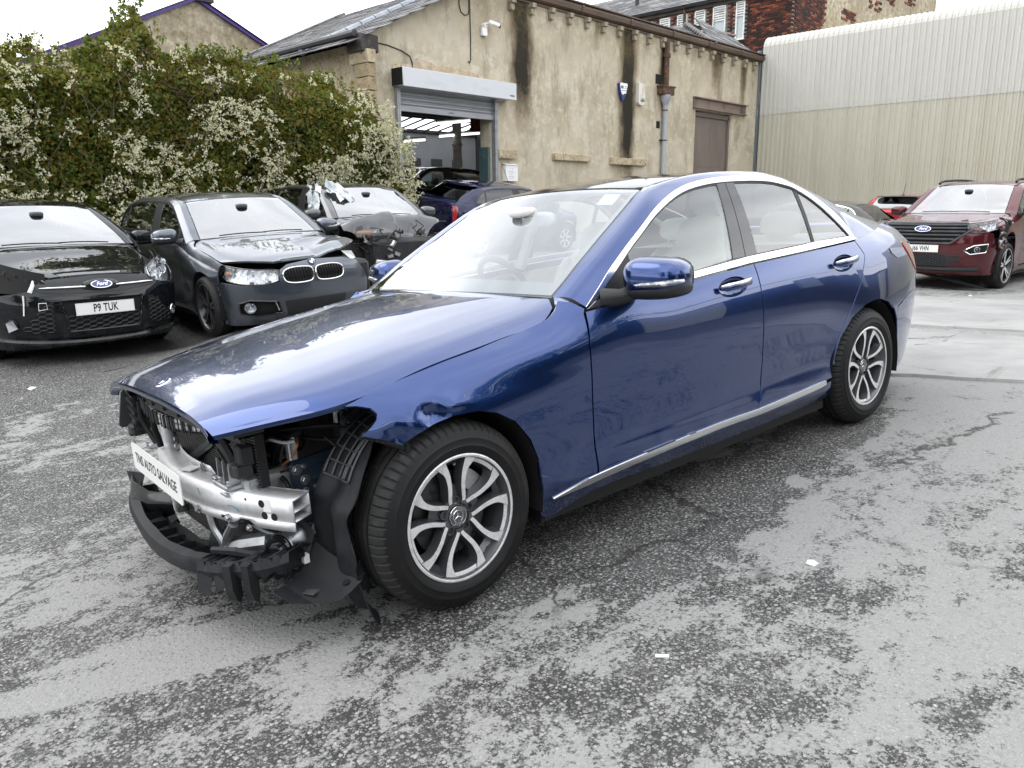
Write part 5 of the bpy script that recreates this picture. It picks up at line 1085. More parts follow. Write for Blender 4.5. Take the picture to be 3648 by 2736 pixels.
wl = MB(); wl.box((.6, 10.80, 1.4), (15.4, .35, 3.9), None, 0, .02); tag(wl.build('boundary_wall', 'soot_stone'), 'dark stone boundary wall hidden under the flowering hedge', 'wall')
# thin dark tree at the far left, behind the hedge
tr_ = empty('thin_tree', (.3, 13.5, 0), label='thin bare-topped tree rising behind the left end of the hedge', cat='tree')
b = MB(); rr = random.Random(3); P = []
b.tube([(0, 0, 0), (.1, 0, 2.5), (.3, .1, 4.4)], [.12, .08, .03], 8)
for i in range(60):
    z0 = rr.uniform(2.4, 4.3); p = Vector((.1+.1*(z0-2.4), 0, z0)); d_ = Vector((rr.gauss(0, 1), rr.gauss(0, .6), rr.uniform(.1, .8))).normalized(); pts = [p]
    for _ in range(6): d_ = (d_+Vector((rr.gauss(0, .3), rr.gauss(0, .3), rr.gauss(.05, .2)))).normalized(); pts.append(pts[-1]+d_*rr.uniform(.15, .26))
    b.tube(pts, [.014, .012, .010, .008, .006, .004, .003], 4)
    for q in pts[2:]:
        for _ in range(26): P.append((q.x+rr.gauss(0, .10), q.y+rr.gauss(0, .10), q.z+rr.gauss(0, .10)))
b.build('trunk', 'bark', tr_); P = np.array(P); leaf_mesh('crown', P, .06, ['leaf_dark', 'leaf_green', 'leaf_olive'], HG.choice([0, 1, 2], len(P), p=[.5, .35, .15]), tr_)
# trees across the yard that the paintwork mirrors
for q, (tx, ty, th) in enumerate(((-7.5, -9.5, 7.5), (9.5, -15.5, 9.0), (-13, -4, 6.5))):
    tt = empty('yard_tree', (tx, ty, g1(tx, ty)), label=('broad dark tree at the corner of the stone warehouse', 'tall dark tree above the stone warehouse roof', 'lower dark tree by itself at the yard edge')[q], cat='tree', group='trees across the yard')
    MB().tube([(0, 0, 0), (.1, .05, th*.4), (.0, .1, th*.8)], [.22, .16, .05], 8).build('trunk', 'bark', tt); P = []
    for i in range(46):
        c = np.array([HG.normal(0, th*.17), HG.normal(0, th*.17), th*HG.uniform(.35, .97)]); P.append(c+HG.normal(0, th*.055, (110, 3)))
    P = np.concatenate(P); leaf_mesh('crown', P, .22, ['leaf_dark', 'leaf_green'], HG.choice([0, 1], len(P)), tt)
# ---------------- the blue saloon with its nose stripped off ----------------
def hero_dent(a, b):
    g = lambda cx, cz, rx, rz: np.exp(-((a-cx)/rx)**2-((b-cz)/rz)**2)
    fade = np.clip((.45-a)/.2, 0, 1)
    return fade*(-.020*g(-.070, .702, .040, .026)+.009*g(-.150, .70, .05, .05)+.009*g(.01, .722, .06, .02)-.010*g(-.205, .660, .03, .03)+.006*g(-.11, .750, .12, .016)+.006*g(-.105, .675, .014, .04))
HP = dict(name='blue_saloon', label='metallic blue saloon with its whole front bumper torn off', paint='paint_blue', fender='fender', fender_res=.022, hood_res=.05, res=.06, dent=hero_dent, trim='satin_chrome',
          side_glass='glass_clear', screen='glass_screen', roof_mat='gloss_black', seat_mat='leather', door_card='headliner', round_seats=True, mirror_led=True, floor_from=-.20, lod=0, wheel_r=.328, bpillar='gloss_black', dash_mat='dash_dark')
hero, HTM, HS_ = make_car(HP); hero.matrix_world = HM
for x in (0, 2.84):
    for s in (-1, 1): put_wheel(hero, 'hero', x, s*(.794 if x == 0 else .786), .328, .328, .2165, .225, steer=R(1) if x == 0 else 0, spin=0 if (x == 0) else R(9))
hs = HS_['side']
bon = HP['_hood']
def emblem_star(mb, o, ux, uy, un, r):
    """three-pointed star standing on a disc"""
    o, ux, uy, un = map(Vector, (o, ux, uy, un))
    for k in range(3):
        a = R(90+120*k); tip = o+(ux*math.cos(a)+uy*math.sin(a))*r; l = o+(ux*math.cos(a+R(60))+uy*math.sin(a+R(60)))*r*.16; rr_ = o+(ux*math.cos(a-R(60))+uy*math.sin(a-R(60)))*r*.16; t = o+un*r*.14
        mb.add([o, l, tip, rr_, t], [(4, 1, 2), (4, 2, 3)])
for w in [c for c in hero.children if c.name.startswith('wheel') and 'liner' not in c.name and 'arch' not in c.name]:
    hc = MB(); yo = -(.1125-.020)+.028-.009
    hc.lathe([(.0355, 0), (.0355, .003), (.0, .003)], (0, yo, 0), (0, -1, 0), 36); h_ = hc.build('hub_cap', 'rim_grey', w, 50)
    st = MB(); emblem_star(st, (0, yo-.0032, 0), (1, 0, 0), (0, 0, 1), (0, -1, 0), .0185)
    st.tube([(math.cos(t)*.0205, yo-.0035, math.sin(t)*.0205) for t in np.linspace(0, 2*math.pi, 33)[:-1]], .0013, 5, closed=True); st.tube([(math.cos(t)*.0345, yo-.0035, math.sin(t)*.0345) for t in np.linspace(0, 2*math.pi, 33)[:-1]], .0012, 5, closed=True)
    st.build('star_emblem', 'chrome', w, 30)
    va = MB(); va.cyl((.0, -.055, .196), (.0, -.085, .186), .005, 8); va.build('tyre_valve', 'steel', w)
fw = [c for c in hero.children if c.name.startswith('wheel') and 'arch' not in c.name and c.location.x < 1 and c.location.y < 0][0]
for word, a0, stp in (('MERCEDES', 152, -17.5), ('BENZ', 242, 19)):
    for i, ch in enumerate(word):
        a = R(a0+stp*i); up_v = Vector((math.cos(a), 0, math.sin(a)))*(1 if stp < 0 else -1); rt = Vector((0, -1, 0)).cross(up_v)*-1
        text('emblem_letter', ch, .0105, frame((.0275*math.cos(a), yo-.0034, .0275*math.sin(a)), up_v.cross(Vector((0, -1, 0))), up_v, (0, -1, 0)), 'chrome', fw, .0004)
# scuffs round the front rim edge
ar = [R(t) for t in range(150, 285, 6)]; yo = -(.1125-.014); sc = MB()
sc.grid([[(r*math.cos(t), yo-.0015+(.003 if r < .21 else 0), r*math.sin(t)) for t in ar] for r in (.205, .2195)])
sc.build('rim_scuff', 'scuffed_metal', fw, 60)
# bonnet badge and underside frame
c0 = HS_['hood'](np.array([-.628]), np.array([0.]))[0]; nn = Vector((-.36, 0, .93)).normalized(); ux = Vector((0, 1, 0)); uy = nn.cross(ux)
b = MB(); b.lathe([(.030, 0), (.030, .003), (.026, .005), (.0, .005)], Vector(c0)-nn*.001, nn, 32); bd = b.build('bonnet_badge', 'satin_chrome', bon); b = MB(); b.lathe([(.024, 0), (.0, 0)], Vector(c0)+nn*.0056, nn, 32); b.build('badge_disc', 'badge_blue', bon); b = MB(); emblem_star(b, Vector(c0)+nn*.006, ux, uy, nn, .017); b.build('badge_star', 'chrome', bon)
# bonnet lip
lip = []
for s in np.linspace(-.985, .985, 41):
    p = HS_['hood'](np.array([-.690+.006*abs(s)]), np.array([s]))[0]; lip.append([tuple(p+np.array(o_)) for o_ in ((0, 0, 0), (-.004, 0, -.010), (.0, 0, -.026), (.03, 0, -.034))])
MB().grid(lip).build('bonnet_lip', 'paint_blue', bon, 60)
# scuttle corner between bonnet, wing and windscreen pillar
for sg in (-1, 1):
    rows = []
    for t in np.linspace(0, 1, 7):
        x_ = .50+.165*t; hw_ = float(spl(HX, HW, min(x_, .655))[0])+.003; hz_ = float(Hz(np.array([min(x_, .655)]), np.array([1.0]))[0])-.004
        zl = float(np.interp(x_, [.50, .53, .575, .612, .655, .69], [.913, .917, .939, .970, .962, .944])); wl = float(Lw([x_], [zl])[0])
        if x_ > .62: hw_ += (.697-hw_)*(x_-.62)/.045; hz_ += (.988-hz_)*(x_-.62)/.045
        rows.append([(x_, sg*(wl+(hw_-wl)*k), zl+(hz_-zl)*k+.006*math.sin(math.pi*k)) for k in np.linspace(0, 1, 5)])
    MB().grid(rows).build('scuttle_corner', 'paint_blue', hero, 80)
# bright strip along the sill
st_c = [(.434,.262),(.69,.283),(1.05,.297),(1.41,.305),(1.60,.305),(1.776,.302),(2.0,.308),(2.2,.314),(2.385,.322)]
ctr = np.array(smooth_loop(st_c, 4)); hw = np.interp(ctr[:, 0], [.43, .62, 2.33, 2.39], [.002, .0135, .0135, .010])
patch('sill_trim', [(x_, z_-h_) for (x_, z_), h_ in zip(ctr, hw)]+[(x_, z_+h_) for (x_, z_), h_ in zip(ctr[::-1], hw[::-1])], lambda a, b: hs(-1)(a, b), 'satin_chrome', hero, res=.06, bres=.03, flange=.010, off=.010)
# rear arch lip, tail lamp, sticker
patch('tail_lamp', smooth_loop([(3.43,.968),(3.52,.958),(3.66,.90),(3.80,.815),(3.872,.75),(3.872,.70),(3.76,.715),(3.62,.78),(3.48,.885)], 3, True), hs(-1), 'red_lens', hero, res=.05, flange=.01, off=.004)
patch('tail_lamp', smooth_loop([(3.43,.968),(3.52,.958),(3.66,.90),(3.80,.815),(3.872,.75),(3.872,.70),(3.76,.715),(3.62,.78),(3.48,.885)], 3, True), hs(1), 'red_lens', hero, res=.05, flange=.01, off=.004)
patch('lot_sticker', [(3.17,.955),(3.40,.940),(3.42,.895),(3.25,.893),(3.18,.925)], hs(-1), 'sticker', hero, res=.06, flange=0, off=.002)
patch('screen_sticker', [(.70,.80),(.86,.80),(.86,.90),(.70,.90)] if False else [(-.85,.84),(-.70,.84),(-.70,.94),(-.85,.94)], HS_['ws'], 'paper', hero, res=.1, flange=0, off=-.006, ref=(1.4, 0, .7))
# ---- the stripped nose ----
nose = hero
def bx(x): return -.65+.375*x*x
ys_ = np.linspace(-.665, .62, 36); T_ = .479; B_ = .404; dp = .085
def beam_ring(y, o=0):
    x = bx(y); dx = .75*y; n = np.array([-1, dx]); n /= np.linalg.norm(n)     # outward (x, y)
    return x, n
fr = []; tp_ = []; bk_ = []; bt = []
for y in ys_:
    x, n = beam_ring(y); f = np.array([x, y]); k = f-n*dp
    fr.append(((f[0], f[1], B_), (f[0], f[1], T_))); tp_.append(((f[0], f[1], T_), (k[0], k[1], T_+.004))); bk_.append(((k[0], k[1], T_+.004), (k[0], k[1], B_-.0))); bt.append(((k[0], k[1], B_), (f[0], f[1], B_)))
b = MB()
for s in (fr, tp_, bk_, bt): b.grid(s)
mid = []                                                          # the web inside the hollow section
for y in ys_: x, n = beam_ring(y); f = np.array([x, y])-n*.004; k = f-n*(dp-.008); mid.append(((f[0], f[1], .440), (k[0], k[1], .440)))
b.grid(mid)
fl = []                                                           # lower flange with its cut-outs
for i, y in enumerate(ys_):
    x, n = beam_ring(y); d_ = .030 if (y < -.50 or -.43 < y < -.17 or y > .0) else .010; fl.append(((x+.002, y, B_+.001), (x+.002, y, B_-d_)))
b.grid(fl)
ufl = []
for i, y in enumerate(ys_):
    x, n = beam_ring(y); k = np.array([x, y])-n*dp; d_ = .030 if -.16 < y < .30 else .004; ufl.append(((k[0], k[1], T_+.003), (k[0], k[1], T_+d_)))
b.grid(ufl)
beam = b.build('bumper_beam', 'aluminium', nose, 30)
bm = beam.modifiers.new('skin', 'SOLIDIFY'); bm.thickness = .004; bm.offset = -1
def on_beam(y, z, out=.001):
    x, n = beam_ring(y); p = Vector((x, y, z)); nv = Vector((n[0], n[1], 0)); t = Vector((-n[1], n[0], 0)); return p+nv*out, t, nv
for y, z, r in ((-.545, .458, .0135), (-.552, .418, .0135), (-.590, .417, .0135), (-.478, .466, .005), (-.455, .386, .006), (-.535, .388, .006), (-.635, .386, .005)):
    p, t, nv = on_beam(y, z, .0005); b = MB(); b.lathe([(r, 0), (0, 0)], p, nv, 20); b.build('beam_hole', 'void_black', beam, 0)
for y, z, w_, h_ in ((-.566, .453, .034, .042), (-.571, .414, .026, .026)):
    p, t, nv = on_beam(y, z, .0003); b = MB(); b.add([p-t*w_/2-Vector((0,0,h_/2)), p+t*w_/2-Vector((0,0,h_/2)), p+t*w_/2+Vector((0,0,h_/2)), p-t*w_/2+Vector((0,0,h_/2))], [(0,1,2,3)]); b.build('knurled_patch', 'plate_white', beam, 0)
for y, z in ((-.355, .408), (-.45, .406), (-.105, .408), (.02, .408)):
    p, t, nv = on_beam(y, z-.02, .001); b = MB(); b.box(p, (.004, .020, .010), frame((0,0,0), nv, t, (0,0,1)).to_3x3()); b.build('beam_slot', 'void_black', beam, 0)
for pts in ([(-.215,.465),(-.222,.452),(-.229,.443)], [(-.385,.432),(-.41,.432),(-.43,.424),(-.438,.415)]):
    b = MB(); b.tube([on_beam(y, z, .001)[0] for y, z in pts], .0017, 5); b.build('pen_mark', 'teal_ink', beam)
def bolt(parent, p, n, r=.011, m='steel', cap=.007):
    n = Vector(n).normalized(); b = MB(); b.lathe([(r*1.5, 0), (r*1.5, .003), (r*1.05, .003)], p, n, 16); b.lathe([(r, .003), (r, .003+cap), (r*.8, .005+cap), (0, .005+cap)], p, n, 6); return b.build('bolt', m, parent, 25)
for y, z in ((-.205, .388), (-.385, .388)): p, t, nv = on_beam(y, z, .004); bolt(beam, p, nv, .010)
for y in (.42, .30, -.09): x, n = beam_ring(y); bolt(beam, Vector((x+.078, y, T_+.022)), (-1, 0, .1), .010)
b = MB(); b.box((bx(-.03)+.055, -.03, T_+.010), (.05, .06, .004), Matrix.Rotation(.4, 3, 'Z')); b.build('tape_scrap', 'paper', beam, 0)
# plate with the yard's name
plc = Vector((-.700, .028, .493)); pe1 = Vector((0, -.588, -.020)).normalized(); pnn = Vector((-1, 0, 0)); pup = pnn.cross(pe1).normalized(); pup = pup if pup.z > 0 else -pup
pl = MB(); ww, hh, rc = .294, .054, .014; lp = []
for cx, cz, a0 in ((ww-rc, hh-rc, 0), (-ww+rc, hh-rc, 90), (-ww+rc, -hh+rc, 180), (ww-rc, -hh+rc, 270)): lp += [(cx+rc*math.cos(R(a0+k)), cz+rc*math.sin(R(a0+k))) for k in (0, 30, 60, 90)]
pl.prism(lp, lambda a, c, h: plc+pe1*a+pup*c+pnn*(h-.0018), .0036); plate = pl.build('trade_plate', 'plate_white', nose, 30)
text('plate_text', 'TNS AUTO SALVAGE', .056, frame(plc+pnn*.0022, pe1, pup, pnn), 'ink', plate, .0004, sx=.94, bold=.0006, space=1.02)
# radiator pack
rad = MB(); rad.box((-.485, .02, .43), (.03, .98, .56)); ra = rad.build('radiator', 'radiator_core', nose, 0)
b = MB()
for i in range(52): b.box((-.502, .02, .165+i*.0105), (.006, .97, .0022))
tag(b.build('radiator_fins', 'radiator_fin', ra, 0), kind='stuff')
b = MB(); b.cyl((-.525, .455, .18), (-.525, .455, .645), .027, 16); b.lathe([(.029, 0), (.029, .02), (.02, .03)], (-.525, .455, .62), (0, 0, 1), 16); b.build('receiver_drier', 'aluminium', ra)
b = MB(); b.tube([(-.515, -.06, .575), (-.53, .20, .455)], .001, 4); b.add([(-.512, -.045, .590), (-.512, -.065, .560), (-.525, .235, .432), (-.525, .25, .462)], [(0,1,2,3)]); b.build('mesh_strap', 'grey_plastic', ra, 0)
pp1 = [(-.585, .50, .690), (-.60, .40, .680), (-.612, .25, .668), (-.615, .10, .668), (-.61, -.05, .675), (-.595, -.20, .688), (-.57, -.31, .700)]
b = MB()
for k in (0, 1): b.tube(smooth_loop([(x, y, z-.021*k) for x, y, z in pp1], 4), .0095, 8)
pk = b.build('coolant_pipe', 'aluminium', nose)
for y in np.linspace(.47, -.28, 26):
    if .12 < y < .16: continue
    q = np.array(smooth_loop(pp1, 8)); j = np.argmin(abs(q[:, 1]-y)); b = MB(); b.tube([q[j]+np.array([-.013, 0, .014]), q[j]+np.array([-.013, 0, -.034]), q[j]+np.array([.012, 0, -.036]), q[j]+np.array([.012, 0, .014])], .003 if int(y*40) % 3 else .006, 5, closed=True); b.build('pipe_clip', 'black_plastic', pk)
# slam panel: dark ribbed shelf under the bonnet edge
b = MB(); sp_ = smooth_loop([(-.60, .56, .715), (-.635, .30, .728), (-.645, 0, .735), (-.635, -.30, .728), (-.60, -.56, .715)], 6)
b.grid([[(x, y, z) for x, y, z in sp_], [(x+.02, y, z-.03) for x, y, z in sp_], [(x+.16, y, z-.02) for x, y, z in sp_], [(x+.20, y, z+.01) for x, y, z in sp_]])
for x, y, z in sp_[::3]: b.box((x+.05, y, z-.005), (.10, .006, .03))
b.tube([(x+.03, y, z-.035) for x, y, z in sp_], .012, 6); b.build('slam_panel', 'black_plastic', nose, 40)
# frame at the near lamp: ribs, pockets, a squared eye
lb_ = MB(); q0 = [(-.585, -.31, .715), (-.575, -.345, .66), (-.56, -.375, .60), (-.55, -.39, .545)]
lb_.tube(smooth_loop(q0, 4), .016, 6); lb_.tube(smooth_loop([(-.575, -.25, .705), (-.56, -.30, .63), (-.55, -.33, .56), (-.54, -.35, .535)], 4), .012, 6)
for z in (.69, .655, .62, .585, .555): lb_.box((-.560, -.325-.08*(.70-z), z), (.030, .085, .008), Matrix.Rotation(R(28), 3, 'X'))
lb_.box((-.545, -.40, .545), (.06, .13, .045), Matrix.Rotation(R(-8), 3, 'X'), 0, .006); lb_.box((-.53, -.43, .60), (.05, .06, .07), None, 0, .006); lb_.box((-.575, -.315, .705), (.02, .05, .05), None, 0, .004); lb_.build('lamp_carrier', 'black_plastic', nose, 30)
b = MB(); b.box((-.592, -.318, .696), (.006, .030, .036)); b.build('carrier_eye', 'satin_chrome', nose, 0); b = MB(); b.box((-.596, -.318, .696), (.004, .020, .026)); b.build('eye_hole', 'void_black', nose, 0)
# far lamp carrier: grey side plate with dark pockets
b = MB(); b.prism([(-.60,.735),(-.632,.70),(-.662,.56),(-.652,.548),(-.61,.548),(-.585,.72)], lambda a, c, h: Vector((a, .655+h, c)), .012); b.build('far_lamp_plate', 'grey_plastic', nose, 30)
b = MB()
for z in (.70, .665, .63, .595, .56): b.box((-.600, .585, z), (.045, .10, .010), Matrix.Rotation(R(12), 3, 'X')); b.box((-.58, .55, z-.015), (.03, .02, .04))
b.tube([(-.59, .60, .72), (-.60, .61, .62), (-.60, .60, .53)], .015, 6); b.box((-.605, .585, .545), (.07, .07, .05), None, 0, .01); b.box((-.62, .625, .522), (.03, .03, .02)); b.build('far_lamp_carrier', 'black_plastic', nose, 30)
b = MB(); b.tube([(-.56, .55, .55), (-.565, .545, .50), (-.55, .54, .465)], [.012, .018, .022], 8); b.box((-.56, .545, .472), (.06, .06, .025), None, 0, .004); b.build('far_mount', 'cast_aluminium', nose)
for pts, r in (([(-.60, .52, .675), (-.60, .525, .60), (-.585, .50, .535), (-.575, .47, .495)], .0105), ([(-.60, .36, .672), (-.60, .345, .63), (-.595, .37, .58), (-.58, .40, .53), (-.575, .40, .49)], .0125)):
    MB().tube(smooth_loop(pts, 5), r, 8).build('rubber_hose', 'rubber', nose)
# cast mount on the beam
cm_ = MB(); cm_.prism([(-.285,.462),(-.27,.56),(-.25,.575),(-.40,.60),(-.405,.59),(-.43,.49),(-.41,.475)], lambda a, c, h: Vector((-.545+h, a, c)), .012)
for y in (-.29, -.345, -.40): cm_.box((-.555, y, .53), (.05, .008, .095), Matrix.Rotation(R(8), 3, 'X'))
cm_.box((-.565, -.345, .492), (.07, .135, .018), None, 0, .005); cm_.box((-.565, -.345, .470), (.075, .12, .014), None, 0, .004); cmo = cm_.build('cast_mount', 'cast_aluminium', nose, 30)
for y in (-.305, -.385): bolt(cmo, (-.575, y, .500), (0, 0, 1), .011)
bolt(cmo, (-.575, -.245, .49), (-1, -.4, 0), .012)
# aluminium rail, blue wheelhouse plate with bolts, inner structure
b = MB(); b.box((-.445, -.395, .465), (.20, .10, .125), Matrix.Rotation(R(-2), 3, 'Y'), 0, .012); b.box((-.445, -.448, .50), (.17, .004, .012)); b.box((-.445, -.448, .43), (.17, .004, .010)); ral = b.build('crash_box', 'cast_aluminium', nose, 30)
b = MB(); b.box((-.40, -.452, .515), (.05, .002, .008)); b.build('rail_stencil', 'ink', ral, 0)
b = MB(); b.box((-.19, -.455, .475), (.40, .04, .16), Matrix.Rotation(R(-4), 3, 'Y'), 0, .012)
for z in (.52, .47, .43): b.tube([(-.33, -.478, z), (-.20, -.480, z+.012), (-.06, -.478, z+.02)], .006, 6)
b.box((-.2, -.44, .36), (.42, .05, .10), None, 0, .02); b.box((.05, -.46, .52), (.5, .10, .5), None, 0, .03); bp_ = b.build('wheelhouse_plate', 'rail_blue', nose, 35)
for x, z, r in ((-.375, .515, .013), (-.350, .473, .013), (-.388, .432, .013), (-.350, .520, .007), (-.352, .437, .007), (-.315, .44, .006)): bolt(bp_, (x, -.4775, z), (-.15, -1, 0), r)
bolt(bp_, (-.325, -.47, .285), (-.5, -1, 0), .015)
eb = MB(); eb.box((.13, 0, .53), (.60, .78, .44), None, 0, .05); eb.box((-.36, .0, .60), (.14, .80, .10), None, 0, .02); eb.box((.0, -.30, .72), (.36, .22, .10), None, 0, .03); eb.box((.0, .30, .70), (.36, .3, .10), None, 0, .03)
for k, (y, z) in enumerate(((-.56, .70), (-.60, .695))): eb.cyl((-.24, y, z-.03), (-.24, y, z+.02), .012, 10)
eb.build('engine', 'engine_dark', nose)
b = MB(); b.box((.18, -.555, .52), (.50, .02, .60)); b.box((.18, .60, .52), (.60, .02, .60)); b.box((-.16, .60, .50), (.5, .02, .5)); b.build('inner_wing', 'void_black', nose, 0)
for pts in ([(-.25, -.565, .665), (-.25, -.57, .71), (-.22, -.60, .735)],): MB().tube(pts, .010, 8).build('pipe_joint', 'steel', nose)
b = MB(); b.tube(smooth_loop([(-.27, -.66, .70), (-.23, -.66, .715), (-.19, -.67, .755)], 4), .017, 8); b.build('washer_neck', 'dusty_plastic', nose)
# sheet brackets behind the lamp opening
b = MB(); 
for poly in ([(-.27,.60),(-.34,.655),(-.43,.69),(-.40,.655),(-.345,.54),(-.32,.545),(-.355,.625),(-.30,.585)],): b.prism(poly, lambda a, c, h: Vector((-.47+h, a, c)), .006)
b.prism([(-.30,.545),(-.345,.54),(-.35,.565),(-.31,.575)], lambda a, c, h: Vector((-.48+h, a, c)), .006); b.build('latch_bracket', 'cast_aluminium', nose, 20)
b = MB(); b.prism([(-.31,.60),(-.44,.63),(-.53,.645),(-.535,.59),(-.50,.565),(-.49,.60),(-.44,.605),(-.39,.53),(-.34,.528)], lambda a, c, h: Vector((-.40+h, a, c)), .010); b.box((-.40, -.515, .60), (.03, .03, .07), None, 0, .004); b.build('strut_bracket', 'cast_aluminium', nose, 20)
b = MB(); b.tube(smooth_loop([(-.46, -.40, .625), (-.45, -.47, .64), (-.42, -.52, .632), (-.40, -.56, .64)], 4), .007, 8); b.build('fuel_line', 'steel', nose)
for pts, r, m_ in (([(-.52, -.36, .575), (-.53, -.29, .535), (-.55, -.27, .50), (-.54, -.275, .475), (-.53, -.33, .452)], .007, 'rubber'), ([(-.42, -.50, .63), (-.43, -.36, .575), (-.44, -.30, .51), (-.45, -.285, .475), (-.46, -.305, .42)], .008, 'rubber'), ([(-.38, -.56, .665), (-.41, -.45, .61), (-.42, -.40, .55), (-.42, -.41, .505), (-.42, -.485, .482), (-.42, -.515, .43)], .009, 'rubber'), ([(-.38, -.53, .645), (-.40, -.565, .622), (-.41, -.52, .572), (-.41, -.44, .53), (-.41, -.43, .48)], .004, 'copper'), ([(-.30, -.57, .63), (-.28, -.60, .60), (-.25, -.60, .56), (-.20, -.62, .55)], .006, 'rubber'), ([(-.5, -.30, .64), (-.40, -.44, .655), (-.30, -.55, .665), (-.20, -.6, .65)], .008, 'rubber'), ([(-.48, -.25, .62), (-.38, -.42, .63), (-.25, -.52, .60), (-.1, -.58, .62)], .007, 'rubber'), ([(-.56, -.20, .29), (-.53, -.33, .335), (-.50, -.43, .36), (-.49, -.46, .33)], .005, 'rubber'), ([(-.57, -.20, .28), (-.575, -.215, .22), (-.57, -.22, .17), (-.57, -.23, .13)], .006, 'rubber')):
    MB().tube(smooth_loop(pts, 6), r, 7).build('wire', m_, nose)
# lower Y bracket, cross tube, bright brace
b = MB(); b.tube(smooth_loop([(-.605, -.215, .365), (-.60, -.225, .31), (-.59, -.255, .265), (-.585, -.265, .20)], 4), [.016]*13, 8); b.tube(smooth_loop([(-.585, -.385, .362), (-.585, -.355, .335), (-.585, -.295, .285), (-.585, -.262, .225)], 4), .017, 8); b.box((-.592, -.258, .215), (.012, .055, .11), Matrix.Rotation(R(8), 3, 'X'), 0, .005); yb_ = b.build('lower_bracket', 'cast_aluminium', nose)
bolt(yb_, (-.600, -.256, .235), (-1, 0, 0), .011)
b = MB(); b.tube([(-.565, -.25, .225), (-.545, -.36, .265), (-.50, -.49, .30)], .036, 8); b.build('cross_tube', 'cast_aluminium', nose, 30)
b = MB(); b.tube(smooth_loop([(-.57, -.28, .175), (-.55, -.35, .19), (-.53, -.41, .19), (-.51, -.45, .19)], 4), .011, 8); b.build('cooler_pipe', 'steel', nose)
# horn with its strap
b = MB(); hn = Vector((-.85, -.45, .0)).normalized(); hc_ = Vector((-.50, -.545, .285)); b.lathe([(0, .028), (.012, .030), (.026, .026), (.030, .016), (.046, .018), (.048, .008), (.052, .004), (.052, -.012), (.044, -.022), (.02, -.03), (0, -.03)], hc_, hn, 28); ho = b.build('horn', 'gloss_black', nose)
b = MB(); b.lathe([(.054, -.002), (.056, -.006), (.054, -.010)], hc_, hn, 28); b.lathe([(.020, 0), (.050, -.03), (.052, -.045), (.02, -.06)], hc_+Vector((.02, -.02, .02)), hn, 20); b.build('horn_back', 'steel', ho)
b = MB(); b.grid([[(-.560+.0, -.468, .372), (-.535, -.475, .345), (-.515, -.50, .332)], [(-.550, -.492, .375), (-.525, -.50, .35), (-.50, -.525, .335)]]); hb = b.build('horn_strap', 'pvc_grey', ho); bolt(ho, (-.563, -.478, .366), (-1, -.3, 0), .008)
b = MB(); b.box((-.44, -.60, .250), (.02, .022, .03)); b.build('plug', 'white_plastic', nose, 0)
# black air duct under the radiator, far duct
b = MB(); b.grid([[(-.60, y, .205+.06*max(0, (-.0-y)/.25 if y < 0 else 0)+.0*y) for y in (.48, .2, 0, -.10, -.18)], [(-.635, y, .165) for y in (.48, .2, 0, -.10, -.20)], [(-.615, y, .115) for y in (.48, .2, 0, -.08, -.17)], [(-.52, y, .10) for y in (.48, .2, 0, -.08, -.15)]])
b.grid([[(-.60, -.17, .285), (-.575, -.20, .29), (-.545, -.225, .275)], [(-.635, -.19, .20), (-.60, -.235, .20), (-.56, -.25, .19)], [(-.615, -.16, .105), (-.585, -.215, .105), (-.55, -.235, .11)]]); b.build('air_duct', 'dusty_plastic', nose, 50)
b = MB(); b.grid([smooth_loop([(-.66, .62, .345), (-.68, .60, .28), (-.68, .585, .215)], 4), smooth_loop([(-.685, .50, .355), (-.705, .49, .28), (-.70, .48, .20)], 4), smooth_loop([(-.66, .36, .33), (-.675, .35, .26), (-.66, .345, .19)], 4), smooth_loop([(-.60, .28, .32), (-.60, .27, .25), (-.585, .27, .19)], 4)]); b.build('far_air_duct', 'gloss_black', nose, 60)
# lower spoiler lip: hollow bar with ribs, ragged both ends
lp_ = smooth_loop([(-.655, .655, .250), (-.690, .56, .252), (-.728, .38, .242), (-.752, .15, .230), (-.757, -.06, .228), (-.738, -.26, .236), (-.700, -.37, .240)], 6)
rows = [[], [], [], [], [], []]
for i, (x, y, z) in enumerate(lp_):
    for k, (dx, dz) in enumerate(((.100, .026), (.035, .038), (.0, .032), (-.010, .012), (.0, -.026), (.045, -.036))):
        rows[k].append((x+dx*(.93+.07*math.sin(i*.7)), y, z+dz+.0012*math.sin(i*1.9+k)))
b = MB(); b.grid(rows[1:]); b.grid([rows[0], [(x+.008, y, z-.045) for x, y, z in rows[0]]])
for i in range(3, len(lp_)-1, 3):
    x, y, z = lp_[i]; b.add([(x+.035, y, z+.037), (x+.10, y+.012, z+.026), (x+.10, y+.012, z+.004), (x+.02, y, z-.0)], [(0,1,2,3)])
b.grid([rows[1], [(x+.02, y, z-.05) for x, y, z in rows[1]], [(x+.085, y, z-.055) for x, y, z in rows[1]]])
lipo = b.build('spoiler_lip', 'dusty_plastic', nose, 40)
b = MB(); b.add([(-.645, .66, .27), (-.66, .70, .345), (-.64, .69, .345), (-.625, .655, .25), (-.60, .64, .33), (-.66, .635, .16), (-.61, .66, .19)], [(0,1,2,3), (3,2,4), (0,3,6,5), (1,2,4)]); b.add([(-.69, .60, .215), (-.655, .645, .26), (-.63, .60, .31), (-.64, .56, .20)], [(0,1,2),(0,2,3)]); b.tube([(-.65, .70, .34), (-.645, .675, .28), (-.64, .66, .22)], .010, 5); b.build('torn_end', 'black_plastic', lipo, 0)
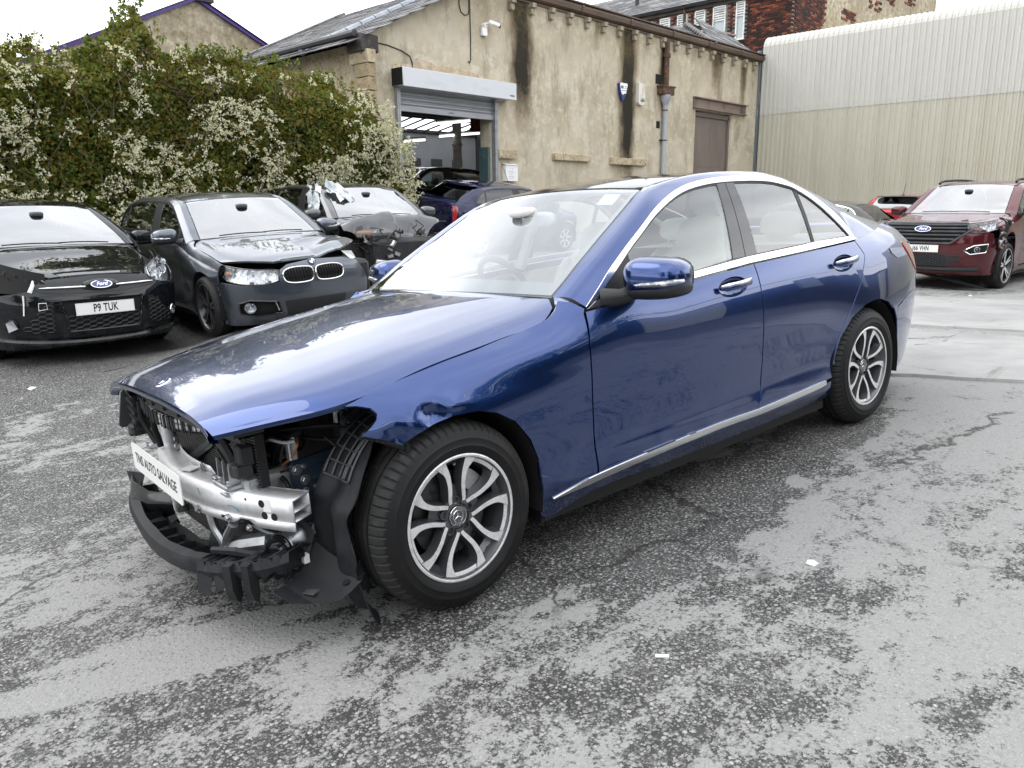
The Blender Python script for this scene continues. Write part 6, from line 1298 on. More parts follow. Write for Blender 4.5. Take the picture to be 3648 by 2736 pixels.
# near end: torn tangle of ribs with two prongs
b = MB(); rr = random.Random(21)
bar = smooth_loop([(-.705, -.365, .240), (-.67, -.44, .242), (-.62, -.52, .252), (-.56, -.60, .265), (-.50, -.645, .282)], 5)
b.grid([[(x-.012, y-.006, z+.030+.006*math.sin(i*2.3)) for i, (x, y, z) in enumerate(bar)], [(x-.02, y-.012, z) for x, y, z in bar], [(x-.008, y-.004, z-.030+.010*math.sin(i*1.7)) for i, (x, y, z) in enumerate(bar)]])
b.grid([[(x-.012, y-.006, z+.030) for x, y, z in bar], [(x+.05, y+.03, z+.022+.01*math.sin(i*1.3)) for i, (x, y, z) in enumerate(bar)], [(x+.12, y+.06, z-.005) for x, y, z in bar]])
for i in range(2, len(bar)-1, 2):
    x, y, z = bar[i]; k = rr.uniform(.7, 1.2); b.add([(x-.015, y-.01, z+.03), (x+.07*k, y+.035*k, z+.035*k), (x+.06*k, y+.03*k, z-.04*k), (x-.01, y-.006, z-.045*k)], [(0,1,2,3)])
for i in range(9):
    x, y, z = bar[rr.randrange(2, len(bar)-2)]; d = [Vector((x+rr.uniform(-.03, .09), y+rr.uniform(-.03, .05), z+rr.uniform(-.045, .05))) for _ in range(4)]; b.add(d, [(0,1,2), (0,2,3)])
for (cx, cy, cz, l, t) in ((-.655, -.485, .240, .115, .030), (-.615, -.545, .245, .115, .026)):
    b.prism([(.0, .04), (.035, .035), (.034, -.05), (.020, -l+.025), (.0, -l+.012), (-.012, -l+.035), (-.014, -.02)], lambda a, c, h, cx=cx, cy=cy, cz=cz: Vector((cx-a*.75+h*.55, cy-a*.35-h*.80, cz+c)), t)
b.add([(-.72, -.36, .255), (-.735, -.385, .165), (-.710, -.42, .155), (-.685, -.425, .245)], [(0,1,2,3)]); b.add([(-.69, -.42, .24), (-.695, -.45, .17), (-.675, -.475, .19), (-.65, -.46, .25)], [(0,1,2,3)])
b.tube([(-.66, -.36, .285), (-.61, -.45, .288), (-.56, -.52, .275)], [.012, .016, .009], 6); b.tube([(-.60, -.40, .262), (-.54, -.50, .27), (-.47, -.58, .28)], [.010, .012, .006], 6); b.build('torn_spoiler_end', 'dusty_plastic', lipo, 0)
b = MB(); b.box((-.645, -.430, .185), (.010, .09, .018), Matrix.Rotation(R(-32), 3, 'Z')); b.build('bare_edge', 'plate_white', lipo, 0)
# wheel-arch liner: ribbed sheet hugging the tyre, with a hanging flap
def liner(u, v):
    """u: angle, v: 0 inner .. 1 outer"""
    a = R(90)+R(132)*u; r = .372+.012*np.sin(v*9+u*3)+.016*(v > .8)*(v-.8)*5+.05*np.clip(u-.75, 0, 1)*4*(1-v*.4)
    r = r+.022*np.exp(-((u-.56)/.05)**2)*np.exp(-((v-.55)/.5)**2)
    return np.stack([r*np.cos(a)-.0, -.575-.245*v+.02*np.sin(u*8)*v, .328+r*np.sin(a)], 1)
lo_ = [(0,0),(0,.7),(.03,.92),(.10,1),(.22,1.0),(.27,.86),(.33,.95),(.42,.98),(.52,.97),(.60,.86),(.66,.88),(.74,.98),(.80,.90),(.88,.96),(1.0,1.12),(1.0,.75),(.97,0)]
lo_ = smooth_loop(lo_[:-1], 5)+[(.93, 0)]
ln_ = patch('wheel_liner', lo_, liner, 'dusty_plastic', nose, res=.04, bres=.025, flange=.004, ref=(0, -.7, .33))
b = MB()
for u in np.arange(.05, .46, .058):
    q = liner(np.full(9, u), np.linspace(.10, .78, 9)); b.tube([tuple(p+np.array([(p[0])*.016, 0, (p[2]-.328)*.016])) for p in q], .0042, 4)
for v in np.arange(.10, .80, .135):
    q = liner(np.linspace(.02, .45, 12), np.full(12, v)); b.tube([tuple(p+np.array([(p[0])*.016, 0, (p[2]-.328)*.016])) for p in q], .0042, 4)
b.build('liner_ribs', 'grey_plastic', ln_)
b = MB()
for i in range(9): p = hs(-1, hero_dent)(np.array([-.30+.016*i]), np.array([.693-.0085*i]))[0]; b.box(tuple(p+np.array([0, .012, -.010])), (.012, .02, .016))
b.tube([tuple(hs(-1)(np.array([x_]), np.array([z_]))[0]+np.array([0, .01, -.006])) for x_, z_ in ((-.31,.69),(-.25,.66),(-.19,.628))], .008, 5); b.build('liner_clips', 'void_black', nose)
b = MB(); b.grid([[(-.40, -.58, 0.300), (-.43, -.60, 0.240), (-.475, -.605, 0.205), (-.53, -.615, 0.190)], [(-.375, -.66, 0.260), (-.40, -.665, 0.225), (-.45, -.675, 0.190), (-.515, -.68, 0.170)], [(-.345, -.735, 0.230), (-.365, -.745, 0.210), (-.415, -.75, 0.180), (-.495, -.745, 0.158)], [(-.325, -.79, 0.215), (-.345, -.80, 0.200), (-.39, -.805, 0.180), (-.43, -.80, 0.162)]])
b.add([(-.33, -.79, 0.220), (-.345, -.80, 0.180), (-.325, -.79, 0.140), (-.30, -.77, 0.150), (-.30, -.76, 0.230)], [(0,1,2,3,4)]); b.add([(-.42, -.55, 0.380), (-.395, -.60, 0.330), (-.43, -.60, 0.240), (-.50, -.575, 0.220)], [(0,1,2,3)]); b.add([(-.53, -.615, 0.190), (-.495, -.745, 0.158), (-.56, -.72, 0.175), (-.585, -.66, 0.205)], [(0,1,2,3)]); fl_ = b.build('liner_flap', 'dusty_plastic', ln_, 30)
b = MB(); b.box((-.475, -.70, 0.178), (.04, .045, .004), Matrix.Rotation(R(25), 3, 'Z')); b.build('clip_nut', 'steel', ln_, 0)
b = MB()
for x, y, z in ((-.385, -.765, .194), (-.36, -.73, .222), (-.345, -.79, .210)): b.lathe([(.013, 0), (0, 0)], (x, y-.0, z+.004), (-.4, -.1, 1), 10)
b.build('flap_hole', 'void_black', ln_, 0)
# ---------------- the other cars ----------------
def morph(f, cowl, head, bp, wb, tail, k, zs, bootx=None):
    """template -> another car: f nose, cowl, header, B pillar, wheelbase, tail (x), width factor, heights for .5/.797/1.008/1.46"""
    xl = ([-.79, -.42, .42, 2.42, 3.26, 3.93], [f, -.42, .42, wb-.42, wb+.42, tail]); bx_ = tail-.14
    xh = ([-.79, -.42, .66, 1.34, 1.81, 2.44, 2.84, 3.45, 3.93], [f, -.42+(f+.79)*.4, cowl, head, bp, tail-.72, tail-.48, bx_, tail]); zk = ([-.2, 0, .5, .797, 1.008, 1.46, 1.6], [-.2, 0]+list(zs)+[zs[-1]+.15])
    def T(q):
        x, y, z = q[:, 0], q[:, 1], q[:, 2]; a = np.clip((z-.68)/.30, 0, 1); a = a*a*(3-2*a); sp2 = lambda k_, v_, t: spl(k_, v_, t)+np.where(t < k_[0], t-k_[0], 0)
        return np.stack([(1-a)*sp2(*xl, x)+a*sp2(*xh, x), y*k, spl(*zk, z)], 1)
    T.zinv = lambda z: np.interp(z, zk[1], zk[0]); T.k = k; return T
class Nose:
    def __init__(s, T, prof, x1=-.345, e=.80, sgn=1):
        s.T, s.z, s.x, s.x1, s.e = T, [p[0] for p in prof], [p[1] for p in prof], x1, e
    def fn(s, th, z):
        zt = z; x0 = spl(s.z, s.x, zt); w = Lw(np.full_like(zt, s.x1), zt)+.006; sn, cs = np.sin(th), np.cos(th)
        y = w*np.sign(sn)*np.abs(sn)**s.e; x = x0+(s.x1-x0)*(1-np.abs(cs)**s.e); return s.T(np.stack([x, y, zt], 1))
    def th(s, y, z):
        zt = s.T.zinv(np.asarray(z, float)); w = (Lw(np.full_like(zt, s.x1), zt)+.006)*s.T.k; return np.arcsin(np.clip(np.abs(y)/w, 0, 1)**(1/s.e))*np.sign(y), zt
    def poly(s, pts, k=0):
        p = resample(pts, .05); a, b = s.th(p[:, 0], p[:, 1]); return list(zip(a, b))
    def at(s, y, z, off=0):
        a, b = s.th(np.array([y]), np.array([z])); p = s.fn(a, b)[0]; e = 1e-3; q = s.fn(a+e, b)[0]; r = s.fn(a, b+e)[0]; n = np.cross(q-p, r-p); n /= np.linalg.norm(n)
        if n[0] > 0: n = -n
        t = Vector((q-p)).normalized(); n = Vector(n); return Vector(p)+n*off, t, n.cross(t)*(1 if n.cross(t).z > 0 else -1), n
    def panel(s, name, pts, m, root, off=.003, res=.07, fl=.010, holes=()):
        return patch(name, s.poly(pts), s.fn, m, root, res=res, bres=.06, flange=fl, off=off, ref=(.8, 0, .5), holes=[s.poly(h) for h in holes])
    def face(s, y, z, off): p, t, u, n = s.at(y, z, off); return frame(p, -t if t.y > 0 else t, u, n)
def plate(root, M, w, h, txt, name='number_plate', m='plate_white', size=.075, sx=.62):
    b = MB(); b.box((0, 0, 0), (w, h, .006), None, 0, .002); o = b.build(name, m, root, 30, M=M)
    if txt: text('plate_text', txt, size*1.36, Matrix.Translation((0, 0, .0036)), 'ink', o, .0003, sx=sx, bold=.0022, space=1.08)
    b = MB(); e = .006
    for x, y, a, c in ((0, h/2-e, w-.012, .0016), (0, -h/2+e, w-.012, .0016), (w/2-e, 0, .0016, h-.012), (-w/2+e, 0, .0016, h-.012)): b.box((x, y, .0034), (a, c, .0006))
    b.build('plate_border', 'pvc_grey', o, 0); return o
def oval_badge(root, M, w, h, word):
    b = MB(); el = [(w/2*math.cos(t), h/2*math.sin(t)) for t in np.linspace(0, 2*math.pi, 33)[:-1]]
    b.prism(el, lambda a, c, k: Vector((a, c, k)), .008); o = b.build('oval_badge', 'chrome', root, 40, M=M)
    MB().prism([(a*.90, c*.84) for a, c in el], lambda a, c, k: Vector((a, c, .0075+k)), .002).build('badge_field', 'badge_blue', o, 40)
    text('badge_script', word, h*.62, Matrix.Translation((0, .001, .0102)), 'chrome', o, .0006, shear=.35, bold=.0008); return o
def headlamp(root, low, up, sg, bulbs, name='headlight'):
    lo_ = np.array(smooth_loop(low, 4)); u_ = np.array(smooth_loop(up, 4)); n = min(len(lo_), len(u_)); lo_, u_ = lo_[:n], u_[:n]
    def ring(o, bulge_):
        G = []
        for k in np.linspace(0, 1, 6):
            r = lo_*(1-k)+u_*k; c = r-np.array([.6, 0, .6]); c /= np.linalg.norm(c, axis=1, keepdims=True); r = r+c*(o+bulge_*4*k*(1-k)); r[:, 1] *= sg; G.append(r.tolist())
        return G
    b = MB(); b.grid(ring(-.035, -.02)); h = b.build(name, 'lamp_bowl', root, 30)
    b = MB(); b.grid(ring(.004, .012)); b.build('lamp_lens', 'lens', h, 60)
    b = MB(); rows = ring(.003, .0); 
    for edge in (rows[0], rows[-1], [r[0] for r in rows], [r[-1] for r in rows]): b.tube(edge, .006, 5)
    b.build('lamp_seal', 'gloss_black', h)
    for (x, y, z, r) in bulbs:
        b = MB(); b.lathe([(r, 0), (r*.8, .02), (r*.45, .035), (0, .038)], (x, sg*y, z), (1, -.15*sg, -.05), 18); b.lathe([(r*1.0, .0), (r*1.08, -.006), (r*1.08, .01)], (x, sg*y, z), (1, -.15*sg, -.05), 18); b.build('reflector', 'chrome', h, 50)
        b = MB(); b.rbox((x+.012, sg*y, z), (.02, r*.6, r*.6), 2, nu=10, nv=6); b.build('bulb', 'white_led', h)
    return h
def hexmesh(root, name, nose, region, cell, m='black_plastic', r=.006, off=.004):
    """hexagonal grille bars laid on the nose inside a polygon (y, z)"""
    pg = np.array(region, float); b = MB(); z = pg[:, 1].min(); j = 0; h = cell*.58
    while z < pg[:, 1].max():
        y = pg[:, 0].min()+(cell*.75 if j % 2 else 0)
        while y < pg[:, 0].max():
            if in_poly(np.array([[y, z]]), pg)[0]:
                pts = []
                for k in range(6):
                    a = k*math.pi/3; p, _, _, _ = nose.at(y+cell*.5*math.cos(a), z+h*.5*math.sin(a), off); pts.append(p)
                b.tube(pts, r, 4, closed=True)
            y += cell*1.5
        z += h*.5; j += 1
    return b.build(name, m, root, 0)
def fog(root, nose, y, z, r, ring='chrome'):
    p, t, u, n = nose.at(y, z, .004); b = MB(); b.lathe([(r*1.25, 0), (r*1.22, .008), (r*1.0, .010), (r, -.02)], p, n, 20); o = b.build('fog_lamp', ring, root, 50)
    b = MB(); b.lathe([(r, .004), (r*.7, .012), (0, .015)], p, n, 18); b.build('fog_lens', 'lens', o); b = MB(); b.lathe([(r, -.004), (r*.5, -.02), (0, -.024)], p, n, 18); b.build('fog_bowl', 'lamp_bowl', o); b = MB(); b.rbox(p-n*.006, (.02, .02, .02), 2, nu=8, nv=6); b.build('bulb', 'white_led', o); return o
def wheels(root, style, wb, tr, Rt, rr, wid=.215, steer=0, skip=()):
    for x in (0, wb):
        for s in (-1, 1):
            if (x > 0, s) in skip: continue
            put_wheel(root, style, x, s*tr, Rt, Rt, rr, wid, steer=steer if x == 0 else 0, spin=R(17*x+8*s))
def place(root, x, y, z, yaw, pitch=0, roll=0): root.location = (x, y, z); root.rotation_euler = (R(roll), R(pitch), R(yaw))
def ground_place(root, x, y, yaw, wb):
    c, s = math.cos(R(yaw)), math.sin(R(yaw)); w = lambda a, b: g1(x+a*c-b*s, y+a*s+b*c)
    zf, zr = (w(0, .75)+w(0, -.75))/2, (w(wb, .75)+w(wb, -.75))/2; zl, zr2 = (w(0, -.75)+w(wb, -.75))/2, (w(0, .75)+w(wb, .75))/2
    root.location = (x, y, zf); root.rotation_euler = (math.atan2(zr2-zl, 1.5), -math.atan2(zr-zf, wb), R(yaw))
# ---- black hatchback, far left
Tf = morph(-.905, .28, .985, 1.52, 2.648, 3.47, 1.0, (.50, .835, 1.055, 1.485))
FP = dict(name='black_hatchback', label='black hatchback with a missing headlight and plate P9 TUK', paint='paint_black', morph=Tf, lod=1, res=.11, hood_res=.08, fender_res=.07, pillar_mat='paint_black', wheel_r=.318)
car, T, S = make_car(FP); ground_place(car, .882, 6.047, 90.2, 2.648); wheels(car, 'plain', 2.648, .78, .318, .205)
nz_ = Nose(Tf, [(.16, -.66), (.24, -.735), (.36, -.775), (.52, -.785), (.66, -.765), (.76, -.715), (.80, -.68)])
nz_.panel('front_bumper', [(-.86,.17),(.86,.17),(.86,.52),(.85,.66),(.72,.685),(.55,.715),(.47,.80),(0,.825),(-.47,.80),(-.55,.715),(-.72,.685),(-.85,.66),(-.86,.52)], 'paint_black', car, off=0, res=.09)
sg_ = nz_.panel('upper_grille', [(-.56,.765),(.56,.765),(.50,.695),(.15,.67),(-.15,.67),(-.50,.695)], 'black_plastic', car, .004)
for s in (-1, 1):
    b = MB(); pts = [nz_.at(s*y, .728-.012*(.5-y), .012)[0] for y in np.linspace(.135, .50, 8)]; b.tube(pts, [.009]*7+[.005], 8); b.build('grille_bar', 'satin_chrome', car)
b = MB(); p, t, u, n = nz_.at(0, .725, 0); b.rbox(p, (.05, .34, .13), 2.4); b.build('badge_pod', 'gloss_black', car); oval_badge(car, nz_.face(0, .728, .030), .190, .080, 'Ford')
lg = [(-.36,.615),(.36,.615),(.31,.335),(-.31,.335)]; nz_.panel('lower_grille', lg, 'void_black', car, .004); hexmesh(car, 'grille_mesh', nz_, [(-.33,.47),(.33,.47),(.30,.345),(-.30,.345)], .075, off=.010, r=.0055)
b = MB()
for y in (-.345, .345): pass
fr_ = [nz_.at(y, z, .012)[0] for y, z in resample(lg, .06)]; b.tube(fr_, .010, 6, closed=True); b.build('grille_frame', 'paint_black', car)
for s in (-1, 1):
    tri = [(s*.42,.60),(s*.47,.60),(s*.70,.36),(s*.69,.325),(s*.40,.335)]; nz_.panel('side_grille', tri, 'void_black', car, .005); hexmesh(car, 'side_mesh', nz_, [(s*.43,.57),(s*.47,.57),(s*.67,.37),(s*.66,.34),(s*.41,.345)], .07, off=.009, r=.005)
plate(car, nz_.face(0, .528, .022), .52, .111, 'P9 TUK')
b = MB(); b.tube([nz_.at(y, .235+.06*abs(y)**2, .018)[0] for y in np.linspace(-.80, .80, 25)], .030, 8); b.build('bumper_lip', 'paint_black', car)
for y0, y1 in ((-.28,-.15), (-.14,-.01), (.0,.13), (.14,.27)): nz_.panel('lip_slot', [(y0,.292),(y1,.292),(y1,.270),(y0,.270)], 'void_black', car, .006, .05, .004)
fog(car, nz_, -.71, .425, .045)
o = fog(car, nz_, .72, .42, .04, 'black_plastic'); b = MB(); p, t, u, n = nz_.at(.72, .42, .02); b.add([p+t*.05+u*.02, p-t*.03+u*.05+n*.02, p-t*.05-u*.03, p+t*.02-u*.06+n*.03], [(0,1,2,3)]); b.build('broken_trim', 'primer_grey', o, 0)
headlamp(car, [(-.790,.50,.745),(-.735,.64,.705),(-.60,.765,.705),(-.40,.855,.78),(-.20,.875,.885)], [(-.735,.49,.855),(-.64,.58,.895),(-.48,.69,.935),(-.30,.77,.97),(-.13,.80,1.0)], -1, [(-.66,.60,.80,.055), (-.54,.70,.82,.055), (-.42,.77,.87,.04)])
b = MB(); lo_ = [(-.80,.44,.74),(-.74,.64,.70),(-.60,.775,.70),(-.40,.865,.77),(-.20,.885,.88)]; up = [(-.75,.43,.855),(-.65,.57,.895),(-.50,.68,.935),(-.30,.76,.97),(-.13,.80,1.0)]; b.grid([smooth_loop(lo_, 4), smooth_loop(up, 4)]); b.build('lamp_hole', 'void_black', car, 0)
b = MB(); rr = random.Random(2)
for i in range(9): p = Vector((-.72+.03*i, .50+.035*i, .77+.012*i)); b.tube([p, p+Vector((-.02, rr.uniform(-.06,.06), rr.uniform(-.04,.05))), p+Vector((-.03, rr.uniform(-.1,.1), rr.uniform(-.05,.05)))], .006, 5)
b.build('lamp_wires', 'engine_dark', car); b = MB(); b.tube([(-.785,.58,.70),(-.77,.545,.76),(-.74,.53,.80)], [.020,.017,.008], 6); b.tube([(-.79,.635,.68),(-.795,.640,.60),(-.79,.65,.50)], .006, 4); b.build('broken_lamp_mount', 'plate_white', car); b = MB(); b.tube([(-.77,.47,.80),(-.775,.44,.78),(-.78,.43,.73)], .007, 6); b.build('bare_stay', 'steel', car)
p, t, u, n = nz_.at(.50, .575, .006); b = MB(); b.add([p-t*.035-u*.025, p+t*.035-u*.035, p+t*.03+u*.03, p-t*.03+u*.03], [(0,1,2,3)]); b.build('tow_hole', 'void_black', car, 0); b = MB(); b.tube([p-t*.035-u*.025+n*.003, p+t*.035-u*.035+n*.003, p+t*.03+u*.03+n*.003, p-t*.03+u*.03+n*.003], .004, 4, closed=True); b.build('tow_edge', 'plate_white', car)
# ---- grey hatchback with twin oval grilles
Tb = morph(-.775, .47, 1.12, 1.62, 2.69, 3.55, .965, (.485, .795, .985, 1.42))
def bmw_hood(q):
    k = np.clip((-q[:, 1]-.10)/.6, 0, 1)*np.clip((.25-q[:, 0])/.75, 0, 1); q = q.copy(); q[:, 2] += .085*np.sin(k*math.pi*.75)+.020*np.sin(q[:, 0]*15+q[:, 1]*9)*k; q[:, 0] += .10*k; q[:, 2] += .025*np.exp(-((q[:, 0]+.05)/.10)**2-((q[:, 1]+.28)/.16)**2)-.03*np.exp(-((q[:, 0]-.12)/.07)**2-((q[:, 1]+.45)/.12)**2); return q
BP = dict(name='grey_hatchback', label='dark grey hatchback with buckled bonnet and twin oval chrome grilles', paint='paint_grey', morph=Tb, lod=1, res=.11, hood_res=.05, fender_res=.06, hood_dent=bmw_hood, wheel_r=.318, mirror_led=True)
car, T, S = make_car(BP); ground_place(car, 2.711, 5.005, 84.1, 2.69); wheels(car, 'split5', 2.69, .765, .318, .235)
for c in list(car.children):
    if c.name.startswith('front_fender') and np.mean([v.co.y for v in c.data.vertices]) < 0: bpy.data.objects.remove(c)
nz_ = Nose(Tb, [(.16, -.66), (.24, -.745), (.36, -.785), (.52, -.79), (.66, -.775), (.76, -.735), (.82, -.66)])
holes = [[(.37,.285),(.40,.40),(.66,.43),(.74,.40),(.73,.30),(.60,.27)], [(-.37,.285),(-.40,.40),(-.66,.43),(-.74,.40),(-.73,.30),(-.60,.27)]]
nz_.panel('front_bumper', [(-.62,.17),(.84,.17),(.84,.50),(.83,.60),(.72,.575),(.56,.57),(.43,.585),(.375,.60),(.35,.70),(.27,.745),(0,.775),(-.35,.76),(-.52,.72),(-.60,.62),(-.66,.5)], 'paint_grey', car, off=0, res=.06, holes=holes[:1])
nz_.panel('bumper_intake', holes[0], 'void_black', car, -.03)
b = MB(); b.tube([nz_.at(y, z, .003)[0] for y, z in resample(holes[0], .05)], .009, 6, closed=True); b.build('intake_frame', 'gloss_black', car); fog(car, nz_, .655, .355, .045, 'lamp_bowl'); b = MB(); b.tube([nz_.at(.40, .31, 0)[0], nz_.at(.43, .39, -.01)[0]], .010, 5); b.build('intake_stay', 'satin_chrome', car)
nz_.panel('lower_grille', [(-.34,.40),(.34,.40),(.31,.25),(-.31,.25)], 'black_plastic', car, .004)
for s in (-1, 1):
    kd = smooth_loop([(s*.022,.60),(s*.020,.675),(s*.06,.705),(s*.22,.710),(s*.31,.685),(s*.330,.63),(s*.30,.580),(s*.20,.562),(s*.06,.568)], 4, True)
    nz_.panel('kidney_grille', kd, 'void_black', car, .004, .05); b = MB(); b.tube([nz_.at(y, z, .006)[0] for y, z in kd], .0075, 6, closed=True); kr = b.build('kidney_frame', 'chrome', car)
    b = MB()
    for i in range(9):
        y = s*(.05+.031*i); b.tube([nz_.at(y, .585, .006)[0], nz_.at(y, .64, .014)[0], nz_.at(y, .70, .006)[0]], .005, 5)
    b.build('kidney_slat', 'gloss_black', kr)
p, t, u, n = nz_.at(0, .752, .004); b = MB(); b.lathe([(.041, 0), (.041, .006), (.034, .008), (.032, .006)], p, n, 28); bd = b.build('round_badge', 'gloss_black', car); b = MB(); b.lathe([(.030, .005), (0, .005)], p, n, 24); b.build('badge_field', 'satin_chrome', bd); b = MB()
for a0 in (0, 180): b.add([p+n*.0055]+[p+n*.0055+(t*math.cos(R(a0+k))+u*math.sin(R(a0+k)))*.029 for k in range(0, 91, 15)], [tuple(range(8))])
b.build('badge_quarter', 'badge_blue', bd, 0)
headlamp(car, [(-.748,.375,.60),(-.72,.48,.575),(-.63,.63,.575),(-.47,.75,.60),(-.27,.800,.66)], [(-.730,.36,.70),(-.69,.43,.708),(-.59,.58,.715),(-.44,.69,.735),(-.25,.772,.765)], 1, [(-.64,.46,.64,.05), (-.56,.57,.645,.055), (-.43,.67,.67,.04)]); b = MB(); b.rbox((-.37, .735, .675), (.06, .03, .04), 2.5); b.build('side_lamp', 'amber', car)
b = MB(); b.box((-.30, -.55, .52), (.5, .45, .35), None, 0, .04); b.tube([(-.60, -.45, .70), (-.45, -.62, .66), (-.2, -.72, .70)], .02, 6); b.build('bent_inner_wing', 'engine_dark', car); b = MB(); b.add([(-.42, -.50, .80), (-.36, -.66, .78), (-.33, -.72, .70), (-.42, -.62, .69)], [(0,1,2,3)]); b.add([(-.40, -.70, .66), (-.36, -.76, .60), (-.40, -.72, .55)], [(0,1,2)]); b.build('torn_bracket', 'plate_white', car, 0)
# ---- wrecked dark hatchback, bonnet folded
def crash_hood(q):
    q = q.copy(); f = np.clip((.30-q[:, 0])/.9, 0, 1); q[:, 0] += .30*f; q[:, 2] += .16*np.sin(f*math.pi*.9)*(1-.4*np.abs(q[:, 1]))-.10*f**3+.025*np.sin(q[:, 1]*13+q[:, 0]*7)*f; q[:, 2] += .05*f*np.sign(np.sin(q[:, 1]*7))*np.abs(np.sin(q[:, 1]*7))**.3; return q
Tc = morph(-.86, .24, .95, 1.48, 2.64, 3.42, .985, (.50, .80, 1.02, 1.475))
CP = dict(name='wrecked_hatchback', label='wrecked dark hatchback with folded bonnet and bare engine bay', paint='paint_gunmetal', morph=Tc, lod=1, res=.13, hood_res=.06, hood_dent=crash_hood, fender=None, wheel_r=.31)
car, T, S = make_car(CP); ground_place(car, 5.60, 6.90, 79, 2.64); wheels(car, 'plain', 2.64, .765, .31, .205, skip=((False, 1),))
b = MB(); rr = random.Random(8); b.box((-.20, 0, .50), (.75, 1.1, .45), None, 0, .05); b.box((-.35, .3, .74), (.3, .35, .12), None, 0, .03); b.box((.0, .45, .78), (.4, .3, .1), None, 0, .03)
for i in range(30):
    p = Vector((rr.uniform(-.65, .1), rr.uniform(-.6, .65), rr.uniform(.5, .85))); pts = [p]
    for _ in range(4): pts.append(pts[-1]+Vector((rr.gauss(0, .08), rr.gauss(0, .1), rr.gauss(0, .06))))
    b.tube(pts, rr.choice([.008, .012, .018]), 6)
b.build('engine', 'engine_dark', car); b = MB()
for i in range(14): p = Vector((rr.uniform(-.62, -.25), rr.uniform(.1, .65), rr.uniform(.45, .80))); b.box(p, (rr.uniform(.03, .1), rr.uniform(.03, .12), rr.uniform(.02, .06)), Matrix.Rotation(rr.uniform(-1, 1), 3, 'Z') @ Matrix.Rotation(rr.uniform(-.8, .8), 3, 'X'))
b.build('bent_metal', 'steel', car, 0); b = MB(); b.box((-.48, .30, .60), (.03, .5, .35), Matrix.Rotation(.25, 3, 'Z')); b.build('radiator', 'radiator_core', car, 0); b = MB()
for i in range(16): b.box((-.50, .30-.02*i*0, .46+i*.019), (.006, .46, .005), Matrix.Rotation(.25, 3, 'Z'))
b.build('radiator_fins', 'radiator_fin', car, 0); b = MB(); b.rbox((-.30, .52, .78), (.22, .26, .12), 3); b.build('airbox', mat('airbox_tan', (.20, .13, .09), .7), car); b = MB(); b.add([(-.50, .55, .66), (-.46, .62, .80), (-.40, .58, .70), (-.44, .50, .56)], [(0,1,2,3)]); b.tube([(-.6, .5, .42), (-.62, .2, .38), (-.60, -.1, .40)], .03, 6); b.build('torn_bumper', 'plate_white', car, 0)
# plastic sheeting over its broken window
b = MB(); rr = random.Random(5); Gp = []
for i in range(13):
    row = []
    for j in range(11):
        u, v = i/12, j/10; p = Vector((.98-.55*v+.45*u, .62+.24*v, 1.42-.46*v+.05*math.sin(u*9)))*1.0; p += Vector((rr.gauss(0, .022), rr.gauss(.03, .02), rr.gauss(0, .022))); row.append(p)
    Gp.append(row)
b.grid(Gp); Gp = [[Vector((.55+.38*u+.02*rr.gauss(0, 1), .50-.42*v*.6+.02*rr.gauss(0, 1)+.12*u, 1.18+.27*u+.06*math.sin(v*7+u*5)*.5+.02*rr.gauss(0, 1)+.05)) for v in np.linspace(0, 1, 9)] for u in np.linspace(0, 1, 8)]; b.grid(Gp)
b.build('plastic_sheet', 'bag_plastic', car, 25); b = MB(); b.tube([(1.35, .0, 1.47), (1.50, .02, 1.62)], [.006, .003], 5); b.build('aerial', 'ink', car)
# ---- maroon SUV, right
Te = morph(-.94, .33, 1.07, 1.66, 2.85, 3.86, 1.055, (.615, 1.03, 1.185, 1.70))
EP = dict(name='maroon_suv', label='maroon SUV with a torn front wing and dropped undertray', paint='paint_maroon', morph=Te, lod=1, res=.12, hood_res=.09, fender_res=.07, wheel_r=.365, hood_outline=None)
car, T, S = make_car(EP); ground_place(car, 12.68, 1.15, -4.7, 2.85); wheels(car, 'ten', 2.85, .83, .365, .262, .245)
nz_ = Nose(Te, [(.16, -.64), (.24, -.73), (.36, -.775), (.52, -.79), (.66, -.785), (.76, -.755), (.82, -.72)])
nz_.panel('front_bumper', [(-.90,.26),(.90,.26),(.90,.70),(.88,.86),(.70,.985),(.35,1.02),(0,1.03),(-.35,1.02),(-.70,.985),(-.88,.86),(-.90,.70)], 'paint_maroon', car, off=0, res=.1)
gp = [(-.58,1.03),(.58,1.03),(.66,.93),(.40,.735),(-.40,.735),(-.66,.93)]; nz_.panel('main_grille', gp, 'void_black', car, .006); b = MB(); b.tube([nz_.at(y, z, .012)[0] for y, z in resample(gp, .06)], .018, 6, closed=True); b.build('grille_frame', 'grey_plastic', car)
for z, w_ in ((.995, .58), (.945, .61), (.895, .58), (.845, .52), (.79, .45)): b = MB(); b.tube([nz_.at(y, z, .022)[0] for y in np.linspace(-w_, w_, 17)], .016, 6); b.build('grille_bar', 'grey_plastic', car)
oval_badge(car, nz_.face(0, .925, .045), .245, .098, 'Ford'); plate(car, nz_.face(0, .655, .03), .52, .111, 'J66 VHN')
nz_.panel('lower_intake', [(-.52,.58),(.52,.58),(.56,.50),(.36,.40),(-.36,.40),(-.56,.50)], 'black_plastic', car, .006); hexmesh(car, 'intake_mesh', nz_, [(-.36,.56),(.36,.56),(.34,.43),(-.34,.43)], .06, off=.010, r=.004)
nz_.panel('loose_trim', [(-.53,.575),(-.40,.575),(-.41,.545),(-.53,.55)], 'paint_maroon', car, .02, .05)
for s in (-1, 1): headlamp(car, [(-.83,.615,.925),(-.80,.70,.90),(-.70,.82,.905),(-.52,.915,.945)], [(-.815,.59,1.03),(-.76,.69,1.045),(-.65,.79,1.06),(-.47,.885,1.09)], s, [(-.735,.68,.975,.05), (-.64,.79,.99,.05)])
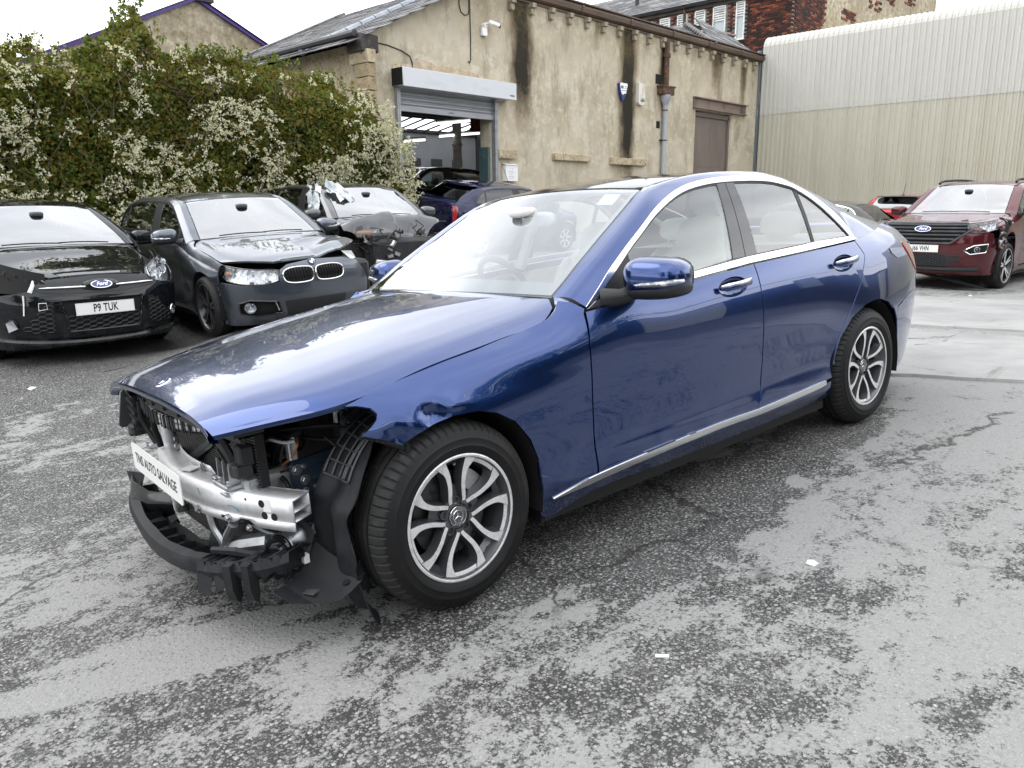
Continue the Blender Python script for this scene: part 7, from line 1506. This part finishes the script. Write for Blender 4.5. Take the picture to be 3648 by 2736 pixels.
for s in (-1, 1):
    fg = [(s*.58,.63),(s*.70,.70),(s*.84,.72),(s*.82,.60),(s*.66,.575)]; nz_.panel('fog_recess', fg, 'void_black', car, .006); b = MB(); b.tube([nz_.at(y, z, .010)[0] for y, z in resample(fg, .05)], .009, 6, closed=True); b.build('fog_surround', 'chrome', car); fog(car, nz_, s*.735, .645, .036, 'lamp_bowl')
b = MB(); b.tube([nz_.at(y, .36, .0)[0] for y in np.linspace(-.75, .75, 17)], .035, 6); b.build('lower_bumper', 'black_plastic', car)
b = MB(); b.grid([[(-.86, .5, .30), (-.85, 0, .24), (-.80, -.5, .13), (-.62, -.88, .035)], [(-.60, .5, .31), (-.60, 0, .25), (-.58, -.5, .15), (-.50, -.90, .03)]]); b.build('undertray', 'black_plastic', car, 0)
for s in (-1, 1):
    b = MB(); b.tube(smooth_loop([T(np.array([q]))[0]+np.array([0, 0, .03]) for q in ((1.42, s*.57, 1.40), (1.60, s*.565, 1.44), (2.1, s*.56, 1.455), (2.6, s*.56, 1.41))], 4), .022, 8); b.build('roof_rail', 'black_plastic', car)
b = MB(); rr = random.Random(12)
for i in range(26):
    p = Vector((rr.uniform(-.48, -.02), -.93+rr.uniform(-.03, .03), rr.uniform(.66, 1.04))); d = [p+Vector((rr.uniform(-.07, .07), rr.uniform(-.04, .02), rr.uniform(-.07, .07))) for _ in range(4)]; b.add(d, [(0, 1, 2), (0, 2, 3)], rr.choice([0, 0, 1, 2]))
b.build('torn_wing', ['void_black', 'primer_grey', 'paint_maroon'], car, 0); patch('torn_hole', [(-.40,.62),(-.05,.80),(.10,.90),(.20,.80),(-.1,.72),(-.30,.58)], S['side'](-1), 'void_black', car, res=.08, off=.008)
# ---- black car on the garage floor
Tm = morph(-.93, .10, .92, 1.55, 2.78, 3.72, .98, (.55, .92, 1.16, 1.70)); MP = dict(name='black_people_carrier', label='black people carrier standing inside the open workshop', paint='paint_black', morph=Tm, lod=1, res=.16, wheel_r=.33, screen='glass_bg_screen', side_glass='glass_clear')
car, T, S = make_car(MP); place(car, 11.2, 14.2, .78, 4); wheels(car, 'plain', 2.78, .77, .33, .21); nz_ = Nose(Tm, [(.16, -.66), (.36, -.775), (.52, -.785), (.66, -.765), (.80, -.68)]); nz_.panel('front_bumper', [(-.84,.2),(.84,.2),(.84,.6),(.7,.85),(0,.91),(-.7,.85),(-.84,.6)], 'paint_black', car, off=0, res=.14); headlamp(car, [(-.74,.50,.80),(-.55,.72,.80),(-.25,.83,.92)], [(-.66,.48,.93),(-.45,.66,.98),(-.15,.77,1.05)], -1, [(-.55,.62,.87,.05)])
# ---- blue hatchback along the workshop wall
Tn = morph(-.78, .30, .98, 1.45, 2.49, 3.10, .92, (.50, .80, 1.01, 1.40)); NP = dict(name='blue_hatchback', label='small dark blue hatchback parked along the workshop wall', paint='paint_navy', morph=Tn, lod=1, res=.14, wheel_r=.30, side_glass='glass_dark', trim='grey_plastic')
car, T, S = make_car(NP); ground_place(car, 11.75, 9.35, 177, 2.49); wheels(car, 'plain', 2.49, .73, .30, .195)
for s in (-1, 1): patch('tail_lamp', [(3.60,.98),(3.83,.99),(3.875,.80),(3.875,.66),(3.70,.74)], S['side'](s), 'red_lens', car, res=.06, off=.006)
b = MB(); b.rbox(T(np.array([[2.47, 0, 1.40]]))[0]+np.array([.03, 0, .012]), (.26, 1.0, .07), 3); b.build('roof_spoiler', 'paint_navy', car); b = MB(); b.tube([T(np.array([[1.45, .0, 1.45]]))[0], T(np.array([[1.45, .0, 1.45]]))[0]+np.array([.28, 0, .45])], [.006, .003], 5); b.build('aerial', 'ink', car)
# ---- dark green-grey hatchback and red hatchback by the shed
Tg = morph(-.85, .30, 1.0, 1.52, 2.60, 3.35, .97, (.52, .86, 1.08, 1.54)); GP = dict(name='green_grey_hatchback', label='dark green-grey hatchback with a chrome window line near the corrugated shed', paint='paint_darkgreen', morph=Tg, lod=1, res=.14, wheel_r=.31, trim='satin_chrome', side_glass='glass_clear')
car, T, S = make_car(GP); ground_place(car, 17.85, 7.05, -92, 2.60); wheels(car, 'ten', 2.60, .76, .31, .21); b = MB(); b.tube([(1.30, .0, 1.46), (1.42, .0, 1.72)], [.006, .003], 5); b.build('aerial', 'ink', car)
car.location.z = .06
Tr = morph(-.85, .30, 1.0, 1.52, 2.60, 3.30, .97, (.50, .82, 1.03, 1.44)); RP = dict(name='red_hatchback', label='red hatchback between the green-grey hatchback and the maroon SUV', paint='paint_red', morph=Tr, lod=1, res=.14, wheel_r=.31, rear_glass='glass_bg_screen')
car, T, S = make_car(RP); ground_place(car, 22.2, 4.15, 180, 2.60); wheels(car, 'plain', 2.60, .76, .31, .21); b = MB(); p = T(np.array([[2.30, 0, 1.45]]))[0]; b.tube([p, p+np.array([.07, .06, .30])], [.007, .004], 5); b.rbox(p, (.12, .06, .05), 2.5); b.build('aerial', 'ink', car); b = MB(); b.rbox(T(np.array([[2.52, 0, 1.42]]))[0]+np.array([.05, 0, .01]), (.32, 1.05, .05), 3); b.build('roof_spoiler', 'gloss_black', car)
# ---- litter on the asphalt
def scrap(name, x, y, poly, m, label, rot=0, h=.004, group=None):
    z = g1(x, y)+.001; b = MB(); b.prism(poly, lambda a, c, k: Vector((a, c, k)), h); o = b.build(name, m, None, 0); o.location = (x, y, z); o.rotation_euler = (R(3), R(-2), R(rot)); return tag(o, label, 'scrap', group)
scrap('white_flake', .84, -1.68, [(-.022,-.010),(.005,-.022),(.024,-.004),(.016,.016),(-.014,.020)], 'paper', 'round white flake lying on the pale asphalt', 20)
scrap('white_chip', .02, -1.58, [(-.020,-.006),(.020,-.008),(.022,.006),(-.018,.008)], 'paper', 'narrow white chip lying on the dark stones near the bottom of the picture', -50)
scrap('trim_strip', .80, 4.62, [(-.20,-.012),(.18,-.02),(.20,.0),(-.18,.016)], 'steel', 'bright strip of broken trim on the ground before the black hatchback', 12)
scrap('broken_clip', .02, 4.50, [(-.05,-.03),(.04,-.02),(.05,.03),(-.02,.02)], 'plate_white', 'white broken clip under the nose of the black hatchback', 40)
scrap('tape_piece', 11.05, .30, [(-.05,-.02),(.05,-.015),(.04,.025),(-.04,.02)], 'paper', 'white scrap beside the front wheel of the maroon SUV', 10)
